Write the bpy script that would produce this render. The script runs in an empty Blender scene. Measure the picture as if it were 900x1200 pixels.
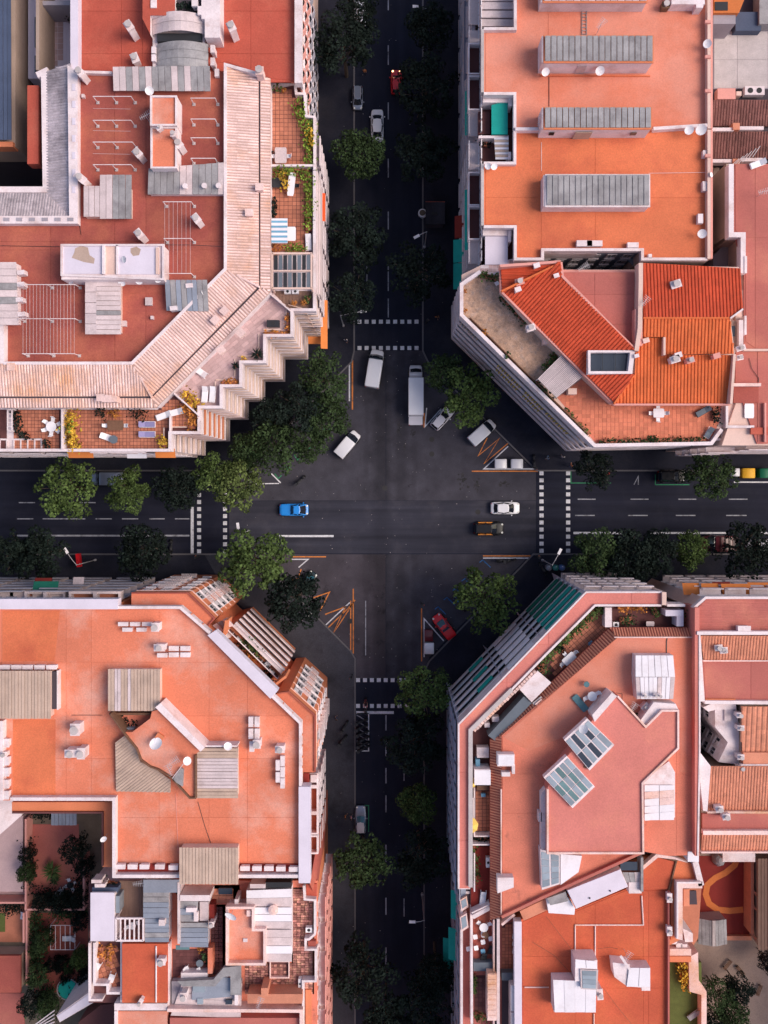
import bpy, math, random
from mathutils import Vector, Matrix, geometry, noise
R = math.radians
random.seed(7)
SC = bpy.context.scene
C = SC.collection
# ---------------- camera, sky, sun, exposure ----------------
H = 130.0            # camera height in metres
F = 1040.0           # focal length in photo pixels
NX, NY = 457.0, 565.0
cam_d = bpy.data.cameras.new('camera'); cam = bpy.data.objects.new('camera', cam_d); C.objects.link(cam)
cam.location = (0, 0, H); cam_d.sensor_width = 36; cam_d.lens = F/1200*36
cam_d.shift_x = -7/1200; cam_d.shift_y = -35/1200
cam_d.clip_start = 1; cam_d.clip_end = 5000
SC.camera = cam
world = bpy.data.worlds.new('World'); SC.world = world; world.use_nodes = True
SUN_EL, SUN_AZ = R(46), R(-4)     # azimuth: angle from +x (photo right), counter-clockwise
wn = world.node_tree.nodes; wl = world.node_tree.links
sky = wn.new('ShaderNodeTexSky'); sky.sky_type = 'NISHITA'; sky.sun_disc = False
sky.sun_elevation = SUN_EL; sky.sun_rotation = R(90) - SUN_AZ
sky.air_density = 1.0; sky.dust_density = 3.0; sky.ozone_density = 1.0
wl.new(sky.outputs[0], wn['Background'].inputs[0]); wn['Background'].inputs[1].default_value = 0.105
sun_d = bpy.data.lights.new('sun', 'SUN'); sun_d.energy = 1.6; sun_d.angle = R(38); sun_d.color = (1, .88, .76)
sun = bpy.data.objects.new('sun', sun_d); C.objects.link(sun)
sv = Vector((math.cos(SUN_AZ)*math.cos(SUN_EL), math.sin(SUN_AZ)*math.cos(SUN_EL), math.sin(SUN_EL)))
sun.rotation_euler = sv.to_track_quat('Z', 'Y').to_euler()
SC.view_settings.view_transform = 'Standard'; SC.view_settings.look = 'None'
SC.view_settings.gamma = 1; SC.view_settings.exposure = 0.72
SC.cycles.max_bounces = 6

# ---------------- materials ----------------
MATS = {}
def mk(name, col, rough=.85, var=.12, sc=.25, fine=.10, fsc=5.0, bump=.25, stain=None, metal=0.0, spec=.25, trans=0, emit=0, rnd=.08, streak=None, tracks=()):
    m = bpy.data.materials.new(name); m.use_nodes = True
    n = m.node_tree.nodes; l = m.node_tree.links; b = n['Principled BSDF']
    tc = n.new('ShaderNodeTexCoord')
    def nz(scale, det, rg=.6):
        t = n.new('ShaderNodeTexNoise'); t.inputs['Scale'].default_value = scale; t.inputs['Detail'].default_value = det
        t.inputs['Roughness'].default_value = rg; l.new(tc.outputs['Object'], t.inputs['Vector']); return t
    def mr(src, a, bb, c, d):
        t = n.new('ShaderNodeMapRange'); l.new(src, t.inputs[0])
        for i, v in enumerate((a, bb, c, d)): t.inputs[i+1].default_value = v
        return t.outputs[0]
    def mul(x, y):
        t = n.new('ShaderNodeMath'); t.operation = 'MULTIPLY'; l.new(x, t.inputs[0]); l.new(y, t.inputs[1]); return t.outputs[0]
    a = nz(sc, 6); f = nz(fsc, 5, .7)
    v = mul(mr(a.outputs[0], .3, .7, 1-var, 1+var), mr(f.outputs[0], .3, .7, 1-fine, 1+fine))
    if streak:
        mp = n.new('ShaderNodeMapping'); mp.inputs['Scale'].default_value = (*streak[:2], 1); l.new(tc.outputs['Object'], mp.inputs[0])
        t = n.new('ShaderNodeTexNoise'); t.inputs['Scale'].default_value = 1; t.inputs['Detail'].default_value = 5; l.new(mp.outputs[0], t.inputs['Vector'])
        v = mul(v, mr(t.outputs[0], .3, .7, 1-streak[2], 1+streak[2]))
    for ax, c0, w0, fac in tracks:       # wear left by traffic, along one axis of the place
        sp = n.new('ShaderNodeSeparateXYZ'); l.new(tc.outputs['Object'], sp.inputs[0])
        s1 = n.new('ShaderNodeMath'); s1.operation = 'SUBTRACT'; l.new(sp.outputs[ax], s1.inputs[0]); s1.inputs[1].default_value = c0
        s2 = n.new('ShaderNodeMath'); s2.operation = 'ABSOLUTE'; l.new(s1.outputs[0], s2.inputs[0])
        s3 = n.new('ShaderNodeMath'); s3.operation = 'MULTIPLY_ADD'; l.new(a.outputs[0], s3.inputs[0]); s3.inputs[1].default_value = 1.5; l.new(s2.outputs[0], s3.inputs[2])
        v = mul(v, mr(s3.outputs[0], w0*.4+.75, w0*1.3+.75, fac, 1))
    oi = n.new('ShaderNodeObjectInfo'); v = mul(v, mr(oi.outputs['Random'], 0, 1, 1-rnd, 1+rnd))
    at = n.new('ShaderNodeAttribute'); at.attribute_name = 'tint'
    v = mul(v, mr(at.outputs['Fac'], -1, 1, .0, 2.0))      # missing attribute reads 0 -> 1.0
    colsock = None
    rgb = n.new('ShaderNodeRGB'); rgb.outputs[0].default_value = (*col, 1); colsock = rgb.outputs[0]
    if stain:
        scol, ssc, lo, hi = stain
        s = nz(ssc, 7, .65)
        mx = n.new('ShaderNodeMix'); mx.data_type = 'RGBA'
        l.new(mr(s.outputs[0], lo, hi, 0, 1), mx.inputs[0]); l.new(colsock, mx.inputs[6]); mx.inputs[7].default_value = (*scol, 1)
        colsock = mx.outputs[2]
    vm = n.new('ShaderNodeVectorMath'); vm.operation = 'SCALE'; l.new(colsock, vm.inputs[0]); l.new(v, vm.inputs['Scale'])
    l.new(vm.outputs[0], b.inputs['Base Color'])
    b.inputs['Roughness'].default_value = rough; b.inputs['Metallic'].default_value = metal
    b.inputs['Specular IOR Level'].default_value = spec
    if trans: b.inputs['Transmission Weight'].default_value = trans
    if bump:
        bp = n.new('ShaderNodeBump'); bp.inputs['Strength'].default_value = bump; bp.inputs['Distance'].default_value = .03
        l.new(f.outputs[0], bp.inputs['Height']); l.new(bp.outputs[0], b.inputs['Normal'])
    if emit:
        b.inputs['Emission Color'].default_value = (*col, 1); b.inputs['Emission Strength'].default_value = emit
    MATS[name] = m; return m
G = mk
G('asphalt', (.016,.018,.032), .75, .22, .12, .18, 9, .2, ((.026,.026,.040), .09, .45, .75), rnd=0, streak=(.9,.05,.15), spec=.08)  # near black: the shade of the streets is put into the colour
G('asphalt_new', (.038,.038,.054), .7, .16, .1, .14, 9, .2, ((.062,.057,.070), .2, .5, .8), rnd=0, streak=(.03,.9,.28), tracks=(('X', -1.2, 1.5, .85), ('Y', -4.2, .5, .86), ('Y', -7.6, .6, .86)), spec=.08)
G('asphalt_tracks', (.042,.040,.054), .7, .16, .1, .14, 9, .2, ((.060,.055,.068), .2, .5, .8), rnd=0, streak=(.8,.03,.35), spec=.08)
G('asphalt_street_shade', (.017,.018,.032), .7, .16, .1, .12, 9, .2, ((.026,.026,.040), .3, .5, .8), rnd=0, streak=(.03,.9,.22), spec=.08)  # side streets, darkened to carry their shade in the colour
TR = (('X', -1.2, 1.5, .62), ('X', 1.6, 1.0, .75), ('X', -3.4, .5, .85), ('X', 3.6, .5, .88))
G('asphalt_worn_lit', (.054,.051,.066), .8, .25, .35, .2, 9, .2, ((.020,.018,.022), .5, .64, .74), rnd=0, tracks=TR, spec=.08)  # worn asphalt, base lightened for the brighter light of the open junction
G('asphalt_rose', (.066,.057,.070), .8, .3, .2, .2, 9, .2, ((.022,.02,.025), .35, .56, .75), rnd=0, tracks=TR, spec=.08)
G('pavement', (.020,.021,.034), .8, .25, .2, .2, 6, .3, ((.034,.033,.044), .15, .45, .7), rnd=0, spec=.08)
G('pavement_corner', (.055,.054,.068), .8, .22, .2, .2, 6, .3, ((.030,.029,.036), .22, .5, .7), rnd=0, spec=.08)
G('kerb', (.13,.12,.13), .8, .15, .4)
G('paint_white', (.62,.61,.66), .7, .12, 1, .25, 7, .1, ((.2,.19,.21), 1.2, .55, .75), rnd=.05)
G('paint_thin', (.30,.30,.35), .7, .2, 1, .25, 7, .1, ((.05,.05,.06), 1.2, .5, .7))
G('paint_orange', (.62,.20,.045), .7, .15, 1, .25, 7, .1, ((.16,.07,.04), 1.2, .5, .75))
G('paint_green', (.03,.22,.10), .7, .15, 1, .2, 7, .1)
G('paint_blue', (.03,.14,.36), .7, .15, 1, .2, 7, .1)
G('stain', (.018,.016,.019), .6, .3, 1, .2, 5, .1)
G('iron', (.03,.028,.03), .6)
G('earth', (.16,.12,.09), .95, .2, .5)
# roofs
OR = ((.60,.20,.13), .30, .48, .75)
G('roof_brown', (.32,.078,.062), .85, .20, .12, .18, 6, .2, ((.44,.13,.08), .16, .45, .7), rnd=.05)
G('roof_red', (.43,.085,.056), .85, .16, .12, .16, 6, .2, ((.50,.13,.085), .2, .5, .75), rnd=.04)
G('roof_salmon', (.65,.25,.18), .85, .10, .1, .11, 6, .15, ((.60,.16,.085), .07, .42, .66), rnd=.03)
G('roof_orange', (.62,.165,.075), .85, .15, .1, .15, 6, .15, ((.50,.115,.06), .16, .5, .7), rnd=.04)
G('roof_coral', (.64,.190,.110), .85, .16, .09, .14, 6, .2, ((.66,.31,.24), .13, .48, .66), rnd=.06)
G('roof_rose', (.57,.185,.155), .85, .14, .12, .13, 6, .2, ((.62,.22,.16), .15, .5, .75), rnd=.04)
G('roof_pinkbrown', (.42,.125,.105), .85, .12, .14, .12, 6, .2, ((.48,.17,.12), .15, .5, .75), rnd=.04)
G('roof_vivid', (.52,.100,.050), .85, .18, .1, .15, 6, .2, ((.60,.14,.06), .14, .45, .7), rnd=.04)
G('roof_grimy', (.62,.19,.125), .85, .20, .15, .14, 6, .2, ((.17,.07,.06), .5, .60, .80), rnd=.04)
G('tile_red', (.52,.075,.032), .8, .12, .4, .12, 6, .2, rnd=.05)
G('tile_orange', (.62,.14,.045), .8, .12, .4, .12, 6, .2, rnd=.05)
G('tile_dark', (.20,.085,.075), .85, .2, .4, .15, 6, .2)
G('tile_clay', (.56,.22,.14), .85, .14, .4, .12, 6, .2)
G('tile_pink', (.74,.52,.49), .85, .16, .25, .18, 6, .3, ((.64,.33,.20), .14, .50, .68), rnd=.03)
G('cloth_slate', (.10,.20,.23), .8)
G('rib_bed', (.46,.29,.25), .9, .2, .3)  # darker than the ribs, shade of the gaps put into the colour
G('tile_grey', (.50,.42,.45), .85, .25, .35, .2, 6, .3, ((.25,.21,.23), .4, .5, .7))
G('floor_terracotta', (.46,.17,.105), .8, .14, .5, .1, 6, .1, rnd=.03)
G('floor_orange', (.60,.19,.11), .8, .1, .5, .1, 6, .1, rnd=.03)
G('floor_rose', (.50,.34,.34), .8, .12, .5, .1, 6, .1, rnd=.03)
G('floor_cork', (.47,.30,.22), .85, .25, 1.2, .3, 9, .3, ((.36,.27,.24), 1.5, .5, .7))
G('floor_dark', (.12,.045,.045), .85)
G('floor_paved', (.36,.15,.13), .85, .35, 3.0, .3, 9, .3, ((.55,.28,.20), 2.5, .5, .6))
G('wood_deck', (.22,.13,.10), .75, .15, .6, .15, 12, .2)
# walls
G('white_wall', (.72,.61,.63), .8, .10, .4, .12, 6, .2, ((.54,.38,.36), .45, .50, .75), rnd=.05)
G('balc_warm', (.72,.54,.47), .8, .1, .4, .1, 6, .15, ((.6,.33,.22), .3, .5, .75), rnd=.05)
G('lilac_wall', (.64,.57,.66), .8, .06, .4, .05, 6, .1, rnd=.02)
G('cream_wall', (.66,.46,.40), .85, .1, .3, .08, 6, .2, rnd=.02)
G('pink_wall', (.66,.30,.26), .85, .1, .3, .08, 6, .2, rnd=.02)
G('grey_wall', (.34,.30,.34), .85, .12, .3, .1, 6, .2)
G('orange_wall', (.62,.20,.10), .85, .1, .3, .08, 6, .2, rnd=.02)
G('bluish_wall', (.30,.33,.42), .85, .1, .3, .08, 6, .2)
G('beige_wall', (.40,.29,.24), .85, .12, .3, .1, 6, .2)
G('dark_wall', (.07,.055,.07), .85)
G('balc_slab', (.62,.50,.50), .8, .08, .5)
G('balc_grey', (.36,.34,.40), .8, .1, .5)
G('railing_dark', (.07,.06,.075), .5)
G('railing_white', (.72,.64,.66), .6)
G('concrete', (.46,.40,.40), .85, .15, .5, .12, 6, .3)
# sheets, metal, glass
G('sheet_grey', (.31,.29,.30), .6, .18, .5, .16, 6, .15, ((.20,.18,.19), .6, .45, .7), rnd=.08)
G('sheet_pink', (.58,.47,.48), .65, .12, .5, .12, 6, .15, ((.42,.33,.33), .6, .5, .8), rnd=.07)
G('sheet_beige', (.50,.36,.29), .7, .12, .4, .12, 6, .15, ((.38,.27,.22), .5, .5, .8), rnd=.06)
G('sheet_blue', (.24,.26,.32), .55, .12, .5, .1, 6, .15, rnd=.08)
G('sheet_white', (.74,.69,.74), .6, .06, .4, .06, 6, .1, ((.6,.53,.55), .6, .55, .85), rnd=.03)
G('metal', (.55,.52,.55), .4, .05, 1, .05, 6, .05, metal=.3)
G('glass', (.035,.045,.065), .08, .05, 1, 0, 6, 0, spec=.6)
G('glass_blue', (.27,.31,.36), .15, .1, 1, 0, 6, 0, spec=.6, rnd=.2)
G('glass_green', (.12,.20,.21), .15, .1, 1, 0, 6, 0, spec=.6, rnd=.2)
G('slate', (.07,.09,.15), .6, .1, .3)
G('cloth_teal', (.010,.30,.255), .8, .08, 1, .06, 8, .1, rnd=.08)
G('cloth_green', (.012,.14,.095), .8, .1, 1, .06, 8, .1, rnd=.1)
G('cloth_orange', (.66,.20,.05), .8, .06, 1, .05, 8, .1, rnd=.04)
G('cloth_redorange', (.80,.09,.02), .8, .06, 1, .05, 8, .1)
G('cloth_white', (.76,.70,.74), .85, .05, 1, .04, 8, .1)
G('cloth_blue', (.15,.33,.48), .8, .06, 1, .05, 8, .1)
G('cloth_lav', (.25,.22,.40), .8, .06, 1, .05, 8, .1)
G('cloth_yellow', (.62,.42,.10), .8, .06, 1, .05, 8, .1)
G('cloth_grey', (.13,.15,.18), .8, .06, 1, .05, 8, .1)
G('white_plastic', (.80,.76,.79), .4, .03, 1, .02)
G('dark_plastic', (.03,.03,.035), .5)
G('black', (.006,.006,.008), .6)
G('wicker', (.16,.08,.05), .8, .2, 3)
G('pot', (.38,.13,.08), .85)
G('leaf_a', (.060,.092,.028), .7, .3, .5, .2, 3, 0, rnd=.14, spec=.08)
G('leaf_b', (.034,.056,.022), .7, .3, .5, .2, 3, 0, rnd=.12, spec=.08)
G('leaf_dark_shade', (.010,.016,.013), .7, .3, .5, .2, 3, 0, rnd=.12, spec=.08)  # near black, street shade put into the leaf colour; dark shrubs share it
G('leaf_lit', (.075,.100,.032), .7, .3, .5, .2, 3, 0, rnd=.12, spec=.08)  # brighter copy of the leaf colour, light of the open junction put in
G('leaf_yellow', (.50,.30,.04), .7, .3, 1, .2, 3, 0, rnd=.1, spec=.08)
G('leaf_rust', (.42,.16,.04), .7, .3, 1, .2, 3, 0, rnd=.1, spec=.08)
G('bark', (.12,.09,.07), .9, .25, 2)
# vehicles
G('car_white', (.74,.73,.78), .28, .02, 1, .01, 6, 0, spec=.5, rnd=.02)
G('car_pale', (.60,.58,.64), .32, .03, 1, .01, 6, 0, spec=.5, rnd=.03)
G('car_silver', (.26,.29,.38), .3, .02, 1, .01, 6, 0, metal=.4, spec=.5)
G('car_blue', (.02,.23,.68), .28, .02, 1, .01, 6, 0, spec=.5)
G('car_red', (.66,.012,.022), .28, .02, 1, .01, 6, 0, spec=.5)
G('car_black', (.010,.010,.014), .35, .02, 1, .01, 6, 0, spec=.25)
G('car_yellow', (.78,.26,.015), .3, .02, 1, .01, 6, 0, spec=.5)
G('car_dark', (.016,.028,.032), .25, .02, 1, .01, 6, 0, spec=.5)
G('car_maroon', (.12,.012,.02), .3, .02, 1, .01, 6, 0, spec=.5)
G('carglass', (.012,.016,.026), .06, 0, 1, 0, 6, 0, spec=.7)
G('carglass_teal', (.03,.12,.17), .08, 0, 1, 0, 6, 0, spec=.7)
G('carglass_pale', (.30,.32,.38), .10, 0, 1, 0, 6, 0, spec=.7)
G('tyre', (.012,.012,.012), .9, 0, 1, 0, 6, 0)
G('rim', (.4,.4,.42), .3, 0, 1, 0, 6, 0, metal=.8)
G('lamp_red', (.6,.01,.01), .3, 0, 1, 0, 6, 0)
G('lamp_clear', (.75,.75,.72), .15, 0, 1, 0, 6, 0)
G('lamp_lit', (1,.55,.25), .3, 0, 1, 0, 6, 0, emit=3.0)
G('bin_yellow', (.80,.42,.03), .5, .05, 1)
G('bin_green', (.01,.16,.085), .5, .05, 1)
G('bin_teal', (.05,.22,.20), .5, .05, 1)
G('bin_blue', (.10,.17,.38), .5, .05, 1)
G('bin_grey', (.25,.25,.29), .5, .05, 1)
G('skin', (.45,.25,.18), .6, .05, 1, .03)
G('hair', (.02,.014,.01), .7)
for nm, c in dict(red=(.5,.03,.02), blue=(.08,.22,.42), orange=(.55,.18,.05), white=(.7,.66,.68), dark=(.02,.02,.03), pink=(.6,.25,.28), jean=(.04,.06,.12)).items():
    G('cl_'+nm, c, .85, .08, 3)
G('leaf_shrub', (.14,.20,.03), .7, .3, 1, .2, 3, 0, rnd=.1, spec=.08)
G('court_red', (.24,.028,.022), .8, .08, .5, .08, 6, .1)
G('court_line', (.58,.17,.05), .8, .06, .5)
G('sand', (.34,.24,.20), .95, .15, .5, .2, 9, .3, ((.24,.16,.13), .5, .5, .75))
G('turf', (.10,.12,.035), .95, .2, 1, .3, 12, .3)
# ---------------- geometry helpers ----------------
def W(px, py, z=0.0):
    s = (H - z)/F
    return Vector(((px-NX)*s, -(py-NY)*s, z))
def wd(p): return W(*p)
ORG = {}
def org(o): return ORG.get(o.name, Vector((0,0,0))) if o else Vector((0,0,0))
class MB:
    def __init__(s): s.v = []; s.f = []; s.m = []; s.t = []; s.mi = 0; s.ti = 0.0
    def face(s, idx): s.f.append(idx); s.m.append(s.mi); s.t.append(s.ti)
    def add(s, verts, faces):
        b = len(s.v); s.v += [tuple(v) for v in verts]
        for f in faces: s.face([b+i for i in f])
    def prism(s, pts, z1, z0):            # pts: world 2D/3D, ccw or cw; z1 top (number or list)
        n = len(pts)
        if sum(pts[i][0]*pts[(i+1)%n][1]-pts[(i+1)%n][0]*pts[i][1] for i in range(n)) < 0:
            pts = pts[::-1]
            if isinstance(z1, (list, tuple)): z1 = z1[::-1]
            if isinstance(z0, (list, tuple)): z0 = z0[::-1]
        zt = z1 if isinstance(z1, (list, tuple)) else [z1]*n
        zb = z0 if isinstance(z0, (list, tuple)) else [z0]*n
        vs = [(p[0], p[1], a) for p, a in zip(pts, zt)] + [(p[0], p[1], a) for p, a in zip(pts, zb)]
        fs = [list(range(n)), list(range(2*n-1, n-1, -1))] + [[i, n+i, n+(i+1) % n, (i+1) % n] for i in range(n)]
        if n > 4:
            tri = geometry.tessellate_polygon([[Vector((p[0], p[1], 0)) for p in pts]])
            fs = [list(t) if _ccw(pts, t) else list(t)[::-1] for t in tri]
            fs += [[n+k for k in reversed(f)] for f in fs] + [[i, n+i, n+(i+1) % n, (i+1) % n] for i in range(n)]
        s.add(vs, fs)
    def box(s, c, dx, dy, dz, rz=0, bz=None):   # c = centre of base
        ca, sa = math.cos(rz), math.sin(rz); v = []
        for z in (0, dz):
            for x, y in ((-1,-1),(1,-1),(1,1),(-1,1)):
                a, b = x*dx/2, y*dy/2
                v.append((c[0]+a*ca-b*sa, c[1]+a*sa+b*ca, c[2]+z))
        s.add(v, [[3,2,1,0],[4,5,6,7],[0,1,5,4],[1,2,6,5],[2,3,7,6],[3,0,4,7]])
    def bar(s, a, b, w, h=None):           # square bar from a to b (3D)
        a = Vector(a); b = Vector(b); h = h or w; d = (b-a)
        if d.length < 1e-6: return
        d.normalize(); up = Vector((0,0,1)) if abs(d.z) < .9 else Vector((1,0,0))
        r = d.cross(up).normalized(); u = r.cross(d)
        v = []
        for p in (a, b):
            for i, j in ((-1,-1),(1,-1),(1,1),(-1,1)): v.append(p + r*(i*w/2) + u*(j*h/2))
        s.add(v, [[0,1,2,3],[7,6,5,4],[0,4,5,1],[1,5,6,2],[2,6,7,3],[3,7,4,0]])
    def cyl(s, c, r, h, n=12, r2=None, cap=True):
        r2 = r if r2 is None else r2
        v = [(c[0]+r*math.cos(2*math.pi*i/n), c[1]+r*math.sin(2*math.pi*i/n), c[2]) for i in range(n)]
        v += [(c[0]+r2*math.cos(2*math.pi*i/n), c[1]+r2*math.sin(2*math.pi*i/n), c[2]+h) for i in range(n)]
        f = [[i, (i+1) % n, n+(i+1) % n, n+i] for i in range(n)]
        if cap: f += [list(range(n, 2*n)), list(range(n-1, -1, -1))]
        s.add(v, f)
    def tube(s, pts, r, n=6):
        for a, b in zip(pts, pts[1:]):
            a = Vector(a); b = Vector(b); d = (b-a)
            if d.length < 1e-6: continue
            d.normalize(); up = Vector((0,0,1)) if abs(d.z) < .9 else Vector((1,0,0))
            x = d.cross(up).normalized(); y = x.cross(d); v = []
            for p in (a-d*r*.3, b+d*r*.3):
                for i in range(n):
                    t = 2*math.pi*i/n; v.append(p + x*(r*math.cos(t)) + y*(r*math.sin(t)))
            s.add(v, [[i, n+i, n+(i+1) % n, (i+1) % n] for i in range(n)] + [list(range(n)), list(range(2*n-1, n-1, -1))])
    def ball(s, c, rx, ry, rz, n=10, m=6, z0=-1.0):
        rows = []
        for j in range(m+1):
            ph = math.asin(max(-1, min(1, z0))) + (math.pi/2-math.asin(z0))*j/m
            rows.append([(c[0]+rx*math.cos(ph)*math.cos(2*math.pi*i/n), c[1]+ry*math.cos(ph)*math.sin(2*math.pi*i/n), c[2]+rz*math.sin(ph)) for i in range(n)])
        v = [p for r in rows for p in r]
        s.add(v, [[j*n+i, j*n+(i+1) % n, (j+1)*n+(i+1) % n, (j+1)*n+i] for j in range(m) for i in range(n)])
    def mesh(s, name, mats, o=Vector((0,0,0)), smooth=False):
        me = bpy.data.meshes.new(name)
        me.from_pydata([(v[0]-o[0], v[1]-o[1], v[2]-o[2]) for v in s.v], [], s.f)
        for m in (mats if isinstance(mats, (list, tuple)) else [mats]): me.materials.append(MATS[m])
        if any(s.m): me.polygons.foreach_set('material_index', s.m)
        if any(s.t):
            a = me.attributes.new('tint', 'FLOAT', 'FACE'); a.data.foreach_set('value', s.t)
        if smooth: me.polygons.foreach_set('use_smooth', [True]*len(me.polygons))
        me.update(); return me
    def build(s, name, mats, parent=None, smooth=False, kind=None, label=None, bevel=0):
        me = s.mesh(name, mats, org(parent), smooth)
        o = bpy.data.objects.new(name, me); C.objects.link(o)
        if parent: o.parent = parent; ORG[o.name] = org(parent)
        if kind: o['kind'] = kind
        if label: o['label'] = label
        if bevel:
            b = o.modifiers.new('bevel', 'BEVEL'); b.width = bevel; b.segments = 2; b.limit_method = 'ANGLE'
        return o
def _ccw(pts, t):
    a, b, c = (pts[i] for i in t)
    return (b[0]-a[0])*(c[1]-a[1])-(b[1]-a[1])*(c[0]-a[0]) > 0
def inst(name, me, parent, loc, rz=0, scale=None, rot=None):   # loc in world coordinates
    o = bpy.data.objects.new(name, me); C.objects.link(o)
    if parent: o.parent = parent
    o.location = Vector(loc) - org(parent)
    o.rotation_euler = rot if rot else (0, 0, rz)
    if scale: o.scale = scale if hasattr(scale, '__len__') else (scale,)*3
    return o
def tag(o, label, cat, group=None):
    o['label'] = label; o['category'] = cat
    if group: o['group'] = group
    return o
def thing(name, label, cat, loc, rz=0, group=None):
    o = bpy.data.objects.new(name, None); C.objects.link(o); o.empty_display_size = .3
    o.location = loc; o.rotation_euler = (0, 0, rz); tag(o, label, cat, group)
    ORG[o.name] = Vector(loc); return o
def dup(root, loc, rz, label, group=None, scale=None, swap=None):
    r = root.copy(); C.objects.link(r); r.location = loc; r.rotation_euler = (0, 0, rz); r['label'] = label
    if group: r['group'] = group
    if scale: r.scale = (scale,)*3
    for ch in list(root.children):
        c = ch.copy(); C.objects.link(c); c.parent = r
        for g in ch.children:
            d = g.copy(); C.objects.link(d); d.parent = c
    return r
def building(name, label, cat, px, py):
    p = W(px, py, 0); return thing(name, label, cat, p)
# ---- parts drawn from pixel outlines at a stated height ----
def slab(par, name, pts, z1, z0, mat, kind=None, holes=(), label=None, bevel=0):
    w = [W(x, y, z1) for x, y in pts]; mb = MB()
    if not holes: mb.prism(w, z1, z0)
    else:
        loops = [w] + [[W(x, y, z1) for x, y in h] for h in holes]
        flat = [p for lp in loops for p in lp]; n = len(flat)
        tri = geometry.tessellate_polygon([[Vector((p[0], p[1], 0)) for p in lp] for lp in loops])
        v = [(p[0], p[1], z1) for p in flat] + [(p[0], p[1], z0) for p in flat]
        fs = [list(t) if _ccw(flat, t) else list(t)[::-1] for t in tri]; fs += [[n+k for k in reversed(f)] for f in fs]
        b = 0
        for li, lp in enumerate(loops):
            k = len(lp); ar = sum(lp[i][0]*lp[(i+1) % k][1]-lp[(i+1) % k][0]*lp[i][1] for i in range(k))
            for i in range(k):
                q = [b+i, n+b+i, n+b+(i+1) % k, b+(i+1) % k]
                fs.append(q if (ar > 0) == (li == 0) else q[::-1])
            b += k
        mb.add(v, fs)
    return mb.build(name, mat, par, kind=kind, label=label, bevel=bevel)
def rect(x0, y0, x1, y1): return [(x0,y0),(x1,y0),(x1,y1),(x0,y1)]
def bx(par, name, x0, y0, x1, y1, z1, z0, mat, **k): return slab(par, name, rect(x0,y0,x1,y1), z1, z0, mat, **k)
def plate(par, name, pts, th, mat, kind=None, label=None):     # pts (px,py,z) top surface
    w = [W(*p) for p in pts]; mb = MB(); mb.prism(w, [p.z for p in w], [p.z-th for p in w]); return mb.build(name, mat, par, kind=kind, label=label)
def strip_outline(w, wid, closed):
    n = len(w); L = []; Rr = []
    for i in range(n):
        a = w[(i-1) % n] if (closed or i > 0) else None; c = w[(i+1) % n] if (closed or i < n-1) else None; p = w[i]
        d1 = (Vector((p.x-a.x, p.y-a.y))).normalized() if a is not None else None
        d2 = (Vector((c.x-p.x, c.y-p.y))).normalized() if c is not None else None
        if d1 is None: d1 = d2
        if d2 is None: d2 = d1
        n1 = Vector((-d1.y, d1.x)); n2 = Vector((-d2.y, d2.x)); m = n1+n2
        if m.length < 1e-4: m = n1
        m.normalize(); k = wid/2/max(.35, m.dot(n1))
        L.append((p.x+m.x*k, p.y+m.y*k)); Rr.append((p.x-m.x*k, p.y-m.y*k))
    return L, Rr
def para(par, pts, wid, z1, z0, mat, closed=False, name='parapet', label=None, mb=None):
    w = [W(x, y, z1) for x, y in pts]; own = mb is None; mb = mb or MB()
    L, Rr = strip_outline(w, wid, closed); n = len(w); v = []
    for z in (z0, z1):
        v += [(x, y, z) for x, y in L] + [(x, y, z) for x, y in Rr]
    f = []; A, B, D, E = 0, n, 2*n, 3*n
    for i in range(n if closed else n-1):
        j = (i+1) % n
        f += [[D+i, E+i, E+j, D+j], [B+i, A+i, A+j, B+j], [A+i, D+i, D+j, A+j], [E+i, B+i, B+j, E+j]]
    if not closed: f += [[A, B, E, D], [n-1+D, n-1+E, n-1+B, n-1+A]]
    mb.add(v, f)
    if own: return mb.build(name, mat, par, label=label)
def plane_of(w):
    c = sum(w, Vector())/len(w); nrm = Vector()
    for i in range(len(w)):
        a = w[i]-c; b = w[(i+1) % len(w)]-c; nrm += a.cross(b)
    nrm.normalize()
    return lambda x, y: c.z - (nrm.x*(x-c.x)+nrm.y*(y-c.y))/nrm.z
def segs(poly, p0, d):           # intersections of the line p0+t*d with a 2D polygon
    ts = []; n = len(poly); nx, ny = -d[1], d[0]
    for i in range(n):
        a, b = poly[i], poly[(i+1) % n]
        sa = (a[0]-p0[0])*nx+(a[1]-p0[1])*ny; sb = (b[0]-p0[0])*nx+(b[1]-p0[1])*ny
        if (sa > 0) != (sb > 0):
            k = sa/(sa-sb); x = a[0]+k*(b[0]-a[0]); y = a[1]+k*(b[1]-a[1])
            ts.append((x-p0[0])*d[0]+(y-p0[1])*d[1])
    ts.sort(); return list(zip(ts[::2], ts[1::2]))
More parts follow.
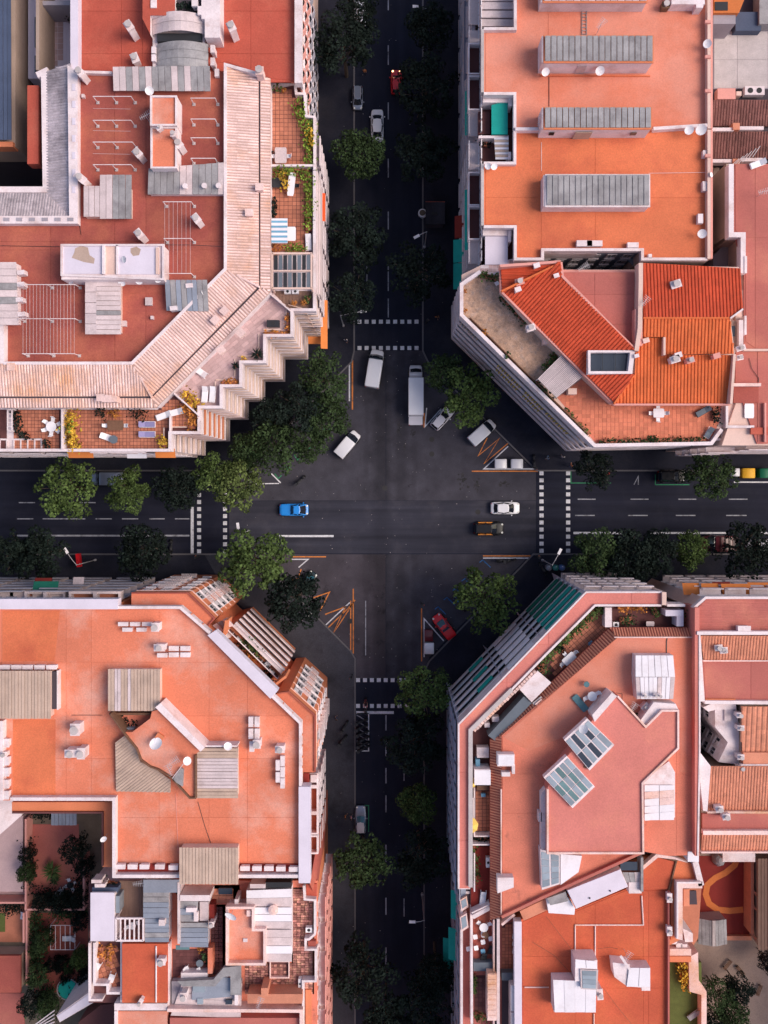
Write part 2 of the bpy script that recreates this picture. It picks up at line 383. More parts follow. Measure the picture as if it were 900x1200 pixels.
def ribs(par, name, pts, ang, sp, w, h, mat, seg=1.6, tint=.14, th=.15, base=None, kind='stuff', inset=.03, sub=True):
    """tiled/ribbed roof: pts (px,py,z); ribs run along world angle ang (degrees)."""
    P = [W(*p) for p in pts]; zf = plane_of(P); d = (math.cos(R(ang)), math.sin(R(ang))); nr = (-d[1], d[0])
    mb0 = MB(); mb0.prism(P, [zf(p.x, p.y) for p in P], [zf(p.x, p.y)-th for p in P]); b = mb0.build(name, base or mat, par)
    ss = [p.x*nr[0]+p.y*nr[1] for p in P]; s = min(ss)+sp*.5; mb = MB()
    while s < max(ss):
        p0 = (nr[0]*s, nr[1]*s)
        for t0, t1 in segs(P, p0, d):
            t = t0+inset; t1 -= inset
            while t < t1-.05:
                e = min(t1, t+seg*random.uniform(.9, 1.1)) if seg else t1
                if t1-e < .3: e = t1
                mb.ti = random.uniform(-tint, tint); v = []
                for tt, lift in ((t, .02), (e, 0.0)):
                    x, y = p0[0]+d[0]*tt, p0[1]+d[1]*tt
                    for k, hh in ((-.5, -.01), (-.28, h), (.28, h), (.5, -.01)):
                        xx, yy = x+nr[0]*k*w, y+nr[1]*k*w
                        v.append((xx, yy, zf(xx, yy)+hh+lift))
                mb.add(v, [[0,4,5,1][::-1],[1,5,6,2][::-1],[2,6,7,3][::-1],[0,1,2,3][::-1],[4,5,6,7]]); t = e
        s += sp
    if mb.f: mb.build('roof_tile' , mat, b if sub else par, kind=kind)
    return b
def inside(poly, x, y):
    c = False; n = len(poly)
    for i in range(n):
        a, b = poly[i], poly[i-1]
        if (a[1] > y) != (b[1] > y) and x < (b[0]-a[0])*(y-a[1])/(b[1]-a[1])+a[0]: c = not c
    return c
def tiles(par, pts, z, ang, size, mat, name='floor', tint=.16, th=.03, gap=.05, holes=(), base='floor_dark', floor_t=.12):
    """floor of small tiles standing proud of their bed; joined as stuff"""
    f = slab(par, name, pts, z, z-floor_t, base)
    P = [W(x, y, z) for x, y in pts]; d = (math.cos(R(ang)), math.sin(R(ang))); nr = (-d[1], d[0])
    sx, sy = (size if hasattr(size, '__len__') else (size, size)); mb = MB()
    us = [p.x*d[0]+p.y*d[1] for p in P]; vs = [p.x*nr[0]+p.y*nr[1] for p in P]
    hw = [[W(x, y, z) for x, y in h] for h in holes]
    u = min(us)
    while u < max(us):
        v = min(vs)
        while v < max(vs):
            q = [(d[0]*a+nr[0]*b, d[1]*a+nr[1]*b) for a, b in ((u+gap/2, v+gap/2), (u+sx-gap/2, v+gap/2), (u+sx-gap/2, v+sy-gap/2), (u+gap/2, v+sy-gap/2))]
            if all(inside(P, *c) for c in q) and not any(inside(h, *q[0]) for h in hw):
                mb.ti = random.uniform(-tint, tint); zz = z+th+random.uniform(-.004, .004)
                mb.add([(x, y, zz) for x, y in q]+[(x, y, z+.002) for x, y in q], [[0,1,2,3],[0,4,5,1],[1,5,6,2],[2,6,7,3],[3,7,4,0]])
            v += sy
        u += sx
    if mb.f: mb.build('floor_tile', mat, f, kind='stuff')
    return f
def clip(poly, x0, y0, x1, y1):
    def cut(pl, f, g):
        out = []
        for i in range(len(pl)):
            a, b = pl[i-1], pl[i]; fa, fb = f(a), f(b)
            if (fa >= 0) != (fb >= 0):
                t = fa/(fa-fb); out.append((a[0]+t*(b[0]-a[0]), a[1]+t*(b[1]-a[1])))
            if fb >= 0: out.append(b)
        return out
    for f in (lambda p: p[0]-x0, lambda p: x1-p[0], lambda p: p[1]-y0, lambda p: y1-p[1]):
        poly = cut(poly, f, None)
        if not poly: return []
    return poly
def panels(par, pts, z, xs, ys, mat, name='roof_panel', gap=.35, th=.05, holes=()):
    """flat roof of screed panels with open joints, cut at pixel lines xs, ys"""
    X = [-200]+list(xs)+[1200]; Y = [-200]+list(ys)+[1500]
    for i in range(len(X)-1):
        for j in range(len(Y)-1):
            c = clip(pts, X[i]+gap/2, Y[j]+gap/2, X[i+1]-gap/2, Y[j+1]-gap/2)
            q = []
            for p in c:
                if not q or abs(p[0]-q[-1][0])+abs(p[1]-q[-1][1]) > .05: q.append(p)
            if len(q) > 2 and abs(q[0][0]-q[-1][0])+abs(q[0][1]-q[-1][1]) < .05: q.pop()
            if len(q) > 2:
                ar = abs(sum(q[k-1][0]*q[k][1]-q[k][0]*q[k-1][1] for k in range(len(q))))/2
                if ar > 4: slab(par, name, q, z+th, z-.002, mat)
def strips(par, name, quad, n, mats, th=.08, gap=.05, lift=.05, joined=False, step=.03):
    """sheet roof: n strips side by side between edges a->b and d->c; quad corners (px,py,z)"""
    a, b, c, d = [W(*q) for q in quad]; mats = [mats] if isinstance(mats, str) else mats
    mb = MB()
    for i in range(n):
        g = gap/2/max(.05, (b-a).length/n); t0, t1 = (i+g)/n, (i+1-g)/n
        p = [a.lerp(b, t0), a.lerp(b, t1), d.lerp(c, t1), d.lerp(c, t0)]
        up = lift + (step if i % 2 else 0)
        if not joined: mb = MB()
        mb.ti = 0 if not joined else random.uniform(-.08, .08)
        mb.prism(p, [q.z+up for q in p] , [q.z+up-th for q in p])
        if not joined: mb.build(name, random.choice(mats), par)
    if joined: return mb.build(name, mats[0], par, kind='stuff')
def roofbox(par, pts, z0, h, wall, top, name='stair_house', rim=None, inset=0, over=0):
    o = slab(par, name, pts, z0+h, z0, wall)
    if top:
        cx = sum(p[0] for p in pts)/len(pts); cy = sum(p[1] for p in pts)/len(pts)
        q = [(x-(inset if x > cx else -inset), y-(inset if y > cy else -inset)) for x, y in pts]
        slab(o, 'roof', q, z0+h+.06, z0+h-.01, top)
    if rim: para(o, [(x-(.8 if x > cx else -.8), y-(.8 if y > cy else -.8)) for x, y in pts], .2, z0+h+.3, z0+h-.01, rim, True)
    return o
def chimney(par, px, py, z0, h=1.9, w=.75, d=.55, rz=0, mat='white_wall', pot=True, name='chimney'):
    p = W(px, py, z0+h); mb = MB(); mb.box((p.x, p.y, z0), w, d, h, rz); mb.box((p.x, p.y, z0+h-.002), w+.14, d+.14, .1, rz)
    o = mb.build(name, mat, par)
    if pot:
        m = MB(); m.cyl((p.x, p.y, z0+h+.1), min(w,d)*.36, .3, 10); m.cyl((p.x, p.y, z0+h+.46), min(w,d)*.52, .07, 10)
        for k in range(3): m.cyl((p.x+.12*math.cos(k*2.1), p.y+.12*math.sin(k*2.1), z0+h+.38), .025, .1, 4)
        m.build('chimney_pot', 'concrete', o)
    return o
DISH = None
def dish(par, px, py, z0, h=1.2, r=.5, az=-30):
    global DISH
    if DISH is None:
        mb = MB(); n = 14
        for rr in range(4):
            r0, r1 = rr/4, (rr+1)/4
            for k in range(n):
                t0, t1 = 2*math.pi*k/n, 2*math.pi*(k+1)/n
                q = [(r0*math.cos(t0), r0*math.sin(t0), r0*r0*.25), (r1*math.cos(t0), r1*math.sin(t0), r1*r1*.25), (r1*math.cos(t1), r1*math.sin(t1), r1*r1*.25), (r0*math.cos(t1), r0*math.sin(t1), r0*r0*.25)]
                mb.add(q, [[0,1,2,3]]); mb.add([(x,y,z-.04) for x,y,z in q], [[3,2,1,0]])
        mb.bar((0,-.9,.25), (0,0,.8), .05); mb.cyl((0,0,.75), .08, .12, 6)
        DISH = mb.mesh('satellite_dish', 'white_plastic')
    p = W(px, py, z0+h); m = MB(); m.tube([(p.x, p.y, z0), (p.x, p.y, z0+h)], .035)
    o = m.build('dish_mount', 'metal', par)
    q = Vector((math.cos(R(az))*.6, math.sin(R(az))*.6, .75)).to_track_quat('Z', 'Y').to_euler()
    d = inst('satellite_dish', DISH, par, (p.x, p.y, z0+h), rot=q, scale=r); return d
def antenna(par, px, py, z0, h=2.6, rz=0.5, n=7, L=1.3):
    p = W(px, py, z0+h); m = MB(); m.tube([(p.x, p.y, z0), (p.x, p.y, z0+h)], .03)
    c, s = math.cos(rz), math.sin(rz); m.bar((p.x-c*L/2, p.y-s*L/2, z0+h-.1), (p.x+c*L/2, p.y+s*L/2, z0+h-.1), .04)
    for k in range(n):
        t = -L/2+L*k/(n-1); ln = .25+.2*(k/(n-1)); x, y = p.x+c*t, p.y+s*t
        m.bar((x+s*ln, y-c*ln, z0+h-.1), (x-s*ln, y+c*ln, z0+h-.1), .03)
    return m.build('antenna', 'metal', par)
def clothes_frame(par, x0, x1, y, z0, h=1.8, posts=3, vert=False):
    m = MB(); w = []
    for k in range(posts):
        t = k/(posts-1); p = W(x0+(x1-x0)*t, y, z0+h) if not vert else W(y, x0+(x1-x0)*t, z0+h); w.append(p)
        m.bar((p.x, p.y, z0), (p.x, p.y, z0+h), .07)
    m.bar(w[0], w[-1], .07); o = m.build('clothes_frame', 'white_wall', par)
    for p in w:
        f = MB(); f.box((p.x, p.y, z0), .34, .34, .16); f.build('foot', 'concrete', o)
    return o
def wires(par, pairs, z, r=.012, mat='sheet_pink', name='clothes_line'):
    m = MB()
    for a, b in pairs: m.bar(W(a[0], a[1], z), W(b[0], b[1], z), r*2)
    return m.build(name, mat, par)
def cable(par, pts, z, mat='dark_plastic', r=.03, name='cable'):
    m = MB(); m.tube([W(x, y, z) for x, y in pts], r, 5); return m.build(name, mat, par)
def vents(par, cells, z0, h=.7, wpx=11, hpx=5, name='vent'):
    for x, y in cells:
        p = W(x, y, z0+h); mb = MB(); s = (H-z0-h)/F
        mb.box((p.x, p.y, z0), wpx*s*.88, hpx*s*.8, h*.7); mb.box((p.x, p.y, z0+h*.7-.002), wpx*s, hpx*s, h*.3)
        mb.build(name, 'white_wall', par)
# ---------------- the ground ----------------
def struct(name, pts, z1, z0, mat, **k):
    o = slab(None, name, pts, z1, z0, mat, **k); o['kind'] = 'structure'; return o
mb = MB(); mb.add([(-3000,-3000,-.25),(3000,-3000,-.25),(3000,3000,-.25),(-3000,3000,-.25)], [[0,1,2,3]])
mb.build('ground', 'earth', kind='structure')
XL, XR, YT, YB = -420, 1340, -520, 1720
NR, SR = (415, 495.5), (416, 497)
YN, YS = 551.5, 649.5
road = [(XL,YN),(288,YN),(412,424),(415,411),(415,YT),(495.5,YT),(495.5,411),(503,427),(629,551.5),(XR,551.5),(XR,YS),(625,YS),(503,775),(497,788),(497,YB),(416,YB),(416,772),(411,763),(298,YS),(XL,YS)]
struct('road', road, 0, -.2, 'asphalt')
for nm, q in (('pavement', [(XL,YT),(415,YT),(415,411),(412,424),(288,YN),(XL,YN)]),
              ('pavement', [(495.5,YT),(XR,YT),(XR,YN),(629,YN),(503,427),(495.5,411)]),
              ('pavement', [(XL,YS),(298,YS),(411,763),(416,772),(416,YB),(XL,YB)]),
              ('pavement', [(625,YS),(XR,YS),(XR,YB),(497,YB),(497,788),(503,775)])):
    struct(nm, q, .12, -.2, 'pavement')
for q in ([(415,YT),(415,411),(412,424),(288,YN),(XL,YN)], [(495.5,YT),(495.5,411),(503,427),(629,YN),(XR,YN)],
          [(XL,YS),(298,YS),(411,763),(416,772),(416,YB)], [(XR,YS),(625,YS),(503,775),(497,788),(497,YB)]):
    o = para(None, q, .22, .135, -.15, 'kerb', name='kerb'); o['kind'] = 'structure'
# newer and worn surfacing, street shade and junction light in the colours, 4 mm sheets
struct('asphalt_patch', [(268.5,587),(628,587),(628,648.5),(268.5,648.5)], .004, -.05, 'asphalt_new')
struct('asphalt_patch', [(268,648.5),(XL,648.5),(XL,553),(268,553)], .004, -.05, 'asphalt_street_shade'); struct('asphalt_patch', [(628.5,553),(XR,553),(XR,648.5),(628.5,648.5)], .004, -.05, 'asphalt_street_shade')
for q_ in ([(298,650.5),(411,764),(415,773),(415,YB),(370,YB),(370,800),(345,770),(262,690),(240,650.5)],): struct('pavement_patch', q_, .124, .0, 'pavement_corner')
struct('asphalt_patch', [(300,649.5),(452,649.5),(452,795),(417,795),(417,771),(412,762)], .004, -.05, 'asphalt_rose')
struct('asphalt_patch', [(452.5,649.5),(622,649.5),(503,770),(496,795),(452.5,795)], .004, -.05, 'asphalt_worn_lit')
struct('asphalt_patch', [(268.5,553),(290,552),(412,426),(416,411),(452,411),(452,586.5),(268.5,586.5)], .004, -.05, 'asphalt_worn_lit')
struct('asphalt_patch', [(452.5,411),(495,411),(503,429),(628,553),(628,586.5),(452.5,586.5)], .004, -.05, 'asphalt_worn_lit')
def decal(name, pts, mat, z=.008): return struct(name, pts, z, z-.03, mat)
def line(pts, w, mat, z=.008, name='road_marking'):
    o = para(None, pts, w*.125, z, z-.03, mat, name=name); o['kind'] = 'structure'
def blob(px, py, rx, ry, mat='stain', z=.006, name='oil_stain'):
    mb = MB(); rnd = random.Random(int(px*7+py))
    for i in range(26):
        cx, cy = px+rnd.gauss(0, rx*.5), py+rnd.gauss(0, ry*.5); r = rnd.uniform(.12,.42)*min(rx, ry)*(1.2 if i < 6 else .6); n = 9; zz = z+.0009*i
        q = [W(cx+r*(1+rnd.uniform(-.35,.35))*math.cos(2*math.pi*k/n), cy+r*(1+rnd.uniform(-.35,.35))*math.sin(2*math.pi*k/n), 0) for k in range(n)]
        mb.ti = rnd.uniform(0,.8); mb.add([(p.x,p.y,zz) for p in q], [list(range(n))[::-1]])
    o = mb.build(name, mat); o['kind'] = 'structure'; return o
for k in range(9):
    for y in (377, 407.8): decal('crossing_mark', rect(419+8.35*k, y-2.3, 423.6+8.35*k, y+2.3), 'paint_white')
for k in range(8):
    for y in (797, 827.3): decal('crossing_mark', rect(417.3+8.1*k, y-2.3, 421.9+8.1*k, y+2.3), 'paint_white')
for k in range(12):
    for x in (634.6, 665.8): decal('crossing_mark', rect(x-2.4, 552.3+8.25*k, x+2.4, 556.9+8.25*k), 'paint_white')
    for x in (233.3, 263.7): decal('crossing_mark', rect(x-2.3, 553.0+8.25*k, x+2.3, 557.6+8.25*k), 'paint_white')
decal('stop_line', rect(223.5, 594, 227, 649), 'paint_white'); decal('stop_line', rect(417.5, 833.4, 461.5, 836.6), 'paint_white')
line([(455,-60),(455,-12)], 1.4, 'paint_thin')
for a, b in ((-1,12),(53,76),(120,140),(186,208),(248,269),(312,341),(350,372)): line([(455,a),(455,b)], 1.3, 'paint_thin')
line([(430,305),(430,331)], 1, 'paint_thin'); line([(413.5,214),(413.5,229)], 1, 'paint_thin')
for a, b in ((838,856),(866,886),(900,918),(932,952),(990,1010),(1052,1072),(1110,1130),(1170,1190)): line([(452.3,a),(452.3,b)], 1.5, 'paint_thin')
for a, b in ((905,915),(1053,1074)): line([(473.5,a),(473.5,b)], 1.2, 'paint_thin')
line([(428.5,704),(428.5,768)], 1.1, 'paint_thin')
for a, b in ((20,39),(50,100),(112,131),(143,162),(175,193),(205,222),(-40,-20)): line([(a,608),(b,608)], 1.2, 'paint_thin')
for a, b in ((22,41),(90,112)): line([(a,589),(b,589)], 1.2, 'paint_thin')
line([(20,627.7),(222,627.7)], 2.0, 'paint_thin'); line([(327,628.2),(391,628.2)], 2.4, 'paint_white')
for a, b in ((677,698),(739,760),(795,816),(854,876),(916,938)): line([(a,585),(b,585)], 1.3, 'paint_thin'); line([(a-3,604),(b-1,604)], 1.3, 'paint_thin')
line([(672,624.6),(728,624.6)], 2.6, 'paint_white'); line([(760,624.6),(852,624.6)], 2.2, 'paint_white'); line([(886,624.6),(960,624.6)], 2.2, 'paint_white')
line([(860,565),(960,565)], 1.6, 'paint_white')
# loading bay and parking bay markings
W_, O_ = 'paint_white', 'paint_orange'
line([(409.5,422),(409.5,470)], 1.6, W_); line([(413,422),(413,480)], 1.6, O_)
for pts, m in (([(500,478),(498,500),(517,479)], W_), ([(497,484),(497,501)], O_), ([(571,513),(560.5,534),(585,514),(567.5,543),(596,519)], O_),
               ([(595.5,523),(567,549.5),(629,549.5)], W_), ([(553,552.2),(630,552.2)], O_),
               ([(342,652.5),(382,652.5)], O_), ([(342,655.5),(361,655.5),(350,665)], W_), ([(353,667),(349,678),(337,680)], O_),
               ([(366,701),(386,694),(375,716)], O_), ([(381,720),(405,711),(390,743),(402,725),(416,703)], O_), ([(379,735),(410,706)], W_),
               ([(411,704),(411,765)], O_), ([(414,690),(414,766)], O_), ([(383,737),(413,708)], O_),
               ([(566,651.5),(622,651.5)], O_), ([(566,654),(622,654)], W_), ([(494,713),(494,775)], O_), ([(497,770),(497,725),(520,751)], W_),
               ([(528,742),(546,755),(543,748),(549,741)], W_), ([(606,673),(622,656)], 'paint_thin'),
               ([(418,836),(432,836),(432,880),(417,880)], W_), ([(743,568),(748,558),(748,568)], 'paint_thin')): line(pts, 1.3, m)
for k, y in enumerate((838, 845, 853, 860, 868)): line([(418,y),(431.5,y+8)], 1.1, 'paint_thin')
for k in range(6):
    x, y = 326+11.3*k, 561-11*k; line([(x-4,y-6),(x,y),(x+4,y-4)], 1, 'paint_green')
line([(300,567),(327,566.5)], 1.2, 'paint_white'); line([(318,555),(329,566)], 1.4, 'paint_white')
for k in range(6):
    x, y = 566-10.5*k, 656+11*k; line([(x-4,y+3),(x,y),(x+3,y+4)], 1, 'paint_blue'); line([(x,y),(x+9,y+9)], 1, 'paint_blue')
line([(768,568),(808,568)], 1, 'paint_green'); line([(768,568),(768,556)], 1, 'paint_green'); line([(669,552),(669,566),(716,566)], 1, 'paint_green')
line([(417,944),(432,944),(432,975)], 1, 'paint_green')
for x, y, a, b in ((541,564,5,8),(559,568,4,9),(468,505,4,9),(474,523,2.5,8),(484,508,3,4),(398,852,8,7),(405,868,6,5),(400,758,5,3),(590,567,9,4),(450,570,6,2),(401,780,3,3),(398,815,3,2)):
    blob(x, y, a, b)
for x, y in ((382,749),(506,515),(506,532),(451,572),(410,728),(397,815),(397,822),(560,600),(300,640)):
    q = W(x, y, 0); m = MB(); m.cyl((q.x, q.y, .0), .38, .014, 14); o = m.build('manhole_cover', 'iron'); o['kind'] = 'structure'
mb = MB()
for k in range(420):     # scraps and fallen leaves
    t = random.random(); x, y = (random.uniform(395,520), random.uniform(0,1200)) if t < .5 else (random.uniform(280,640), random.uniform(420,790))
    p = W(x, y, .15 if (x < 414 or x > 498) and not 420 < y < 780 else .02); s = random.uniform(.03,.10); a = random.random()*6
    mb.ti = random.uniform(-.5,.3); mb.box((p.x, p.y, p.z), s, s*.7, .01, a)
mb.build('fallen_leaves', 'concrete', kind='stuff')

# ---------------- trees ----------------
def leaf_cloud(seed, rad, hz, nl, per, ls, flat=.55):
    rnd = random.Random(seed); mb = MB(); ln = []
    for k in range(nl):
        a = k*2.399+rnd.random()*.5; rr = rad*rnd.uniform(.72,.98)*math.sqrt((k+.5)/nl); zz = hz*(1-(rr/rad)**2)*.8+rnd.uniform(-.45,.45)
        ln.append((rr*math.cos(a), rr*math.sin(a), zz, rad*rnd.uniform(.13,.30)))
    for k in range(nl//2):
        a = rnd.random()*6.28; rr = rad*rnd.uniform(.3,.85); ln.append((rr*math.cos(a), rr*math.sin(a), rnd.uniform(-1,.2)*hz*.6, rad*rnd.uniform(.15,.28)))
    for cx, cy, cz, r in ln:
        base = rnd.uniform(-.38,.38)
        for j in range(int(per*(r/(rad*.25))**2)):
            u = rnd.uniform(-.35,1); t = rnd.random()*6.283; q = math.sqrt(1-u*u); rj = r*rnd.uniform(.72,1.18)
            n = Vector((q*math.cos(t), q*math.sin(t), u)); p = Vector((cx, cy, cz)) + Vector((n.x*rj, n.y*rj, n.z*rj*.8))
            nn = (n*.6+Vector((rnd.uniform(-1,1), rnd.uniform(-1,1), rnd.uniform(.1,1)))*.75).normalized()
            x = nn.cross(Vector((rnd.uniform(-1,1), rnd.uniform(-1,1), .3))).normalized(); y = nn.cross(x); s = ls*rnd.uniform(.6,1.35)
            mb.ti = max(-.75, min(.75, base+rnd.uniform(-.42,.42)+.25*u-.12))  # upward leaves tinted lighter, top light put into the colour
            mb.add([p-x*s*.5, p+y*s*.34, p+x*s*.5, p-y*s*.34-nn*s*.12], [[0,3,2,1]])
    return mb, ln
CR = []
for k, (nl, per) in enumerate(((26,95),(22,110),(30,80),(20,115),(27,90),(24,75))):
    mb, ln = leaf_cloud(11+k, 4.0, 2.6, nl, per, .40)
    tr = MB(); pts = [(0,0,-8.2),(.06,.03,-5),(.0,.1,-2.5),(.1,0,.4)]
    for i in range(3): tr.tube([pts[i], pts[i+1]], .22-.045*i, 8)
    for cx, cy, cz, r in ln[::2]:
        tr.tube([(0,.05,-3.2+random.uniform(-.5,1.2)), (cx*.5, cy*.5, cz*.5-1.2), (cx, cy, cz-.1)], .055, 5)
    CR.append((mb, tr.mesh('trunk', 'bark')))
CROWNS = {}
def tree(px, py, r, mat, label, var, zc=8.2, cat='tree', group='street trees'):
    p = W(px, py, zc); key = (var, mat)
    if key not in CROWNS: CROWNS[key] = CR[var][0].mesh('crown', mat)
    t = thing('plane_tree', label, cat, (p.x, p.y, .12), random.random()*6, group)
    s = r*(H-zc)/F/4.3; sz = min(1.25, max(.8, s))
    c = bpy.data.objects.new('crown', CROWNS[key]); C.objects.link(c); c.parent = t; c.location = (0,0,zc-.12); c.scale = (s, s, sz)
    k = bpy.data.objects.new('trunk', CR[var][1]); C.objects.link(k); k.parent = t; k.location = (0,0,zc-.12); k.scale = (s, s, (zc-.1)/8.2)
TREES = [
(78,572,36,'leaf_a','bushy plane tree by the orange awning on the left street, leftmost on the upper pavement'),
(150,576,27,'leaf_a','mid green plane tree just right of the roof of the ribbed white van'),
(208,572,29,'leaf_dark_shade','dark dense plane tree in front of the orange corner bay of the zigzag block'),
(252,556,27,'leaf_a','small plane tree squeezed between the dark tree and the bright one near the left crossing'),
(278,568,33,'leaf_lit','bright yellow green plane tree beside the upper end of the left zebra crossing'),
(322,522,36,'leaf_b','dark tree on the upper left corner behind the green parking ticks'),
(352,478,32,'leaf_dark_shade','dark tree close under the white zigzag balconies'),
(318,492,27,'leaf_dark_shade','dark tree nearest the lower steps of the zigzag balconies'),
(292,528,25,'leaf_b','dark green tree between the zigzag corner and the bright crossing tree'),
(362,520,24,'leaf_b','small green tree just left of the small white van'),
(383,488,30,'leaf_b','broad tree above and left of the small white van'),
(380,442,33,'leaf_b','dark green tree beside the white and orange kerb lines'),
(412,346,30,'leaf_dark_shade','dark tree just above the left end of the top crossing'),
(418,276,38,'leaf_dark_shade','dark tree beside the long orange awning strip, third on the left street side'),
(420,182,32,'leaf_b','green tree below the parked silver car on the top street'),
(403,58,42,'leaf_dark_shade','very dark tree at the top left between the two parked cars'),
(420,14,26,'leaf_dark_shade','dark tree topmost on the left side, hiding the parked white car'),
(492,318,40,'leaf_dark_shade','round dark tree just above the right end of the top crossing'),
(500,104,38,'leaf_dark_shade','large dark tree hiding the red car on the top street'),
(495,182,34,'leaf_dark_shade','dark tree on the right of the top street opposite the white taxi'),
(505,34,30,'leaf_dark_shade','dark tree beside the street lamp at the top right of the street'),
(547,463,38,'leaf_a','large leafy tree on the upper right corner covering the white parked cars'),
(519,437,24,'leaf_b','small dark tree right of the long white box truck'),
(695,550,26,'leaf_dark_shade','dark tree by the red and white scooter beside the right crossing'),
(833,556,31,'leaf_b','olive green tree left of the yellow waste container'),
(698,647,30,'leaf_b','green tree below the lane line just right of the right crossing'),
(738,655,36,'leaf_dark_shade','dark wide tree between the right crossing and the grey van'),
(770,648,29,'leaf_dark_shade','dark tree in the middle of the row on the lower right pavement'),
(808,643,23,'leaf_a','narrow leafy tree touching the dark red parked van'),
(872,643,37,'leaf_dark_shade','dark tree right of the parked van with white roof bars'),
(14,648,27,'leaf_dark_shade','dark tree at the left edge of the photo below the white lane line'),
(46,650,34,'leaf_dark_shade','dark tree left of the street lamp with the red sign'),
(168,647,34,'leaf_dark_shade','dark tree between the street lamp with the red sign and the left crossing'),
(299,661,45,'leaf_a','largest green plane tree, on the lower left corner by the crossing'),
(345,704,37,'leaf_dark_shade','dark tree behind the large bright one, beside the orange zigzag lines'),
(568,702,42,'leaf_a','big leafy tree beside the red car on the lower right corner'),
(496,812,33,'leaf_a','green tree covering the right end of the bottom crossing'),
(486,872,37,'leaf_dark_shade','dark tree right below the tree on the bottom crossing'),
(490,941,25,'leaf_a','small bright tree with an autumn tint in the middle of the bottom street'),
(492,1002,38,'leaf_dark_shade','dark spreading tree right of the green tree below the pale blue car'),
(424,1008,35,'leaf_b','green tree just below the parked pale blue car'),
(425,1140,42,'leaf_dark_shade','dark tree on the left of the bottom street near the lower edge'),
(497,1180,36,'leaf_dark_shade','dark tree below the street lamp at the bottom of the street'),
(452,1190,30,'leaf_dark_shade','dark tree at the bottom edge between two other trees'),
(512,1140,26,'leaf_dark_shade','small dark tree by the teal awnings at the bottom right of the street'),
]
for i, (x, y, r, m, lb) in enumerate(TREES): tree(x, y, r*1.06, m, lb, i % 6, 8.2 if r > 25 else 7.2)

# ---------------- vehicles ----------------
def loft(mb, st, n=12, cap=True):   # st: (x, halfwidth, zlow, zhigh, power)
    rows = []
    for x, hw, zl, zh, pw in st:
        row = []
        for k in range(n):
            t = 2*math.pi*(k+.5)/n; c, s = math.cos(t), math.sin(t)
            row.append((x, hw*math.copysign(abs(c)**pw, c), (zl+zh)/2+(zh-zl)/2*math.copysign(abs(s)**pw, s)))
        rows.append(row)
    b = [p for r in rows for p in r]; f = []
    for j in range(len(rows)-1):
        for i in range(n): f.append([j*n+i, j*n+(i+1) % n, (j+1)*n+(i+1) % n, (j+1)*n+i])
    f += [list(range(n))[::-1], [(len(rows)-1)*n+i for i in range(n)]]
    mb.add(b, f)
def lobj(name, mb, mat, parent, smooth=False):
    me = mb.mesh(name, mat, smooth=smooth); o = bpy.data.objects.new(name, me); C.objects.link(o); o.parent = parent; return o
WH = MB(); WH.tube([(0,-.1,0),(0,.1,0)], .32, 14); WHm = WH.mesh('wheel', 'tyre')
RM = MB(); RM.tube([(0,-.115,0),(0,.115,0)], .19, 10); RMm = RM.mesh('rim', 'rim')
def wheels(t, pos, s=1):
    for x, y in pos:
        w = bpy.data.objects.new('wheel', WHm); C.objects.link(w); w.parent = t; w.location = (x, y, .32*s); w.scale = (s,)*3
        r = bpy.data.objects.new('rim', RMm); C.objects.link(r); r.parent = w
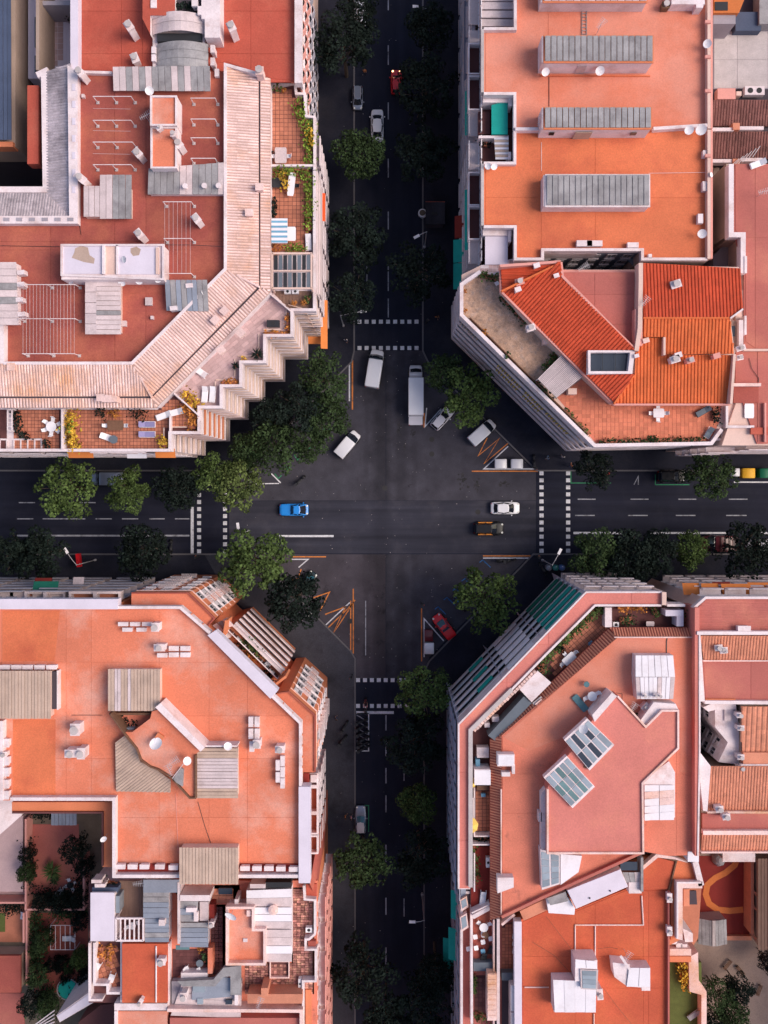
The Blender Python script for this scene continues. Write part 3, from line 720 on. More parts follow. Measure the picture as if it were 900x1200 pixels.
def car(label, px, py, head, L=4.4, Wd=1.75, paint='car_white', cabin=(.30,.98), roofp=None, hh=1.45, glass='carglass', cat='car', group='cars on the streets', z=0, lights='lamp_clear', doors=None, name='parked_car', rails=False):
    """head: heading in degrees, photo right = 0, photo up = 90. cabin: fractions along the length of the windscreen foot and rear foot from the front"""
    p = W(px, py, 1.2); t = thing(name, label, cat, (p.x, p.y, z), R(head), group); h = L/2; w = Wd/2
    b = MB(); bh = .88
    loft(b, [(-h,w*.72,.32,.72,.35),(-h+.08,w*.88,.25,.84,.3),(-h+.45,w*.98,.2,bh,.28),(-h*.3,w,.18,bh+.03,.28),(h*.35,w,.18,bh,.28),(h-.7,w*.97,.18,bh-.07,.28),(h-.25,w*.9,.22,bh-.16,.3),(h-.05,w*.76,.28,.66,.35),(h,w*.6,.35,.6,.4)], 16)
    lobj('body', b, paint, t, True)
    xf = h-L*cabin[0]; xr = h-L*cabin[1]; tf = xf-(.75 if L > 3.8 else .55); tr = xr+(.5 if cabin[1] < .93 else .22)
    g = MB(); zb, zt = bh-.06, hh
    def ring(x0, x1, wy0, z): return [(x0,-wy0*.84,z),(x0+.10,0,z),(x0,wy0*.84,z),((x0+x1)/2+.1,wy0,z),(x1,wy0*.86,z),(x1-.07,0,z),(x1,-wy0*.86,z),((x0+x1)/2+.1,-wy0,z)]
    r0 = ring(xf, xr, w*.93, zb); r1 = ring(tf, tr, w*.74, zt)
    g.add(r0+r1, [[i, i+8, (i+1) % 8+8, (i+1) % 8][::-1] for i in range(8)]+[[8,9,10,11,12,13,14,15]]); cb = lobj('window_glass', g, glass, t)
    rf = MB(); q = ring(tf-.03, tr+.03, w*.745, zt); q2 = ring(tf-.14, tr+.12, w*.66, zt+.06)
    rf.add(q+q2, [[i, (i+1) % 8, (i+1) % 8+8, i+8][::-1] for i in range(8)]+[[8,9,10,11,12,13,14,15]]); rf.add([(x,y,z+.0) for x,y,z in q], [list(range(8))[::-1]])
    lobj('roof', rf, roofp or paint, t)
    for s in (-1, 1):      # pillars between the windows
        for fr, to in ((.0,.0),(.5,.5),(1,1)):
            a = (xf*(1-fr)+xr*fr, s*w*.925, zb+.02); c = (tf*(1-to)+tr*to, s*w*.735, zt+.01)
            if fr == .5: a = (a[0]+.1, s*w*.945, a[2]); c = (c[0]+.1, s*w*.75, c[2])
            else: a = (a[0], s*w*.80, a[2]); c = (c[0], s*w*.64, c[2])
            pl = MB(); pl.bar(a, c, .09); lobj('window_pillar', pl, paint, t)
        m = MB(); m.ball((xf-.28, s*(w+.13), .98), .12, .11, .09, 8, 4); lobj('mirror', m, paint, t, True)
        l = MB(); l.ball((h-.24, s*w*.64, .66), .2, .17, .10, 8, 4); lobj('headlight', l, lights, t, True)
        l = MB(); l.ball((-h+.13, s*w*.68, .74), .12, .18, .1, 8, 4); lobj('tail_light', l, 'lamp_red', t, True)
        if doors:
            d = MB(); d.box(((xf+xr)/2-.05, s*(w-.02), .3), abs(xf-xr)*.66, .06, .62); d.bar(((xf+xr)/2+abs(xf-xr)*.27, s*(w*.93), .91), ((xf+xr)/2-abs(xf-xr)*.33, s*(w*.93), .91), .07, .03); lobj('door', d, doors, t)
        if rails:
            d = MB(); d.bar((tf-.2, s*w*.6, zt+.12), (tr+.2, s*w*.6, zt+.12), .05); lobj('roof_rail', d, 'metal', t)
    s = MB(); s.bar((xf+.05,-.5,bh+.0),(xf+.05,.5,bh+.0), .035); s.bar((h-.02,-.55,.42),(h-.02,.55,.42), .06, .12); s.bar((-h+.02,-.3,.6),(-h+.02,.3,.6), .04, .12)
    lobj('trim', s, 'dark_plastic', t)
    wheels(t, [(h-.85,w-.1),(h-.85,-w+.1),(-h+.8,w-.1),(-h+.8,-w+.1)])
    return t
def van(label, px, py, head, L=5.4, Wd=2.0, hh=2.3, paint='car_white', cat='van', name='delivery_van', ribs_=0, bars=0, small=False, cw=.95):
    p = W(px, py, 2.0); t = thing(name, label, cat, (p.x, p.y, 0), R(head), 'vans and lorries'); h = L/2; w = Wd/2
    nose = .95 if not small else .75
    b = MB(); loft(b, [(-h,w*.94,.3,hh-.06,.16),(-h+.06,w,.25,hh,.14),(0,w,.22,hh+.02,.14),(h-nose-.75,w*.99,.22,hh,.15),(h-nose-.62,w*.98,.22,hh-.06,.16)], 20)
    lobj('cargo_body', b, paint, t, True)
    b = MB(); bz = 1.15
    loft(b, [(h-nose-.7,w*.97,.2,bz+.1,.2),(h-nose,w*.95,.2,bz,.22),(h-.3,w*.88,.22,bz-.17,.28),(h-.05,w*.72,.3,bz-.33,.3),(h,w*.6,.38,.7,.4)], 18); lobj('bonnet', b, paint, t, True)
    g = MB(); x0, x1 = h-nose+.12, h-nose-.66
    g.add([(x0,-w*.86,bz-.04),(x0+.12,0,bz-.04),(x0,w*.86,bz-.04),(x1,w*.985,bz),(x1,-w*.985,bz),(x1+.16,-w*.82,hh-.07),(x1+.22,0,hh-.05),(x1+.16,w*.82,hh-.07),(x1-.02,w*.93,hh-.1),(x1-.02,-w*.93,hh-.1)],
          [[0,1,6,5],[1,2,7,6],[2,3,8,7],[4,0,5,9],[5,6,7,8,9]]); lobj('windscreen', g, 'carglass', t)
    for s in (-1, 1):
        m = MB(); m.box((h-nose-.05, s*(w+.14), 1.25), .12, .22, .32); lobj('mirror', m, 'dark_plastic', t)
        l = MB(); l.ball((h-.25, s*w*.66, .78), .18, .18, .12, 8, 4); lobj('headlight', l, 'lamp_clear', t, True)
        l = MB(); l.box((-h, s*w*.86, .9), .06, .12, .4); lobj('tail_light', l, 'lamp_red', t)
        l = MB(); l.bar((x1-.05, s*w*.985, .8), (x1-.75, s*w*.985, .8), .02, .7); lobj('door', l, paint, t)
    for k in range(ribs_):
        m = MB(); x = -h+.4+(L-nose-1.5)*k/(ribs_-1); m.bar((x,-w*.85,hh+.03),(x,w*.85,hh+.03), .06, .04); lobj('roof_rib', m, paint, t)
    for k in range(bars):
        m = MB(); x = -h+.5+(L-nose-1.9)*k/max(1,bars-1); m.bar((x,-w*.95,hh+.14),(x,w*.95,hh+.14), .09, .07); m.box((x,-w*.8,hh), .08,.08,.14); m.box((x,w*.8,hh), .08,.08,.14); lobj('roof_bar', m, 'dark_plastic', t)
    wheels(t, [(h-.95,w-.12),(h-.95,-w+.12),(-h+1.0,w-.12),(-h+1.0,-w+.12)], 1.05)
    return t
car('white taxi saloon driving up the top street, red tail lights towards the crossing', 442, 145.5, 90, 4.75, 1.85, cabin=(.2,.86), name='taxi')
car('small red car half under the dark tree near the top of the street', 464.5, 94, 90, 3.5, 1.6, 'car_red', lights='lamp_lit', cabin=(.28,.97))
car('silver grey car parked on the top street between two trees', 419, 113, -90, 3.4, 1.5, 'car_silver', roofp='car_silver', cabin=(.2,.98), rails=True)
car('white car parked at the very top of the street, mostly under foliage', 422, 12, 90, 4.2, 1.7)
car('white rounded car seen under the green tree right of the box truck', 519, 489, 48, 4.0, 1.7, 'car_pale')
car('blue hatchback driving right along the middle of the crossing', 344, 597.5, 0, 4.2, 1.75, 'car_blue', cabin=(.10,.62), glass='carglass', name='moving_car')
car('white saloon driving right, above the black and yellow taxi', 592.5, 595.5, 0, 4.2, 1.8, 'car_white', cabin=(.22,.90), name='moving_car')
car('black taxi with yellow doors driving right beside the right crossing', 573, 619.5, 0, 4.35, 1.85, 'car_black', cabin=(.24,.97), doors='car_yellow', roofp='car_black', glass='carglass', name='taxi')
car('red hatchback with teal windscreen parked slanted on the lower right corner', 520.5, 735, 128, 4.1, 1.65, 'car_red', glass='carglass_teal', cabin=(.25,.66))
car('pale blue car parked on the bottom street above the green tree', 422.5, 962, 90, 4.0, 1.6, 'car_silver', roofp='car_pale', glass='carglass_teal', cabin=(.36,.97))
car('dark car on the lower left corner beside the orange zigzag lines', 361, 681, 55, 3.0, 1.45, 'car_dark', glass='carglass_teal', cabin=(.2,.95))
car('black car parked inside green lines left of the olive green tree', 788, 558, 0, 4.0, 1.7, 'car_black', cabin=(.25,.97), lights='lamp_clear')
car('dark green car parked on the right street at the edge of the photo', 960, 640, 0, 4.2, 1.7, 'car_dark')
van('long white delivery van driving down over the top crossing, slightly turned', 439, 431, 81, 5.6, 2.1, 2.4)
van('small white van turning on the upper left side of the junction', 407, 520, 50, 4.3, 1.75, 1.75, small=True, name='small_van')
van('white van with ribbed roof parked between two trees on the left street', 124, 561, 180, 5.0, 1.9, 2.2, 'car_silver', ribs_=6)
van('dark red van with pale roof and roof bars parked on the lower right street', 845, 637.5, 180, 4.8, 2.3, 2.0, 'car_maroon', bars=4)
van('pale van parked under the tree at the right edge of the photo', 897, 640, 180, 4.6, 1.9, 2.1, 'car_pale')
van('white van parked slanted beside the orange zigzag marks, nose up right', 566, 506, 42, 4.4, 1.8, 1.8, 'car_white', small=True)
# box truck
p = W(487.5, 455, 2.6); t = thing('box_truck', 'white box truck with tail lift parked right below the top crossing', 'truck', (p.x, p.y, 0), R(90), 'vans and lorries')
m = MB(); m.box((-1.2,0,.95), 5.4, 2.15, 2.15); lobj('cargo_box', m, 'car_white', t)
m = MB()
for s in (-1,1): m.bar((-3.9,s*1.05,3.13),(1.5,s*1.05,3.13), .07)
m.bar((-3.88,-1.05,3.13),(-3.88,1.05,3.13), .07); m.bar((1.48,-1.05,3.13),(1.48,1.05,3.13), .07); lobj('roof_edge', m, 'metal', t)
m = MB(); m.box((-4.55,0,.95), 1.25, 2.0, .08); m.bar((-3.95,-1.05,1.05),(-3.95,1.05,1.05), .1); lobj('tail_lift', m, 'car_pale', t)
m = MB(); m.bar((-4.0,-1.0,2.9),(-4.0,1.0,2.9), .06); lobj('box_door', m, 'dark_plastic', t)
m = MB(); loft(m, [(1.6,.93,.5,2.35,.2),(2.3,.95,.5,2.3,.2),(2.6,.93,.45,1.5,.22),(3.2,.9,.4,1.3,.26),(3.5,.75,.5,1.1,.3)], 18); lobj('cab', m, 'car_white', t, True)
m = MB(); m.add([(2.95,-.78,1.36),(3.05,0,1.36),(2.95,.78,1.36),(2.36,.8,2.27),(2.42,0,2.29),(2.36,-.8,2.27)], [[0,1,4,5],[1,2,3,4]]); lobj('windscreen', m, 'carglass', t)
m = MB(); m.box((-1,0,.55), 7, .9, .3); lobj('chassis', m, 'dark_plastic', t)
for s in (-1,1):
    m = MB(); m.box((2.7, s*1.12, 1.5), .12,.22,.35); lobj('mirror', m, 'dark_plastic', t)
    m = MB(); m.ball((3.38, s*.62, .8), .14,.16,.1,8,4); lobj('headlight', m, 'lamp_clear', t)
    m = MB(); m.box((-5.15, s*.9, .95), .08,.14,.1); lobj('tail_light', m, 'lamp_red', t)
wheels(t, [(2.5,.85),(2.5,-.85),(-2.6,.85),(-2.6,-.85)], 1.15)

# waste containers
def container(label, px, py, mat, rz=0, lid=None, l=1.75, w=1.4, name='waste_container', group='waste containers'):
    p = W(px, py, 1.4); t = thing(name, label, 'waste container', (p.x, p.y, .02), R(rz), group)
    m = MB(); m.prism([(-l/2*.94,-w/2*.92),(l/2*.94,-w/2*.92),(l/2*.94,w/2*.92),(-l/2*.94,w/2*.92)], 1.2, .1); lobj('container_body', m, mat, t)
    m = MB(); loft(m, [(-l/2,w*.44,1.12,1.30,.3),(-l/2+.1,w/2,1.12,1.42,.3),(l/2-.1,w/2,1.12,1.42,.3),(l/2,w*.44,1.12,1.30,.3)], 12); ld = lobj('lid', m, lid or mat, t, True)
    m = MB(); m.bar((-l*.36,-w*.5,1.2),(l*.36,-w*.5,1.2), .05); lobj('handle', m, 'dark_plastic', t)
    for x in (-1,1):
        for y in (-1,1):
            m = MB(); m.tube([(x*l*.38,y*w*.38-.04,.08),(x*l*.38,y*w*.38+.04,.08)], .09, 8); lobj('castor', m, 'tyre', t)
container('left of two white lidded waste containers in the white triangle', 587, 543.5, 'bin_grey', 0, 'car_white')
container('right of two white lidded waste containers in the white triangle', 606, 543.5, 'bin_grey', 0, 'car_white')
container('yellow recycling container beside the right street', 877.5, 554.5, 'bin_yellow', 0, None, 1.9, 1.45)
container('dark green recycling container right of the yellow one', 897, 554.5, 'bin_green', 0, None, 1.7, 1.4)
container('white lidded container between the olive green tree and the yellow container', 862, 553.5, 'bin_grey', 0, 'car_pale', 1.3, 1.2)
container('grey white container below the dark red one by the bottom kerb', 503, 760, 'bin_grey', 90, 'car_white', 1.65, 1.4)
container('dark red container next to the tip of the white triangle line', 502.5, 745, 'car_maroon', 90, 'car_maroon', 1.7, 1.25)
for x, m_, lb in ((643.5,'bin_grey','grey round recycling bank left of its two neighbours by the right crossing'),(651.5,'bin_teal','green round recycling bank in the middle of the three'),(659,'bin_blue','blue round recycling bank right of the green one')):
    p = W(x, 665.5, 1.4); t = thing('recycling_bank', lb, 'recycling bin', (p.x, p.y, .12), 0, 'round recycling banks')
    m = MB(); m.cyl((0,0,0), .42, 1.1, 12, .46); lobj('container_body', m, m_, t); m = MB(); m.ball((0,0,1.1), .46,.46,.4,12,4,0.0); lobj('dome_lid', m, m_, t, True)
    m = MB(); m.cyl((0,.12,1.38), .13, .09, 8); lobj('slot', m, 'white_plastic', t)

# scooters
def scooter_proto():
    t = thing('motor_scooter', 'x', 'scooter', (0,0,-500), 0, 'scooters and motorbikes')
    m = MB(); loft(m, [(-.85,.10,.6,.8,.6),(-.55,.2,.45,.82,.5),(-.05,.17,.35,.78,.5),(.1,.12,.25,.42,.5),(.4,.12,.25,.42,.5),(.55,.18,.35,.95,.6),(.75,.12,.4,.8,.6)], 10); lobj('body', m, 'white_plastic', t, True)
    m = MB(); loft(m, [(-.75,.1,.78,.86,.5),(-.5,.17,.78,.92,.5),(0,.13,.76,.86,.5)], 10); lobj('seat', m, 'dark_plastic', t, True)
    m = MB(); m.tube([(.52,-.36,1.05),(.6,0,1.02),(.52,.36,1.05)], .025, 6); lobj('handlebar', m, 'dark_plastic', t)
    for x in (-.68,.72):
        m = MB(); m.tube([(x,-.06,.25),(x,.06,.25)], .25, 12); lobj('wheel', m, 'tyre', t)
    return t
SCO = scooter_proto(); first = True
def scooter(label, px, py, head, mat='white_plastic', box=False):
    global first
    p = W(px, py, .8); loc = (p.x, p.y, .01)
    if first: t = SCO; t.location = loc; t.rotation_euler = (0,0,R(head)); t['label'] = label; first = False
    else: t = dup(SCO, loc, R(head), label)
    for c in t.children:
        if c.name.startswith('body'):
            if mat != 'white_plastic':
                c.data = c.data.copy(); c.data.materials[0] = MATS[mat]
    if box:
        m = MB(); m.box((-.85,0,.9), .4,.42,.32); lobj('top_box', m, 'dark_plastic', t)
    return t
for i, (x, y, h_, mt, lb) in enumerate((
 (424,846,20,'dark_plastic','uppermost scooter in the hatched bay below the bottom stop line'),(424,853,22,'white_plastic','pale scooter second in the hatched bay'),
 (425,860,18,'dark_plastic','black scooter in the middle of the hatched bay'),(426,867,25,'white_plastic','white fronted scooter fourth in the hatched bay'),
 (426,873,20,'dark_plastic','dark scooter fifth in the hatched bay'),(426,878,22,'white_plastic','lowest scooter in the hatched bay'),
 (636,666,120,'white_plastic','white scooter standing alone left of the round recycling banks'),(540,712,-40,'dark_plastic','dark scooter tucked under the big tree above the red car'),
 (536,704,-40,'car_blue','blue scooter under the left edge of the big lower right tree'),(708,561,80,'white_plastic','white scooter under the tree beside the right crossing'),
 (404,852,60,'dark_plastic','dark motorbike on the pavement beside the oil stains'),(402,868,50,'dark_plastic','dark motorbike on the pavement below the other one'),
 (712,559,70,'car_red','red scooter beside the white one by the right crossing'),(352,563,45,'white_plastic','white scooter at the green parking ticks on the upper left'),
 (354,527,50,'white_plastic','pale scooter nearest the dark trees on the upper left corner'),(590,657,0,'dark_plastic','dark scooter behind the orange and white line at the lower right'),
 (598,657,10,'white_plastic','pale scooter right of the dark one behind the orange and white line'),(626,540,90,'dark_plastic','black scooter above the right crossing beside the kerb'),
 (200,640,90,'white_plastic','white scooter beside the stop line of the left crossing'),(498,1148,60,'dark_plastic','dark scooter by the kerb near the bottom of the street'))):
    scooter(lb, x, y, h_, mt, i % 3 == 0)

# people: one skinned figure, clothing as its children
def skinobj(name, joints, edges, mat, parent, sub=1):
    me = bpy.data.meshes.new(name); me.from_pydata([j[:3] for j in joints], edges, []); me.materials.append(MATS[mat])
    o = bpy.data.objects.new(name, me); C.objects.link(o); o.parent = parent
    s = o.modifiers.new('skin', 'SKIN'); s.use_smooth_shade = True
    for k, j in enumerate(joints):
        v = me.skin_vertices[0].data[k]; v.radius = (j[3], j[4] if len(j) > 4 else j[3]); v.use_root = (k == 0)
    u = o.modifiers.new('sub', 'SUBSURF'); u.levels = sub; u.render_levels = sub
    return o
def person(label, px, py, head, top='cl_blue', legs='cl_jean', sit=False, z=.12, stride=.22, hold=None):
    p = W(px, py, 1.0+z); t = thing('person', label, 'person', (p.x, p.y, z), R(head), None)
    if sit: kn = [(.38,.12,.62+.1),(.38,-.12,.72)]; ft = [(.35,.16,.28),(.35,-.16,.28)]; pel = (-.05,0,.85)
    else: kn = [(stride*.5,.09,.5),(-stride*.35,-.09,.5)]; ft = [(stride,.09,.07),(-stride,-.09,.08)]; pel = (0,0,.95)
    ch = (pel[0]+.06,0,pel[2]+.42); nk = (ch[0]+.02,0,ch[2]+.16); hd = (nk[0]+.03,0,nk[2]+.14)
    hand = [(ch[0]+(.5 if sit else .2),.26,pel[2]+(.2 if sit else -.1)),(ch[0]+(.5 if sit else -.15),-.26,pel[2]+(.2 if sit else -.1))]
    J = [(*pel,.12,.09),(*ch,.13,.09),(*nk,.05),(*hd,.10,.085),(hd[0]+.0,0,hd[2]+.09,.06)]
    E = [(0,1),(1,2),(2,3),(3,4)]
    for s, k, f_, hn in ((1,kn[0],ft[0],hand[0]),(-1,kn[1],ft[1],hand[1])):
        b = len(J); J += [(pel[0],s*.09,pel[2]-.08,.085),(*k,.06),(*f_,.04),(f_[0]+.16,f_[1],f_[2]-.03,.035)]; E += [(0,b),(b,b+1),(b+1,b+2),(b+2,b+3)]
        b = len(J); J += [(ch[0],s*.18,ch[2]+.06,.055),((ch[0]+hn[0])/2-.02,s*.25,(ch[2]+hn[2])/2,.042),(*hn,.03),(hn[0]+.07,hn[1],hn[2]-.04,.022)]; E += [(1,b),(b,b+1),(b+1,b+2),(b+2,b+3)]
    skinobj('body', J, E, 'skin', t)
    S = [(*pel,.135,.105),(*ch,.15,.11),(ch[0],.19,ch[2]+.06,.07),((ch[0]+hand[0][0])/2-.02,.25,(ch[2]+hand[0][2])/2,.056),(ch[0],-.19,ch[2]+.06,.07),((ch[0]+hand[1][0])/2-.02,-.25,(ch[2]+hand[1][2])/2,.056)]
    skinobj('jacket', S, [(0,1),(1,2),(2,3),(1,4),(4,5)], top, t)
    S = [(pel[0],0,pel[2]-.02,.13,.105)]; Es = []
    for s, k, f_ in ((1,kn[0],ft[0]),(-1,kn[1],ft[1])):
        b = len(S); S += [(pel[0],s*.09,pel[2]-.09,.1),(*k,.075),(f_[0],f_[1],f_[2]+.06,.055)]; Es += [(0,b),(b,b+1),(b+1,b+2)]
    skinobj('trousers', S, Es, legs, t)
    m = MB(); m.ball((hd[0]-.015,0,hd[2]+.05), .115,.1,.12,12,6,-.2); lobj('hair' if not sit else 'helmet', m, 'hair' if not sit else 'white_plastic', t, True)
    for s in (-1,1):
        m = MB(); m.ball((hd[0]+.10, s*.035, hd[2]+.02), .012,.014,.012,6,4); lobj('eye', m, 'dark_plastic', t)
        m = MB(); m.ball((hd[0], s*.105, hd[2]), .02,.015,.03,6,4); lobj('ear', m, 'skin', t)
    m = MB(); m.ball((hd[0]+.115, 0, hd[2]-.01), .018,.014,.025,6,4); lobj('nose', m, 'skin', t)
    return t
scooter('motorbike with a rider waiting on the bottom crossing', 428.5, 826, 90, 'car_maroon')
person('rider in a pale pink jacket sitting on the motorbike at the bottom crossing', 428.5, 828, 90, 'cl_pink', 'cl_dark', True, .0)
person('pedestrian in an orange coat right of the top crossing', 512, 371, -70, 'cl_orange', 'cl_dark')
person('pedestrian in orange standing above the right crossing', 669, 545, 30, 'cl_orange', 'cl_jean')
person('person in light blue on the pavement below the slatted balconies', 642.5, 536, 200, 'cl_blue', 'cl_white')
person('person in white near the orange roofed corner, right of the one in light blue', 659.5, 535.5, 80, 'cl_white', 'cl_jean')
person('person in an orange top walking behind the pale blue parked car', 404.5, 957.5, 10, 'cl_orange', 'cl_dark')
person('person in pale clothes beside the pale blue parked car', 412, 958, -170, 'cl_pink', 'cl_jean')
person('person in an orange coat standing by the silver parked car', 427, 84, 90, 'cl_orange', 'cl_dark')
person('person in dark clothes walking on the lower left pavement', 394, 843, 60, 'cl_dark', 'cl_jean')
person('person in red near the dark red container', 501, 742, 60, 'cl_red', 'cl_dark', z=.02) if False else None
person('person in white walking on the pavement left of the top crossing', 405, 398, -80, 'cl_white', 'cl_jean')

# street lamps and traffic lights
def lamp(label, hx, hy, bx_, by_, h=8.5, cat='street lamp', group='street lamps'):
    head = W(hx, hy, h); base = W(bx_, by_, h-.5); base.z = .12
    t = thing('street_lamp', label, cat, base, 0, group); d = head-Vector((base.x, base.y, h)); d.z = 0; L = d.length; u = d.normalized(); o = Vector((0,0,-.12))
    m = MB(); m.cyl((0,0,0), .17, .5, 10); m.cyl((0,0,.5), .09, h-.9, 10, .055); lobj('post', m, 'metal', t)
    m = MB(); pts = [Vector((0,0,h-.55)), u*(L*.3)+Vector((0,0,h-.2)), u*(L*.7)+Vector((0,0,h-.05)), u*L+Vector((0,0,h-.08))]; m.tube(pts, .045, 6); lobj('arm', m, 'metal', t)
    m = MB(); a = math.atan2(u.y, u.x); q = u*(L+.1); m.box((q.x, q.y, h-.14), .85, .36, .14, a); lobj('lamp_head', m, 'white_plastic', t)
    m = MB(); m.box((q.x, q.y, h-.17), .6, .26, .03, a); lobj('lens', m, 'glass_blue', t)
lamp('street lamp with a bent arm beside the red sign on the lower left street', 78, 646, 90, 662)
lamp('street lamp at the top of the street by the dark right tree', 488, 8, 499, 11)
lamp('street lamp poking out of the dark tree near the orange zigzag lines', 361, 721, 351, 729)
lamp('street lamp at the left end of the top crossing', 425, 365, 399, 370)
lamp('street lamp on the bottom street between the lower trees', 484, 1080, 497, 1078)
lamp('street lamp right of the scooter by the right crossing', 655.5, 647, 647, 662)
lamp('street lamp with an orange tinted head above the largest bright tree', 279, 617, 281, 626)
lamp('short lamp by the black and yellow ring above the top crossing trees', 489, 277, 500, 272)
def tlight(label, px, py, rz=0):
    p = W(px, py, 3); t = thing('traffic_light', label, 'traffic light', (p.x, p.y, .12), R(rz), 'traffic lights')
    m = MB(); m.cyl((0,0,0), .08, 3.2, 8); lobj('post', m, 'iron', t)
    m = MB(); m.box((.18,0,2.2), .22,.3,.95); h_ = lobj('signal_head', m, 'dark_plastic', t)
    for k, c_ in enumerate(('lamp_red','car_yellow','bin_green')):
        m = MB(); m.ball((.3,0,3.0-.3*k), .04,.1,.1,8,4); lobj('lens', m, c_, t)
tlight('traffic light at the left end of the top crossing', 412, 376, 180); tlight('traffic light at the right end of the top crossing', 500, 375, 0)
tlight('traffic light on the lower pavement at the right crossing', 632, 654, 90); tlight('traffic light on the upper pavement at the right crossing', 629, 548, -90)
tlight('traffic light on the lower pavement at the left crossing', 229, 654, 90); tlight('traffic light at the left end of the bottom crossing', 412, 795, 180)
tlight('traffic light on the lower right corner beside the orange kerb line', 494.5, 709, 0)
# flag banner by the lamp and the small red and white barrier
p = W(92.5, 656, 2.5); t = thing('banner_sign', 'red banner sign hanging beside the street lamp on the lower left street', 'sign', (p.x, p.y, .12))
m = MB(); m.cyl((0,0,0), .05, 3, 8); lobj('post', m, 'iron', t); m = MB(); m.bar((.1,-1.0,2.4),(-.1,.9,2.4), .5, .9); lobj('banner', m, 'car_red', t)
p = W(495, 250, .5); t = thing('ring_planter', 'round white rimmed planter ring on the kerb of the top street', 'planter', (p.x, p.y, .12))
m = MB(); m.cyl((0,0,0), .62, .6, 16); m.cyl((0,0,.6), .62, .03, 16, .5); lobj('rim', m, 'white_plastic', t); m = MB(); m.cyl((0,0,.55), .45, .1, 12); lobj('soil', m, 'earth', t)
p = W(510, 250, 2.4); t = thing('street_kiosk', 'low dark kiosk with a red edge beside the round planter ring', 'kiosk', (p.x, p.y, .12), 0)
m = MB(); m.box((0,0,0), 2.5,2.9,2.3); lobj('wall', m, 'dark_wall', t); m = MB(); m.box((0,0,2.3), 2.8,3.2,.12); lobj('roof', m, 'asphalt_worn_lit', t); m = MB(); m.box((0,1.62,2.2), 2.8,.08,.25); lobj('fascia', m, 'roof_brown', t)
m = MB(); m.box((-.1,-.1,2.42), .8,.4,.2); lobj('roof_vent', m, 'iron', t)
# ---------------- building helpers ----------------
def offs(w, d, closed=False):
    """points moved d metres to the right-hand side of the run"""
    L, Rr = strip_outline(w, 2*abs(d), closed); q = Rr if d > 0 else L
    return [Vector((x, y, 0)) for x, y in q]
def band(par, name, w, o0, o1, z1, z0, mat, label=None, sub=None):
    a, b = offs(w, o0) if o0 else [Vector((p.x, p.y, 0)) for p in w], offs(w, o1); mb = MB(); n = len(w)
    v = [(p.x, p.y, z) for z in (z0, z1) for p in a+b]; f = []
    for i in range(n-1):
        A, B, D, E = i, n+i, 2*n+i, 3*n+i
        f += [[D, E, E+1, D+1], [A, A+1, B+1, B], [B, B+1, E+1, E], [A+1, A, D, D+1]]
    f += [[0, n, 3*n, 2*n], [n-1, 3*n-1, 4*n-1, 2*n-1][::1]]
    f[-1] = [n-1, 3*n-1, 4*n-1, 2*n-1]
    mb.add(v, f); return mb.build(name, mat, par, label=label)
WINM = {}
def winmesh(w, h, fm, gm):
    k = (w, h, fm, gm)
    if k not in WINM:
        m = MB(); t = .09
        for x0, x1, z0, z1 in ((-w/2-t,-w/2,0,h),(w/2,w/2+t,0,h),(-w/2-t,w/2+t,h,h+t),(-w/2-t,w/2+t,-t,0),(-.03,.03,0,h)):
            m.box(((x0+x1)/2, .04, z0), x1-x0, .12, z1-z0)
        s = MB(); s.box((0, .12, -.14), w+.3, .26, .05)
        g = MB(); g.box((0, .012, .0), w, .03, h)
        sh = MB(); sh.box((-w*.25, .07, h*.35), w*.46, .05, h*.64)
        WINM[k] = (m.mesh('window', fm), g.mesh('pane', gm), s.mesh('sill', fm), sh.mesh('shutter', fm))
    return WINM[k]
def windows(par, a, b, z, n, w=1.1, h=2.0, fm='railing_white', gm='glass', off=0.0, skip=()):
    """a,b world points; windows face the right-hand side of a->b"""
    d = (b-a); L = math.hypot(d.x, d.y); u = Vector((d.x/L, d.y/L, 0)); nr = Vector((u.y, -u.x, 0)); ang = math.atan2(u.y, u.x)+math.pi
    ms = winmesh(w, h, fm, gm)
    for i in range(n):
        if i in skip: continue
        p = a + u*(L*(i+.5)/n) + nr*off
        o = inst('window', ms[0], par, (p.x, p.y, z), ang)
        for nm, me in (('pane', ms[1]), ('sill', ms[2])) + ((('shutter', ms[3]),) if random.random() < .4 else ()):
            c = bpy.data.objects.new(nm, me); C.objects.link(c); c.parent = o
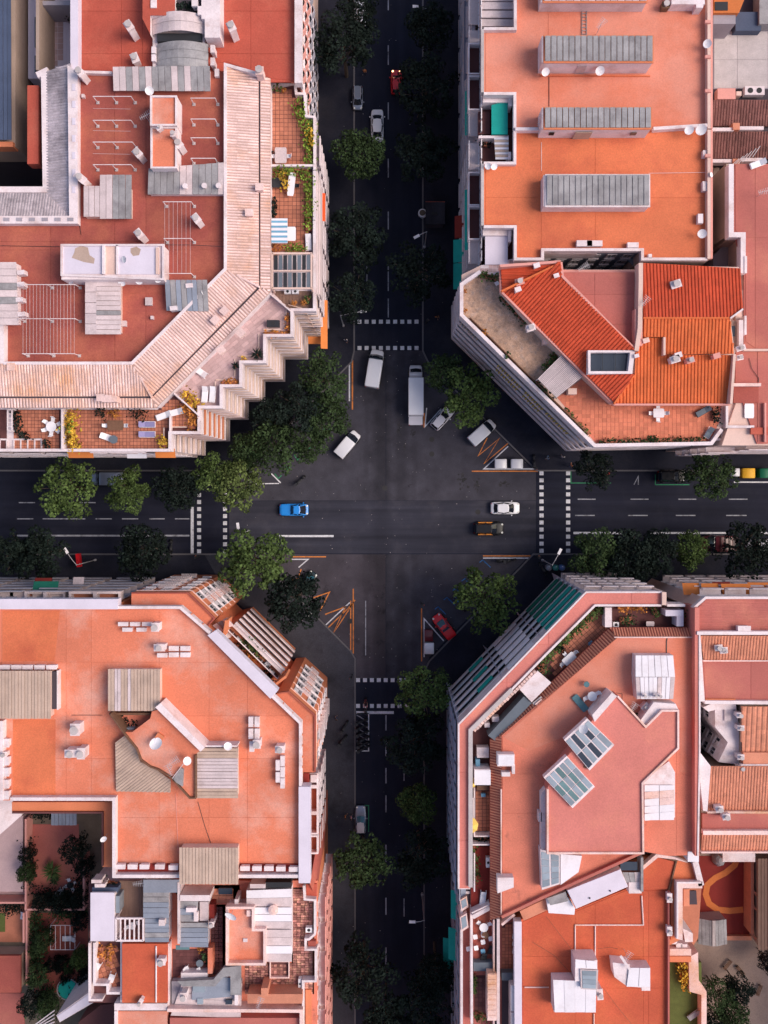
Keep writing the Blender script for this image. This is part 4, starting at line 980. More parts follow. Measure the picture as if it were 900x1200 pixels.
def facade(par, pts, zref, ztop, n, z0=4.4, fh=3.15, depth=1.0, slabm='balc_slab', railm='balc_slab', rail='solid', gm='glass', win=True, edge=.10, skipf=(), split=1, fm='railing_white', rh=.95, soff=0.0):
    w = [W(x, y, zref) for x, y in pts]
    z = z0; k = 0
    while z < ztop-1.6:
        if k not in skipf and depth:
            segs_ = []
            for i in range(len(w)-1):
                if split > 1:
                    for j in range(split):
                        segs_.append([w[i].lerp(w[i+1], (j+.08)/split), w[i].lerp(w[i+1], (j+.92)/split)])
            if split == 1: segs_ = [w]
            for sg in segs_:
                s = band(par, 'balcony', sg, soff, depth, z, z-.18, slabm)
                if rail == 'solid': band(s, 'railing', sg, depth-.02, depth+edge, z+rh, z-.12, railm)
                elif rail == 'bars':
                    m = MB(); q = offs(sg, depth-.06)
                    for a, b in zip(q, q[1:]):
                        L = (b-a).length; cnt = max(2, int(L/.45)); m.bar((a.x,a.y,z+rh), (b.x,b.y,z+rh), .07); m.bar((a.x,a.y,z+.12), (b.x,b.y,z+.12), .04)
                        for j in range(cnt+1):
                            p = a.lerp(b, j/cnt); m.bar((p.x,p.y,z), (p.x,p.y,z+rh), .03)
                    m.build('railing', railm, s)
        elif depth == 0: band(par, 'cornice', w, 0.0, .12, z-.1, z-.3, slabm)
        if win:
            tot = sum((w[i+1]-w[i]).length for i in range(len(w)-1))
            for i in range(len(w)-1):
                nn = max(1, round(n*(w[i+1]-w[i]).length/tot)); windows(par, w[i], w[i+1], z+.1, nn, gm=gm, off=soff, fm=fm)
        z += fh; k += 1
def awning(par, pts, z, drop, out, mat, name='awning', zref=None):
    """sloping cloth from a wall run (px at z), falling 'drop' over 'out' metres to the right-hand side"""
    w = [W(x, y, zref or z) for x, y in pts]; q = offs(w, out); n = 1
    mb = MB()
    for i in range(len(w)-1):
        a, b, c, d = w[i], w[i+1], q[i+1], q[i]
        v = [(a.x,a.y,z),(b.x,b.y,z),(c.x,c.y,z-drop),(d.x,d.y,z-drop),(c.x,c.y,z-drop-.22),(d.x,d.y,z-drop-.22)]
        v += [(x,y,zz-.03) for x,y,zz in v[:4]]
        mb.add(v, [[0,3,2,1],[3,5,4,2],[6,7,8,9]])
    return mb.build(name, mat, par)
# plants, furniture
SHR = []
for k in range(5):
    mb, _ = leaf_cloud(70+k, .5, .35, 6, 34, .17); SHR.append(mb)
for k in range(2):       # palm / spiky
    mb = MB(); rnd = random.Random(k)
    for j in range(46):
        a = rnd.random()*6.283; e = rnd.uniform(.1, 1.2); L = rnd.uniform(.35, .6); c, s = math.cos(a), math.sin(a); mb.ti = rnd.uniform(-.4, .5)
        mb.add([(c*.03+s*.02,s*.03-c*.02,.1),(c*L*.5*math.cos(e)+s*.035,s*L*.5*math.cos(e)-c*.035,.1+L*.5*math.sin(e)+.05),(c*L,s*L,.05+L*math.sin(e)*.6),(c*L*.5*math.cos(e)-s*.035,s*L*.5*math.cos(e)+c*.035,.1+L*.5*math.sin(e)+.05)], [[0,1,2,3]])
    SHR.append(mb)
SHM = {}; POT = MB(); POT.cyl((0,0,0), .17, .38, 8, .22); POTm = POT.mesh('pot', 'pot')
def plant(label, px, py, z, r=.6, mat='leaf_a', v=None, pot=True, group='potted plants on the terraces', name='potted_plant', hs=1.0):
    v = random.randrange(5) if v is None else v
    if (v, mat) not in SHM: SHM[(v, mat)] = SHR[v].mesh('foliage', mat)
    p = W(px, py, z+.5); t = thing(name, label, 'plant', (p.x, p.y, z+.03), random.random()*6, group)
    c = bpy.data.objects.new('foliage', SHM[(v, mat)]); C.objects.link(c); c.parent = t; c.location = (0,0,.38+.22*r); c.scale = (r/.5, r/.5, r/.5*hs)
    k = bpy.data.objects.new('pot', POTm); C.objects.link(k); k.parent = t; s = min(1.3, max(.6, r*1.6)); k.scale = (s, s, 1)
    return t
def hedge(label, pts, z, wid, h, mat, name='hedge', box_='planter_box', dens=40, cat='hedge'):
    w = [W(x, y, z+h) for x, y in pts]; p = w[0]; t = thing(name, label, cat, (p.x, p.y, z+.03)); mb = MB(); rnd = random.Random(int(p.x*10))
    for a, b in zip(w, w[1:]):
        L = (b-a).length
        for j in range(int(L*dens*1.5*max(1,wid))):
            q = a.lerp(b, rnd.random()); x, y = q.x+rnd.gauss(0, wid*.36), q.y+rnd.gauss(0, wid*.36); zz = z+h*rnd.uniform(.35, 1.05)
            n = Vector((rnd.uniform(-1,1), rnd.uniform(-1,1), rnd.uniform(.2,1.4))).normalized(); u = n.cross(Vector((rnd.uniform(-1,1), rnd.uniform(-1,1), .2))).normalized(); vv = n.cross(u); s = rnd.uniform(.18,.42)
            lump = noise.noise(Vector((x*1.4, y*1.4, 1))); mb.ti = max(-.8, min(.8, lump*1.1+rnd.uniform(-.4,.4))); c = Vector((x, y, zz+lump*.3))
            mb.add([c-u*s*.5, c+vv*s*.35, c+u*s*.5, c-vv*s*.35], [[0,1,2,3]])
    mb.build('foliage', mat, t)
    if box_:
        L_, R_ = strip_outline([Vector((q.x, q.y, 0)) for q in w], wid*.7, False); m = MB(); n = len(w)
        for i in range(n-1): m.prism([L_[i], L_[i+1], R_[i+1], R_[i]], z+.4, z+.02)
        m.build(box_, 'pot', t)
    return t
def legs4(m, l, w, h, r=.025):
    for sx in (-1,1):
        for sy in (-1,1): m.bar((sx*(l/2-.06), sy*(w/2-.06), 0), (sx*(l/2-.06), sy*(w/2-.06), h), r*2)
def chair(label, x, y, z, rz, mat='white_plastic', group='terrace chairs'):
    t = thing('chair', label, 'chair', (x, y, z+.03), rz, group)
    m = MB(); m.box((0,0,.42), .45,.45,.05); lobj('seat', m, mat, t)
    m = MB(); m.add([(-.2,-.22,.45),(-.2,.22,.45),(-.32,.2,.88),(-.32,-.2,.88),(-.24,-.22,.45),(-.24,.22,.45),(-.36,.2,.88),(-.36,-.2,.88)], [[0,1,2,3],[7,6,5,4],[0,3,7,4],[1,5,6,2],[2,6,7,3],[0,4,5,1]]); lobj('backrest', m, mat, t)
    for sx in (-1,1):
        for sy in (-1,1): l = MB(); l.bar((sx*.19,sy*.19,0),(sx*.19,sy*.19,.43), .04); lobj('leg', l, mat, t)
SIDES = ['right','upper right','upper','upper left','left','lower left','lower','lower right']
def table(label, px, py, z, l=1.2, w=None, rz=0, mat='white_plastic', chairs=0, cm=None, short=None, h=.74, cat='table'):
    p = W(px, py, z+h); t = thing('terrace_table', label, cat, (p.x, p.y, z+.03), R(rz), 'terrace tables')
    m = MB()
    if w is None: m.cyl((0,0,h-.04), l/2, .04, 18); w = l
    else: loft(m, [(-l/2,w*.38,h-.04,h,.4),(-l/2+.08,w/2,h-.04,h,.4),(l/2-.08,w/2,h-.04,h,.4),(l/2,w*.38,h-.04,h,.4)], 12)
    lobj('table_top', m, mat, t)
    for sx in (-1,1):
        for sy in (-1,1):
            g = MB(); g.bar((sx*l*.3, sy*w*.3, 0), (sx*l*.3, sy*w*.3, h-.03), .05); lobj('leg', g, mat, t)
    for k in range(chairs):
        a = 2*math.pi*k/chairs + (.4 if w == l else 0) + R(rz); ca, sa = math.cos(a-R(rz)), math.sin(a-R(rz)); x = ca*(l/2+.22); y = sa*(w/2+.22)
        cx = p.x + x*math.cos(R(rz))-y*math.sin(R(rz)); cy = p.y + x*math.sin(R(rz))+y*math.cos(R(rz)); s = SIDES[int(((math.degrees(math.atan2(cy-p.y, cx-p.x))) % 360+22.5)//45) % 8]
        chair('chair at the %s side of the %s' % (s, short or label), cx, cy, z, math.atan2(cy-p.y, cx-p.x)+math.pi, cm or mat)
    return t
def lounger(label, px, py, z, rz=0, mat='white_plastic', cush=None, L=1.9, group='sun loungers on the terraces'):
    p = W(px, py, z+.35); t = thing('sun_lounger', label, 'sun lounger', (p.x, p.y, z+.03), R(rz), group); w = .68
    m = MB(); m.bar((-L/2,-w/2,.3),(L/2,-w/2,.3), .06); m.bar((-L/2,w/2,.3),(L/2,w/2,.3), .06); m.bar((-L/2,-w/2,.3),(-L/2,w/2,.3), .06); lobj('frame', m, mat, t)
    m = MB(); m.box((-.3,0,.32), L-.7, w-.04, .09); lobj('mattress', m, cush or mat, t)
    m = MB(); m.add([(L/2-.68,-w/2+.02,.32),(L/2-.68,w/2-.02,.32),(L/2-.05,w/2-.02,.72),(L/2-.05,-w/2+.02,.72),(L/2-.68,-w/2+.02,.41),(L/2-.68,w/2-.02,.41),(L/2-.05,w/2-.02,.80),(L/2-.05,-w/2+.02,.80)], [[3,2,1,0],[4,5,6,7],[0,1,5,4],[1,2,6,5],[2,3,7,6],[3,0,4,7]]); lobj('backrest', m, cush or mat, t)
    for sx in (-1,1):
        for sy in (-1,1): g = MB(); g.bar((sx*L*.4, sy*w*.45, 0), (sx*L*.4, sy*w*.45, .3), .05); lobj('leg', g, mat, t)
def acunit(label, px, py, z, rz=0, l=1.0, w=.5, h=.7, mat='white_plastic', fans=1, hang=False):
    p = W(px, py, z+h); t = thing('air_conditioner', label, 'air conditioner', (p.x, p.y, z+.03), R(rz), 'air conditioner units')
    m = MB(); m.box((0,0,.08), l, w, h-.1); lobj('case', m, mat, t)
    for k in range(fans):
        x = (k-(fans-1)/2)*l*.45; m = MB(); m.cyl((x,0,h-.02), min(w,l)*.32, .03, 14); lobj('fan_grille', m, 'iron', t)
    for s in (-1,1): m = MB(); m.box((s*l*.38,0,0), .08, w, .08); lobj('foot', m, 'iron', t)
def parasol(label, px, py, z, r=1.2, mat='cloth_yellow', h=2.3, n=8):
    p = W(px, py, z+h); t = thing('parasol', label, 'parasol', (p.x, p.y, z+.03), .2, 'terrace parasols')
    m = MB(); q = [(r*math.cos(2*math.pi*k/n), r*math.sin(2*math.pi*k/n), h-.45) for k in range(n)]
    for k in range(n): m.ti = .12 if k % 2 else -.08; m.add([(0,0,h), q[k], q[(k+1) % n]], [[0,1,2]]); m.add([(0,0,h-.03), q[k], q[(k+1) % n]], [[2,1,0]])
    lobj('canopy', m, mat, t); m = MB(); m.cyl((0,0,0), .03, h-.1, 6); lobj('pole', m, 'metal', t); m = MB(); m.cyl((0,0,0), .28, .1, 10); lobj('base', m, 'concrete', t)
def pergola(par, x0, y0, x1, y1, z, h, n, mat='white_wall', vertical=True, bw=.10, name='pergola', post=True):
    """beams drawn between pixel corners at z+h; vertical = beams run up/down in the picture"""
    o = MB()
    for a, b in (((x0,y0),(x1,y0)),((x1,y0),(x1,y1)),((x1,y1),(x0,y1)),((x0,y1),(x0,y0))): o.bar(W(*a, z+h), W(*b, z+h), bw*1.3)
    if post:
        for q in ((x0,y0),(x1,y0),(x1,y1),(x0,y1)): p = W(*q, z+h); o.bar((p.x,p.y,z), p, bw*1.2)
    f = o.build(name, mat, par)
    for k in range(1, n):
        m = MB(); t = k/n
        if vertical: m.bar(W(x0+(x1-x0)*t, y0, z+h+.05), W(x0+(x1-x0)*t, y1, z+h+.05), bw)
        else: m.bar(W(x0, y0+(y1-y0)*t, z+h+.05), W(x1, y0+(y1-y0)*t, z+h+.05), bw)
        m.build('beam', mat, f)
    return f
def skylight(par, pts, z, h, n, frame='white_wall', glass=('glass_blue',), name='skylight', split=1):
    """glazed roof: quad of px at z+h, n bays along a->b"""
    f = slab(par, name, pts, z+h, z, frame); a, b, c, d = [W(x, y, z+h+.02) for x, y in pts]
    for i in range(n):
        for j in range(split):
            s0, s1 = (i+.10)/n, (i+.90)/n; t0, t1 = .05+.9*(j+.03)/split, .05+.9*(j+.97)/split
            q = [(a.lerp(b, s)).lerp(d.lerp(c, s), t) for s, t in ((s0,t0),(s1,t0),(s1,t1),(s0,t1))]
            m = MB(); m.prism(q, z+h+.05, z+h-.02); m.build('pane', random.choice(glass), f)
    return f
# ================= upper left block =================
Z = 24.0; ZR = 27.0
A1 = building('apartment_block', 'brown roofed corner apartment block with pink ribbed attic roof and zigzag white balconies', 'building', 180, 330)
zz = [(369,363),(342,363),(342,393),(310,393),(310,424),(282,424),(282,452),(259,452),(259,477),(233,477),(233,507),(199,507),(199,528)]
zz_in = [(369-8,363),(335,356),(335,386),(303,386),(303,417),(275,417),(275,445),(252,445),(252,470),(226,470),(226,500),(192,500),(192,528-5)]
body = [(-160,523)] + zz_in[::-1] + [(361,137),(352,137),(350,112),(341,112),(341,97),(318,92),(264,83),(91,83),(91,262),(-160,262)]
slab(A1, 'wall', body, Z-.35, 0, 'dark_wall')  # dark colour stands in for shade in the balcony recesses
top = [(-160,528)] + zz[::-1] + [(368,137),(358,136),(357,109),(347,109),(345,98),(317,97),(317,88),(91,84),(91,262),(-160,262)]
slab(A1, 'terrace_slab', top, Z-.02, Z-.35, 'white_wall')
# storeys of the zigzag front
w = [W(x, y, Z) for x, y in zz][::-1]; w = [W(-160,528,Z)] + w[0:] + [W(368,137,Z)]
def zig(pts, zr=Z): return [W(x, y, zr) for x, y in pts]
run = zig([(199,528)]+zz[::-1][1:]+[(368,330)])
for k in range(7):
    z = 4.2+2.95*k
    s = band(A1, 'balcony', run, .02, -1.1, z, z-.22, 'balc_slab')
    band(s, 'railing', run, -.12, .02, z+1.0, z+.45, 'balc_warm'); band(s, 'planter_ledge', run, -.30, .10, z-.05, z-.40, 'white_wall')
    if k < 7:
        for i in range(0, len(zz_in)-1):
            a, b = W(*zz_in[i+1], Z), W(*zz_in[i], Z)
            if (b-a).length > 2: windows(A1, a, b, z+.1, 1, w=1.9, h=2.1, off=.01, fm='balc_warm')
            m = MB(); 
for k, (a, c) in enumerate(((( 233,507),(199,507)),)): pass
for k in range(5): # orange loggia sides on the corner bay
    z = 4.2+2.95*(k+2)
    band(A1, 'loggia_panel', zig([(199,507),(233,507)])[::-1], -.1, .10, z-.25, z-1.6, 'orange_wall')
    band(A1, 'loggia_panel', zig([(233,507),(233,477)])[::-1][::-1], -.1, .10, z-.25, z-1.6, 'orange_wall')
# east front: vertical bays with balconies
facade(A1, [(361,355),(361,140)][::1], Z, Z-1, 14, z0=4.2, fh=2.95, depth=1.05, slabm='balc_slab', railm='white_wall', rail='solid', split=5)
facade(A1, [(-160,523),(192,523)], Z, Z-1, 22, z0=4.2, fh=2.95, depth=.7, slabm='balc_slab', railm='white_wall', rail='solid', split=9)
for x0, x1, z, m_ in ((70,100,21.5,'cloth_orange'),(136,160,20,'cloth_white'),(176,200,22,'cloth_orange')): awning(A1, [(x0,525),(x1,525)], z, .5, 1.1, m_, zref=Z)
for y0, y1, z, m_ in ((238,203,17,'cloth_redorange'),(392,329,13,'cloth_orange')): awning(A1, [(367.5,y0),(367.5,y1)], z, .4, .85, m_, zref=Z)
awning(A1, [(367,375),(350,375)][::-1], 12, .5, .9, 'cloth_orange', zref=Z)
# parapets of the terraces
para(A1, [(368.5,200),(368.5,363),(342,363),(342,393),(310,393),(310,424),(282,424),(282,452),(259,452),(259,477),(233,477),(233,507),(199,507),(199,527.5),(-160,527.5)], .34, Z+.95, Z-.3, 'white_wall')
para(A1, [(345.5,99),(347,109.5),(357,109.5),(358.5,136),(368.5,137),(368.5,199)], .28, Z+.95, Z-.3, 'white_wall')
para(A1, [(371.5,345),(371.5,200)], .16, Z+.55, Z-3, 'balc_slab', name='ledge'); para(A1, [(374.5,345),(374.5,214)], .16, Z-1.5, Z-5, 'balc_slab', name='ledge')
# terrace floors
tiles(A1, [(318,105),(345,100),(346,111),(356,111),(357,138),(366,139),(366,193),(318,193)], Z, 0, .50, 'floor_terracotta')
tiles(A1, [(318,196),(366,196),(366,295),(318,295)], Z, 0, .50, 'floor_terracotta')
bx(A1, 'terrace_divider', 318, 192.5, 367, 195, Z+.9, Z-.01, 'white_wall')
fl = slab(A1, 'deck', [(318,341),(366,341),(366,361),(339,361),(330,353)], Z+.01, Z-.1, 'wood_deck')
for k in range(12): slab(fl, 'plank', [(319.5+3.9*k,341.5),(322.9+3.9*k,341.5),(322.9+3.9*k,360.5 if k > 4 else 344+4*k),(319.5+3.9*k,360.5 if k > 4 else 343+4*k)], Z+.05, Z+.0, 'wood_deck')
tiles(A1, [(316,345),(340,364),(340,391),(308,391),(308,422),(280,422),(280,450),(257,450),(257,475),(231,475),(231,486),(214,463),(205,462),(203,460)], Z, 38, (.9,.45), 'floor_rose', gap=.04, base='floor_rose')
tiles(A1, [(16,480),(71,480),(71,526),(16,526)], Z, 0, .42, 'floor_terracotta'); tiles(A1, [(74,480),(185,480),(203,462),(231,489),(231,505),(197,505),(197,526),(74,526)], Z, 0, .42, 'floor_terracotta')
tiles(A1, [(-160,480),(8,480),(8,526),(-160,526)], Z, 0, .42, 'floor_dark')
para(A1, [(72.5,479),(72.5,526)], .18, Z+1.5, Z-.01, 'white_wall', name='terrace_divider')
para(A1, [(204,461),(233,487)], .16, Z+1.3, Z-.01, 'white_wall', name='terrace_divider'); para(A1, [(199,488),(199,506)], .14, Z+1, Z-.01, 'white_wall', name='terrace_divider')
para(A1, [(340,364),(316,344)], .12, Z+1.2, Z-.01, 'white_wall', name='terrace_divider')
# penthouse and its ribbed roof
slab(A1, 'penthouse_wall', [(264,84),(315.5,93),(315.5,341),(200,458),(182,476),(-160,476),(-160,262),(91,262),(91,84)], ZR-.25, Z-.01, 'white_wall')
slab(A1, 'roof', [(91,84),(264,84),(264,315),(154.5,425.5),(-160,425.5),(-160,262),(91,262)], ZR, ZR-.25, 'roof_brown')
panels(A1, [(92,85),(262,85),(262,314),(153,424),(-160,424),(-160,263),(92,263)], ZR, (59.5,134.5,171), (283,293,343.5), 'roof_brown', gap=.45)
ang_d = math.degrees(math.atan2(-(335-315), 303.5-264))
ribs(A1, 'ribbed_roof', [(264,76,28),(303,87,27.3),(303.5,335,27.3),(264,315,28)], 0, .33, .24, .06, 'tile_pink', seg=1.3, base='rib_bed', tint=.15)
ribs(A1, 'ribbed_roof', [(264,315,28),(303.5,335,27.3),(177,464.5,27.3),(154.5,425.5,28)], -44, .33, .24, .06, 'tile_pink', seg=1.3, base='rib_bed', tint=.15)
ribs(A1, 'ribbed_roof', [(154.5,425.5,28),(177,464.5,27.3),(-160,465,27.3),(-160,425.5,28)], 90, .33, .24, .06, 'tile_pink', seg=1.3, base='rib_bed', tint=.15)
ribs(A1, 'ribbed_roof', [(305,88,27.2),(317,92,27.0),(317,342,27.0),(305,336,27.2)], 0, .36, .23, .05, 'tile_pink', seg=1.3, base='rib_bed', tint=.15)
ribs(A1, 'ribbed_roof', [(305,337,27.2),(317,342,27.0),(201,460,27.0),(183,478,27.0),(178,466,27.2)], -44, .36, .23, .05, 'tile_pink', seg=1.3, base='rib_bed', tint=.15)
ribs(A1, 'ribbed_roof', [(178,466.5,27.2),(183,478,27.0),(-160,478,27.0),(-160,466.5,27.2)], 90, .36, .23, .05, 'tile_pink', seg=1.3, base='rib_bed', tint=.15)
para(A1, [(304,87),(304.4,336),(177.6,466),(-160,466)], .22, 27.12, 26.95, 'dark_wall', name='gutter')
para(A1, [(302,86),(264,75.5),(264,315),(154.5,425.5),(4,425.5)], .34, 28.12, 26.8, 'white_wall', name='ridge_cap')
para(A1, [(265,316),(304,336)], .2, 27.75, 27.1, 'tile_pink', name='hip'); para(A1, [(155,426.5),(178,466)], .2, 27.75, 27.1, 'tile_pink', name='hip')
para(A1, [(2,380),(2,426)], .5, 28.1, 26.9, 'white_wall')
for x, y, rz in ((304,219,0),(292,249,0),(263,364,.8),(252,375,.8),(127,467,0),(118,466,0),(282,390,.8),(13,430,0),(259,410,.7)): chimney(A1, x, y, 27.1, 1.0, .8, .7, rz, 'tile_pink', False)
chimney(A1, 304, 83, 27, 1.9, .8, .8, 0, 'tile_pink')
bx(A1, 'chimney_block', 119, 464, 137, 471, 28.2, 27, 'tile_pink')
# clothes frames
for y in (113,141,166.5,193): clothes_frame(A1, 109, 153.5 if y != 166.5 else 155, y, ZR)
for y in (115,139.5,161.5,185.5): clothes_frame(A1, 223.5, 252, y, ZR, posts=2)
for y, x0, x1 in ((333.5,22,88),(373.5,22,88),(414.5,26,87)): clothes_frame(A1, x0, x1, y, ZR)
for y, x0 in ((236.5,191),(279.5,192),(320.5,192)): clothes_frame(A1, x0, 224, y, ZR, posts=2)
wires(A1, [((x,333.5),(x,414.5)) for x in range(27, 88, 4)], ZR+1.8); wires(A1, [((x,236.5),(x,320.5)) for x in range(193, 224, 5)], ZR+1.8)
wires(A1, [((109,y),(153,y+.8)) for y in (127,153,180)], ZR+1.75)
for x, y, rz in ((163,274,-.9),(230,256,-.9),(161,179,-.8),(93,84,-.7),(209,168,-.9)): chimney(A1, x, y, ZR, 2.2, .95, .7, rz)
chimney(A1, 94, 208, ZR, 2.0, 1.3, .7, -.7)
# stair houses and sheds
s = roofbox(A1, [(176,112),(207,112),(207,147),(176,147)], ZR, 2.7, 'white_wall', 'roof_coral', rim='white_wall'); 
s = roofbox(A1, [(176.5,148.5),(207,148.5),(207,197),(176.5,197)], ZR, 2.3, 'white_wall', 'roof_coral', rim='white_wall')
chimney(A1, 203, 157, ZR+2.3, 1.1, .5, .5); chimney(A1, 187, 150, ZR+2.7, .7, .6, .3, .6); antenna(A1, 170, 135, ZR, 2.5)
for a, b in (((213,174),(213,171)),): pass
s = slab(A1, 'machine_room', rect(72,287,191,327.5), ZR+2.7, ZR, 'white_wall')
slab(s, 'roof', [(71.5,286.5),(122,286.5),(122,321),(72,321)], ZR+2.8, ZR+2.69, 'lilac_wall'); slab(s, 'roof', [(137,287),(185,287),(185,321.5),(137,321.5)], ZR+2.8, ZR+2.69, 'lilac_wall')
slab(s, 'roof', [(122.5,287),(136.5,287),(136.5,321.5),(122.5,321.5)], ZR+2.74, ZR+2.69, 'cream_wall')
para(s, [(72,287),(191,287),(191,327),(72,322)], .22, ZR+3.0, ZR+2.6, 'white_wall', True); para(s, [(121,287),(121,321)], .3, ZR+3.1, ZR+2.7, 'white_wall'); para(s, [(137,287),(137,321)], .2, ZR+3.0, ZR+2.7, 'white_wall'); para(s, [(184,290),(184,321)], .3, ZR+3.0, ZR+2.7, 'cream_wall')
slab(s, 'rust_stain', [(88,291),(95,288),(103,290),(105,299),(111,303),(110,309),(98,307),(84,302),(87,296)], ZR+2.81, ZR+2.79, 'beige_wall'); slab(s, 'rust_stain', [(153,291),(160,289),(165,292),(163,299),(156,300),(153,296)], ZR+2.81, ZR+2.79, 'beige_wall')
dish(s, 146, 304, ZR+2.8, .5, .38, 200); dish(s, 143, 331, ZR, 1.4, .42, -100); dish(s, 163, 329, ZR, 1.4, .42, -80); dish(s, 84, 329, ZR, 1.5, .5, 190); dish(s, 185, 327, ZR+1, 1.0, .4, -60)
strips(A1, 'roof_sheet', [(174,197.5,ZR+1.1),(263,190.5,ZR+1.1),(263,228,ZR+.9),(173,228,ZR+.9)], 12, ['sheet_pink','sheet_grey','sheet_grey'])
bx(A1, 'shed_wall', 175, 199, 261, 227, ZR+.9, ZR, 'white_wall'); 
for x, y in ((217,218),(239.5,217.5),(256,217.5)): p = W(x, y, ZR+1.5); m = MB(); m.cyl((p.x,p.y,ZR+1), .2, .5, 10); m.cyl((p.x,p.y,ZR+1.5), .32, .08, 10); m.build('roof_vent', 'white_wall', A1)
strips(A1, 'roof_sheet', [(117,205,ZR+1.2),(154.5,205,ZR+1.2),(154.5,256.5,ZR+1.0),(117,256.5,ZR+1.0)], 5, ['sheet_pink','sheet_grey']); strips(A1, 'roof_sheet', [(98,218,ZR+1.15),(117,218,ZR+1.15),(117,254,ZR+1.0),(98,254,ZR+1.0)], 3, ['sheet_pink'])
bx(A1, 'shed_wall', 100, 220, 153, 254, ZR+.9, ZR, 'cream_wall')
strips(A1, 'roof_sheet', [(0,307,ZR+1.5),(0,381,ZR+1.5),(22,381,ZR+1.3),(19,307,ZR+1.3)], 9, ['sheet_pink','sheet_pink','sheet_grey']); bx(A1, 'shed_wall', -10, 309, 20, 379, ZR+1.2, ZR, 'white_wall')
strips(A1, 'roof_sheet', [(113,330,ZR+1.5),(113,392,ZR+1.5),(142,392,ZR+1.3),(142,330,ZR+1.3)], 11, ['sheet_pink','sheet_pink','sheet_grey']); strips(A1, 'roof_sheet', [(100,330,ZR+1.5),(100,392,ZR+1.5),(113,392,ZR+1.5),(113,330,ZR+1.5)], 5, ['sheet_pink'])
bx(A1, 'shed_wall', 102, 328, 140, 389, ZR+1.2, ZR, 'cream_wall')
strips(A1, 'roof_sheet', [(193,328,ZR+1.2),(243,328,ZR+1.2),(245,365,ZR+1.0),(195,364,ZR+1.0)], 8, ['sheet_grey','sheet_blue','sheet_grey']); bx(A1, 'shed_wall', 196, 330, 241, 361, ZR+.9, ZR, 'cream_wall')
for x, y in ((221.5,334.5),(203,361),(24,319),(24,333),(25,368),(22,351)): p = W(x, y, ZR+1.4); m = MB(); m.box((p.x,p.y,ZR+.3), .8,.5,1.1, .1); m.build('vent_box', 'white_wall', A1)
for x, y, s_ in ((174,353,.7),(145,379,.5),(97,112,.3),(178,372,.3)): p = W(x, y, ZR+.5); m = MB(); m.box((p.x,p.y,ZR), s_*1.1,s_*1.3,.5); m.build('roof_vent', 'sheet_pink', A1)
cable(A1, [(92,224),(94,230),(93,262),(95,275)], ZR+.1, 'iron'); cable(A1, [(0,288),(70,289)], ZR+.1); cable(A1, [(193,287),(222,287),(264,289)], ZR+.6); cable(A1, [(230,372),(216,390),(200,404)], ZR+.3)
dish(A1, 175, 106, ZR, 1.4, .5, -70); dish(A1, 239, 343, ZR, 1, .35, 20)
# the dark glazed pergola
pg = pergola(A1, 319, 297, 365, 338, Z, 2.5, 2, 'cream_wall', False, .16)
for r_ in (0, 1):
    for k in range(8):
        q = [(321+5.5*k, 299+20.5*r_), (325.3+5.5*k, 299+20.5*r_), (325.3+5.5*k, 316+20.5*r_), (321+5.5*k, 316+20.5*r_)]; slab(pg, 'roof_panel', q, Z+2.55, Z+2.47, 'cloth_grey' if k % 2 else 'dark_plastic')
strips(A1, 'awning', [(318,256,Z+2.5),(318,285,Z+2.5),(337,285,Z+2.2),(337,256,Z+2.2)], 10, ['cloth_white'], gap=.01, step=0, joined=False)
for k in range(5): plate(A1, 'awning_stripe', [(318,258.5+5.8*k,Z+2.58),(336.8,258.5+5.8*k,Z+2.28),(336.8,261+5.8*k,Z+2.28),(318,261+5.8*k,Z+2.58)], .02, 'cloth_blue')
pergola(A1, 0, 515, 49, 527, Z-2, 2.0, 6, 'white_wall', True, .16, post=False); pergola(A1, 106, 523, 171, 530, Z-1.5, 1.2, 9, 'white_wall', True, .16, post=False); pergola(A1, 9, 480, 14, 505, Z, 1.2, 5, 'white_wall', False, .10)
# terrace furniture and plants
TZ = Z+.03
table('white round table with six white chairs on the lower left tiled terrace', 60, 500, TZ, 1.25, None, 0, 'white_plastic', 6, short='white table on the left terrace')
table('dark oval table on the tiled terrace below the ribbed roof', 135, 498.5, TZ, 1.9, 1.2, 0, 'wicker', 2, 'white_plastic', short='dark oval table')
table('dark round table near the lower parapet of the left terrace', 133, 515, TZ, 1.0, None, 0, 'cloth_grey'); lounger('white lounger beside the small dark round table', 127, 513, TZ, 160)
lounger('upper lavender sun lounger on the tiled terrace', 172.5, 497.3, TZ, 180, 'white_plastic', 'cloth_lav'); lounger('lower lavender sun lounger on the tiled terrace', 172.5, 509, TZ, 180, 'white_plastic', 'cloth_lav')
lounger('white lounger folded by the slanted terrace divider', 206, 483, TZ, 15); lounger('white lounger upper of two by the slanted divider', 192, 487, TZ, 20) 
lounger('left white lounger of the pair behind the zigzag parapet', 240, 462, TZ, 85); lounger('right white lounger of the pair behind the zigzag parapet', 249, 462, TZ, 85)
table('grey table with chairs on the upper right terrace tiles', 329, 182, TZ, 1.4, 1.9, 0, 'sheet_pink', 2, 'white_plastic', short='grey table on the upper terrace')
table('dark table under the hedge on the middle terrace', 325, 214, TZ, 1.2, 1.2, 0, 'dark_plastic'); table('long white table on the middle terrace', 341.5, 216, TZ, .8, 2.8, -6, 'white_plastic', 2, 'dark_plastic', short='long white terrace table')
table('white square table beside the blue striped awning', 341.5, 274, TZ, 1.05, 1.7, 0, 'white_plastic'); lounger('pale lounger by the parapet above the dark pergola', 361.5, 284, TZ, 92, 'cloth_white')
acunit('dark air conditioner on the rose paved terrace', 320, 379, Z, 0, 1.5, .8, .7, 'dark_plastic', 1); lounger('white seat on the rose terrace beside the ribbed roof', 235, 436, TZ, -35)
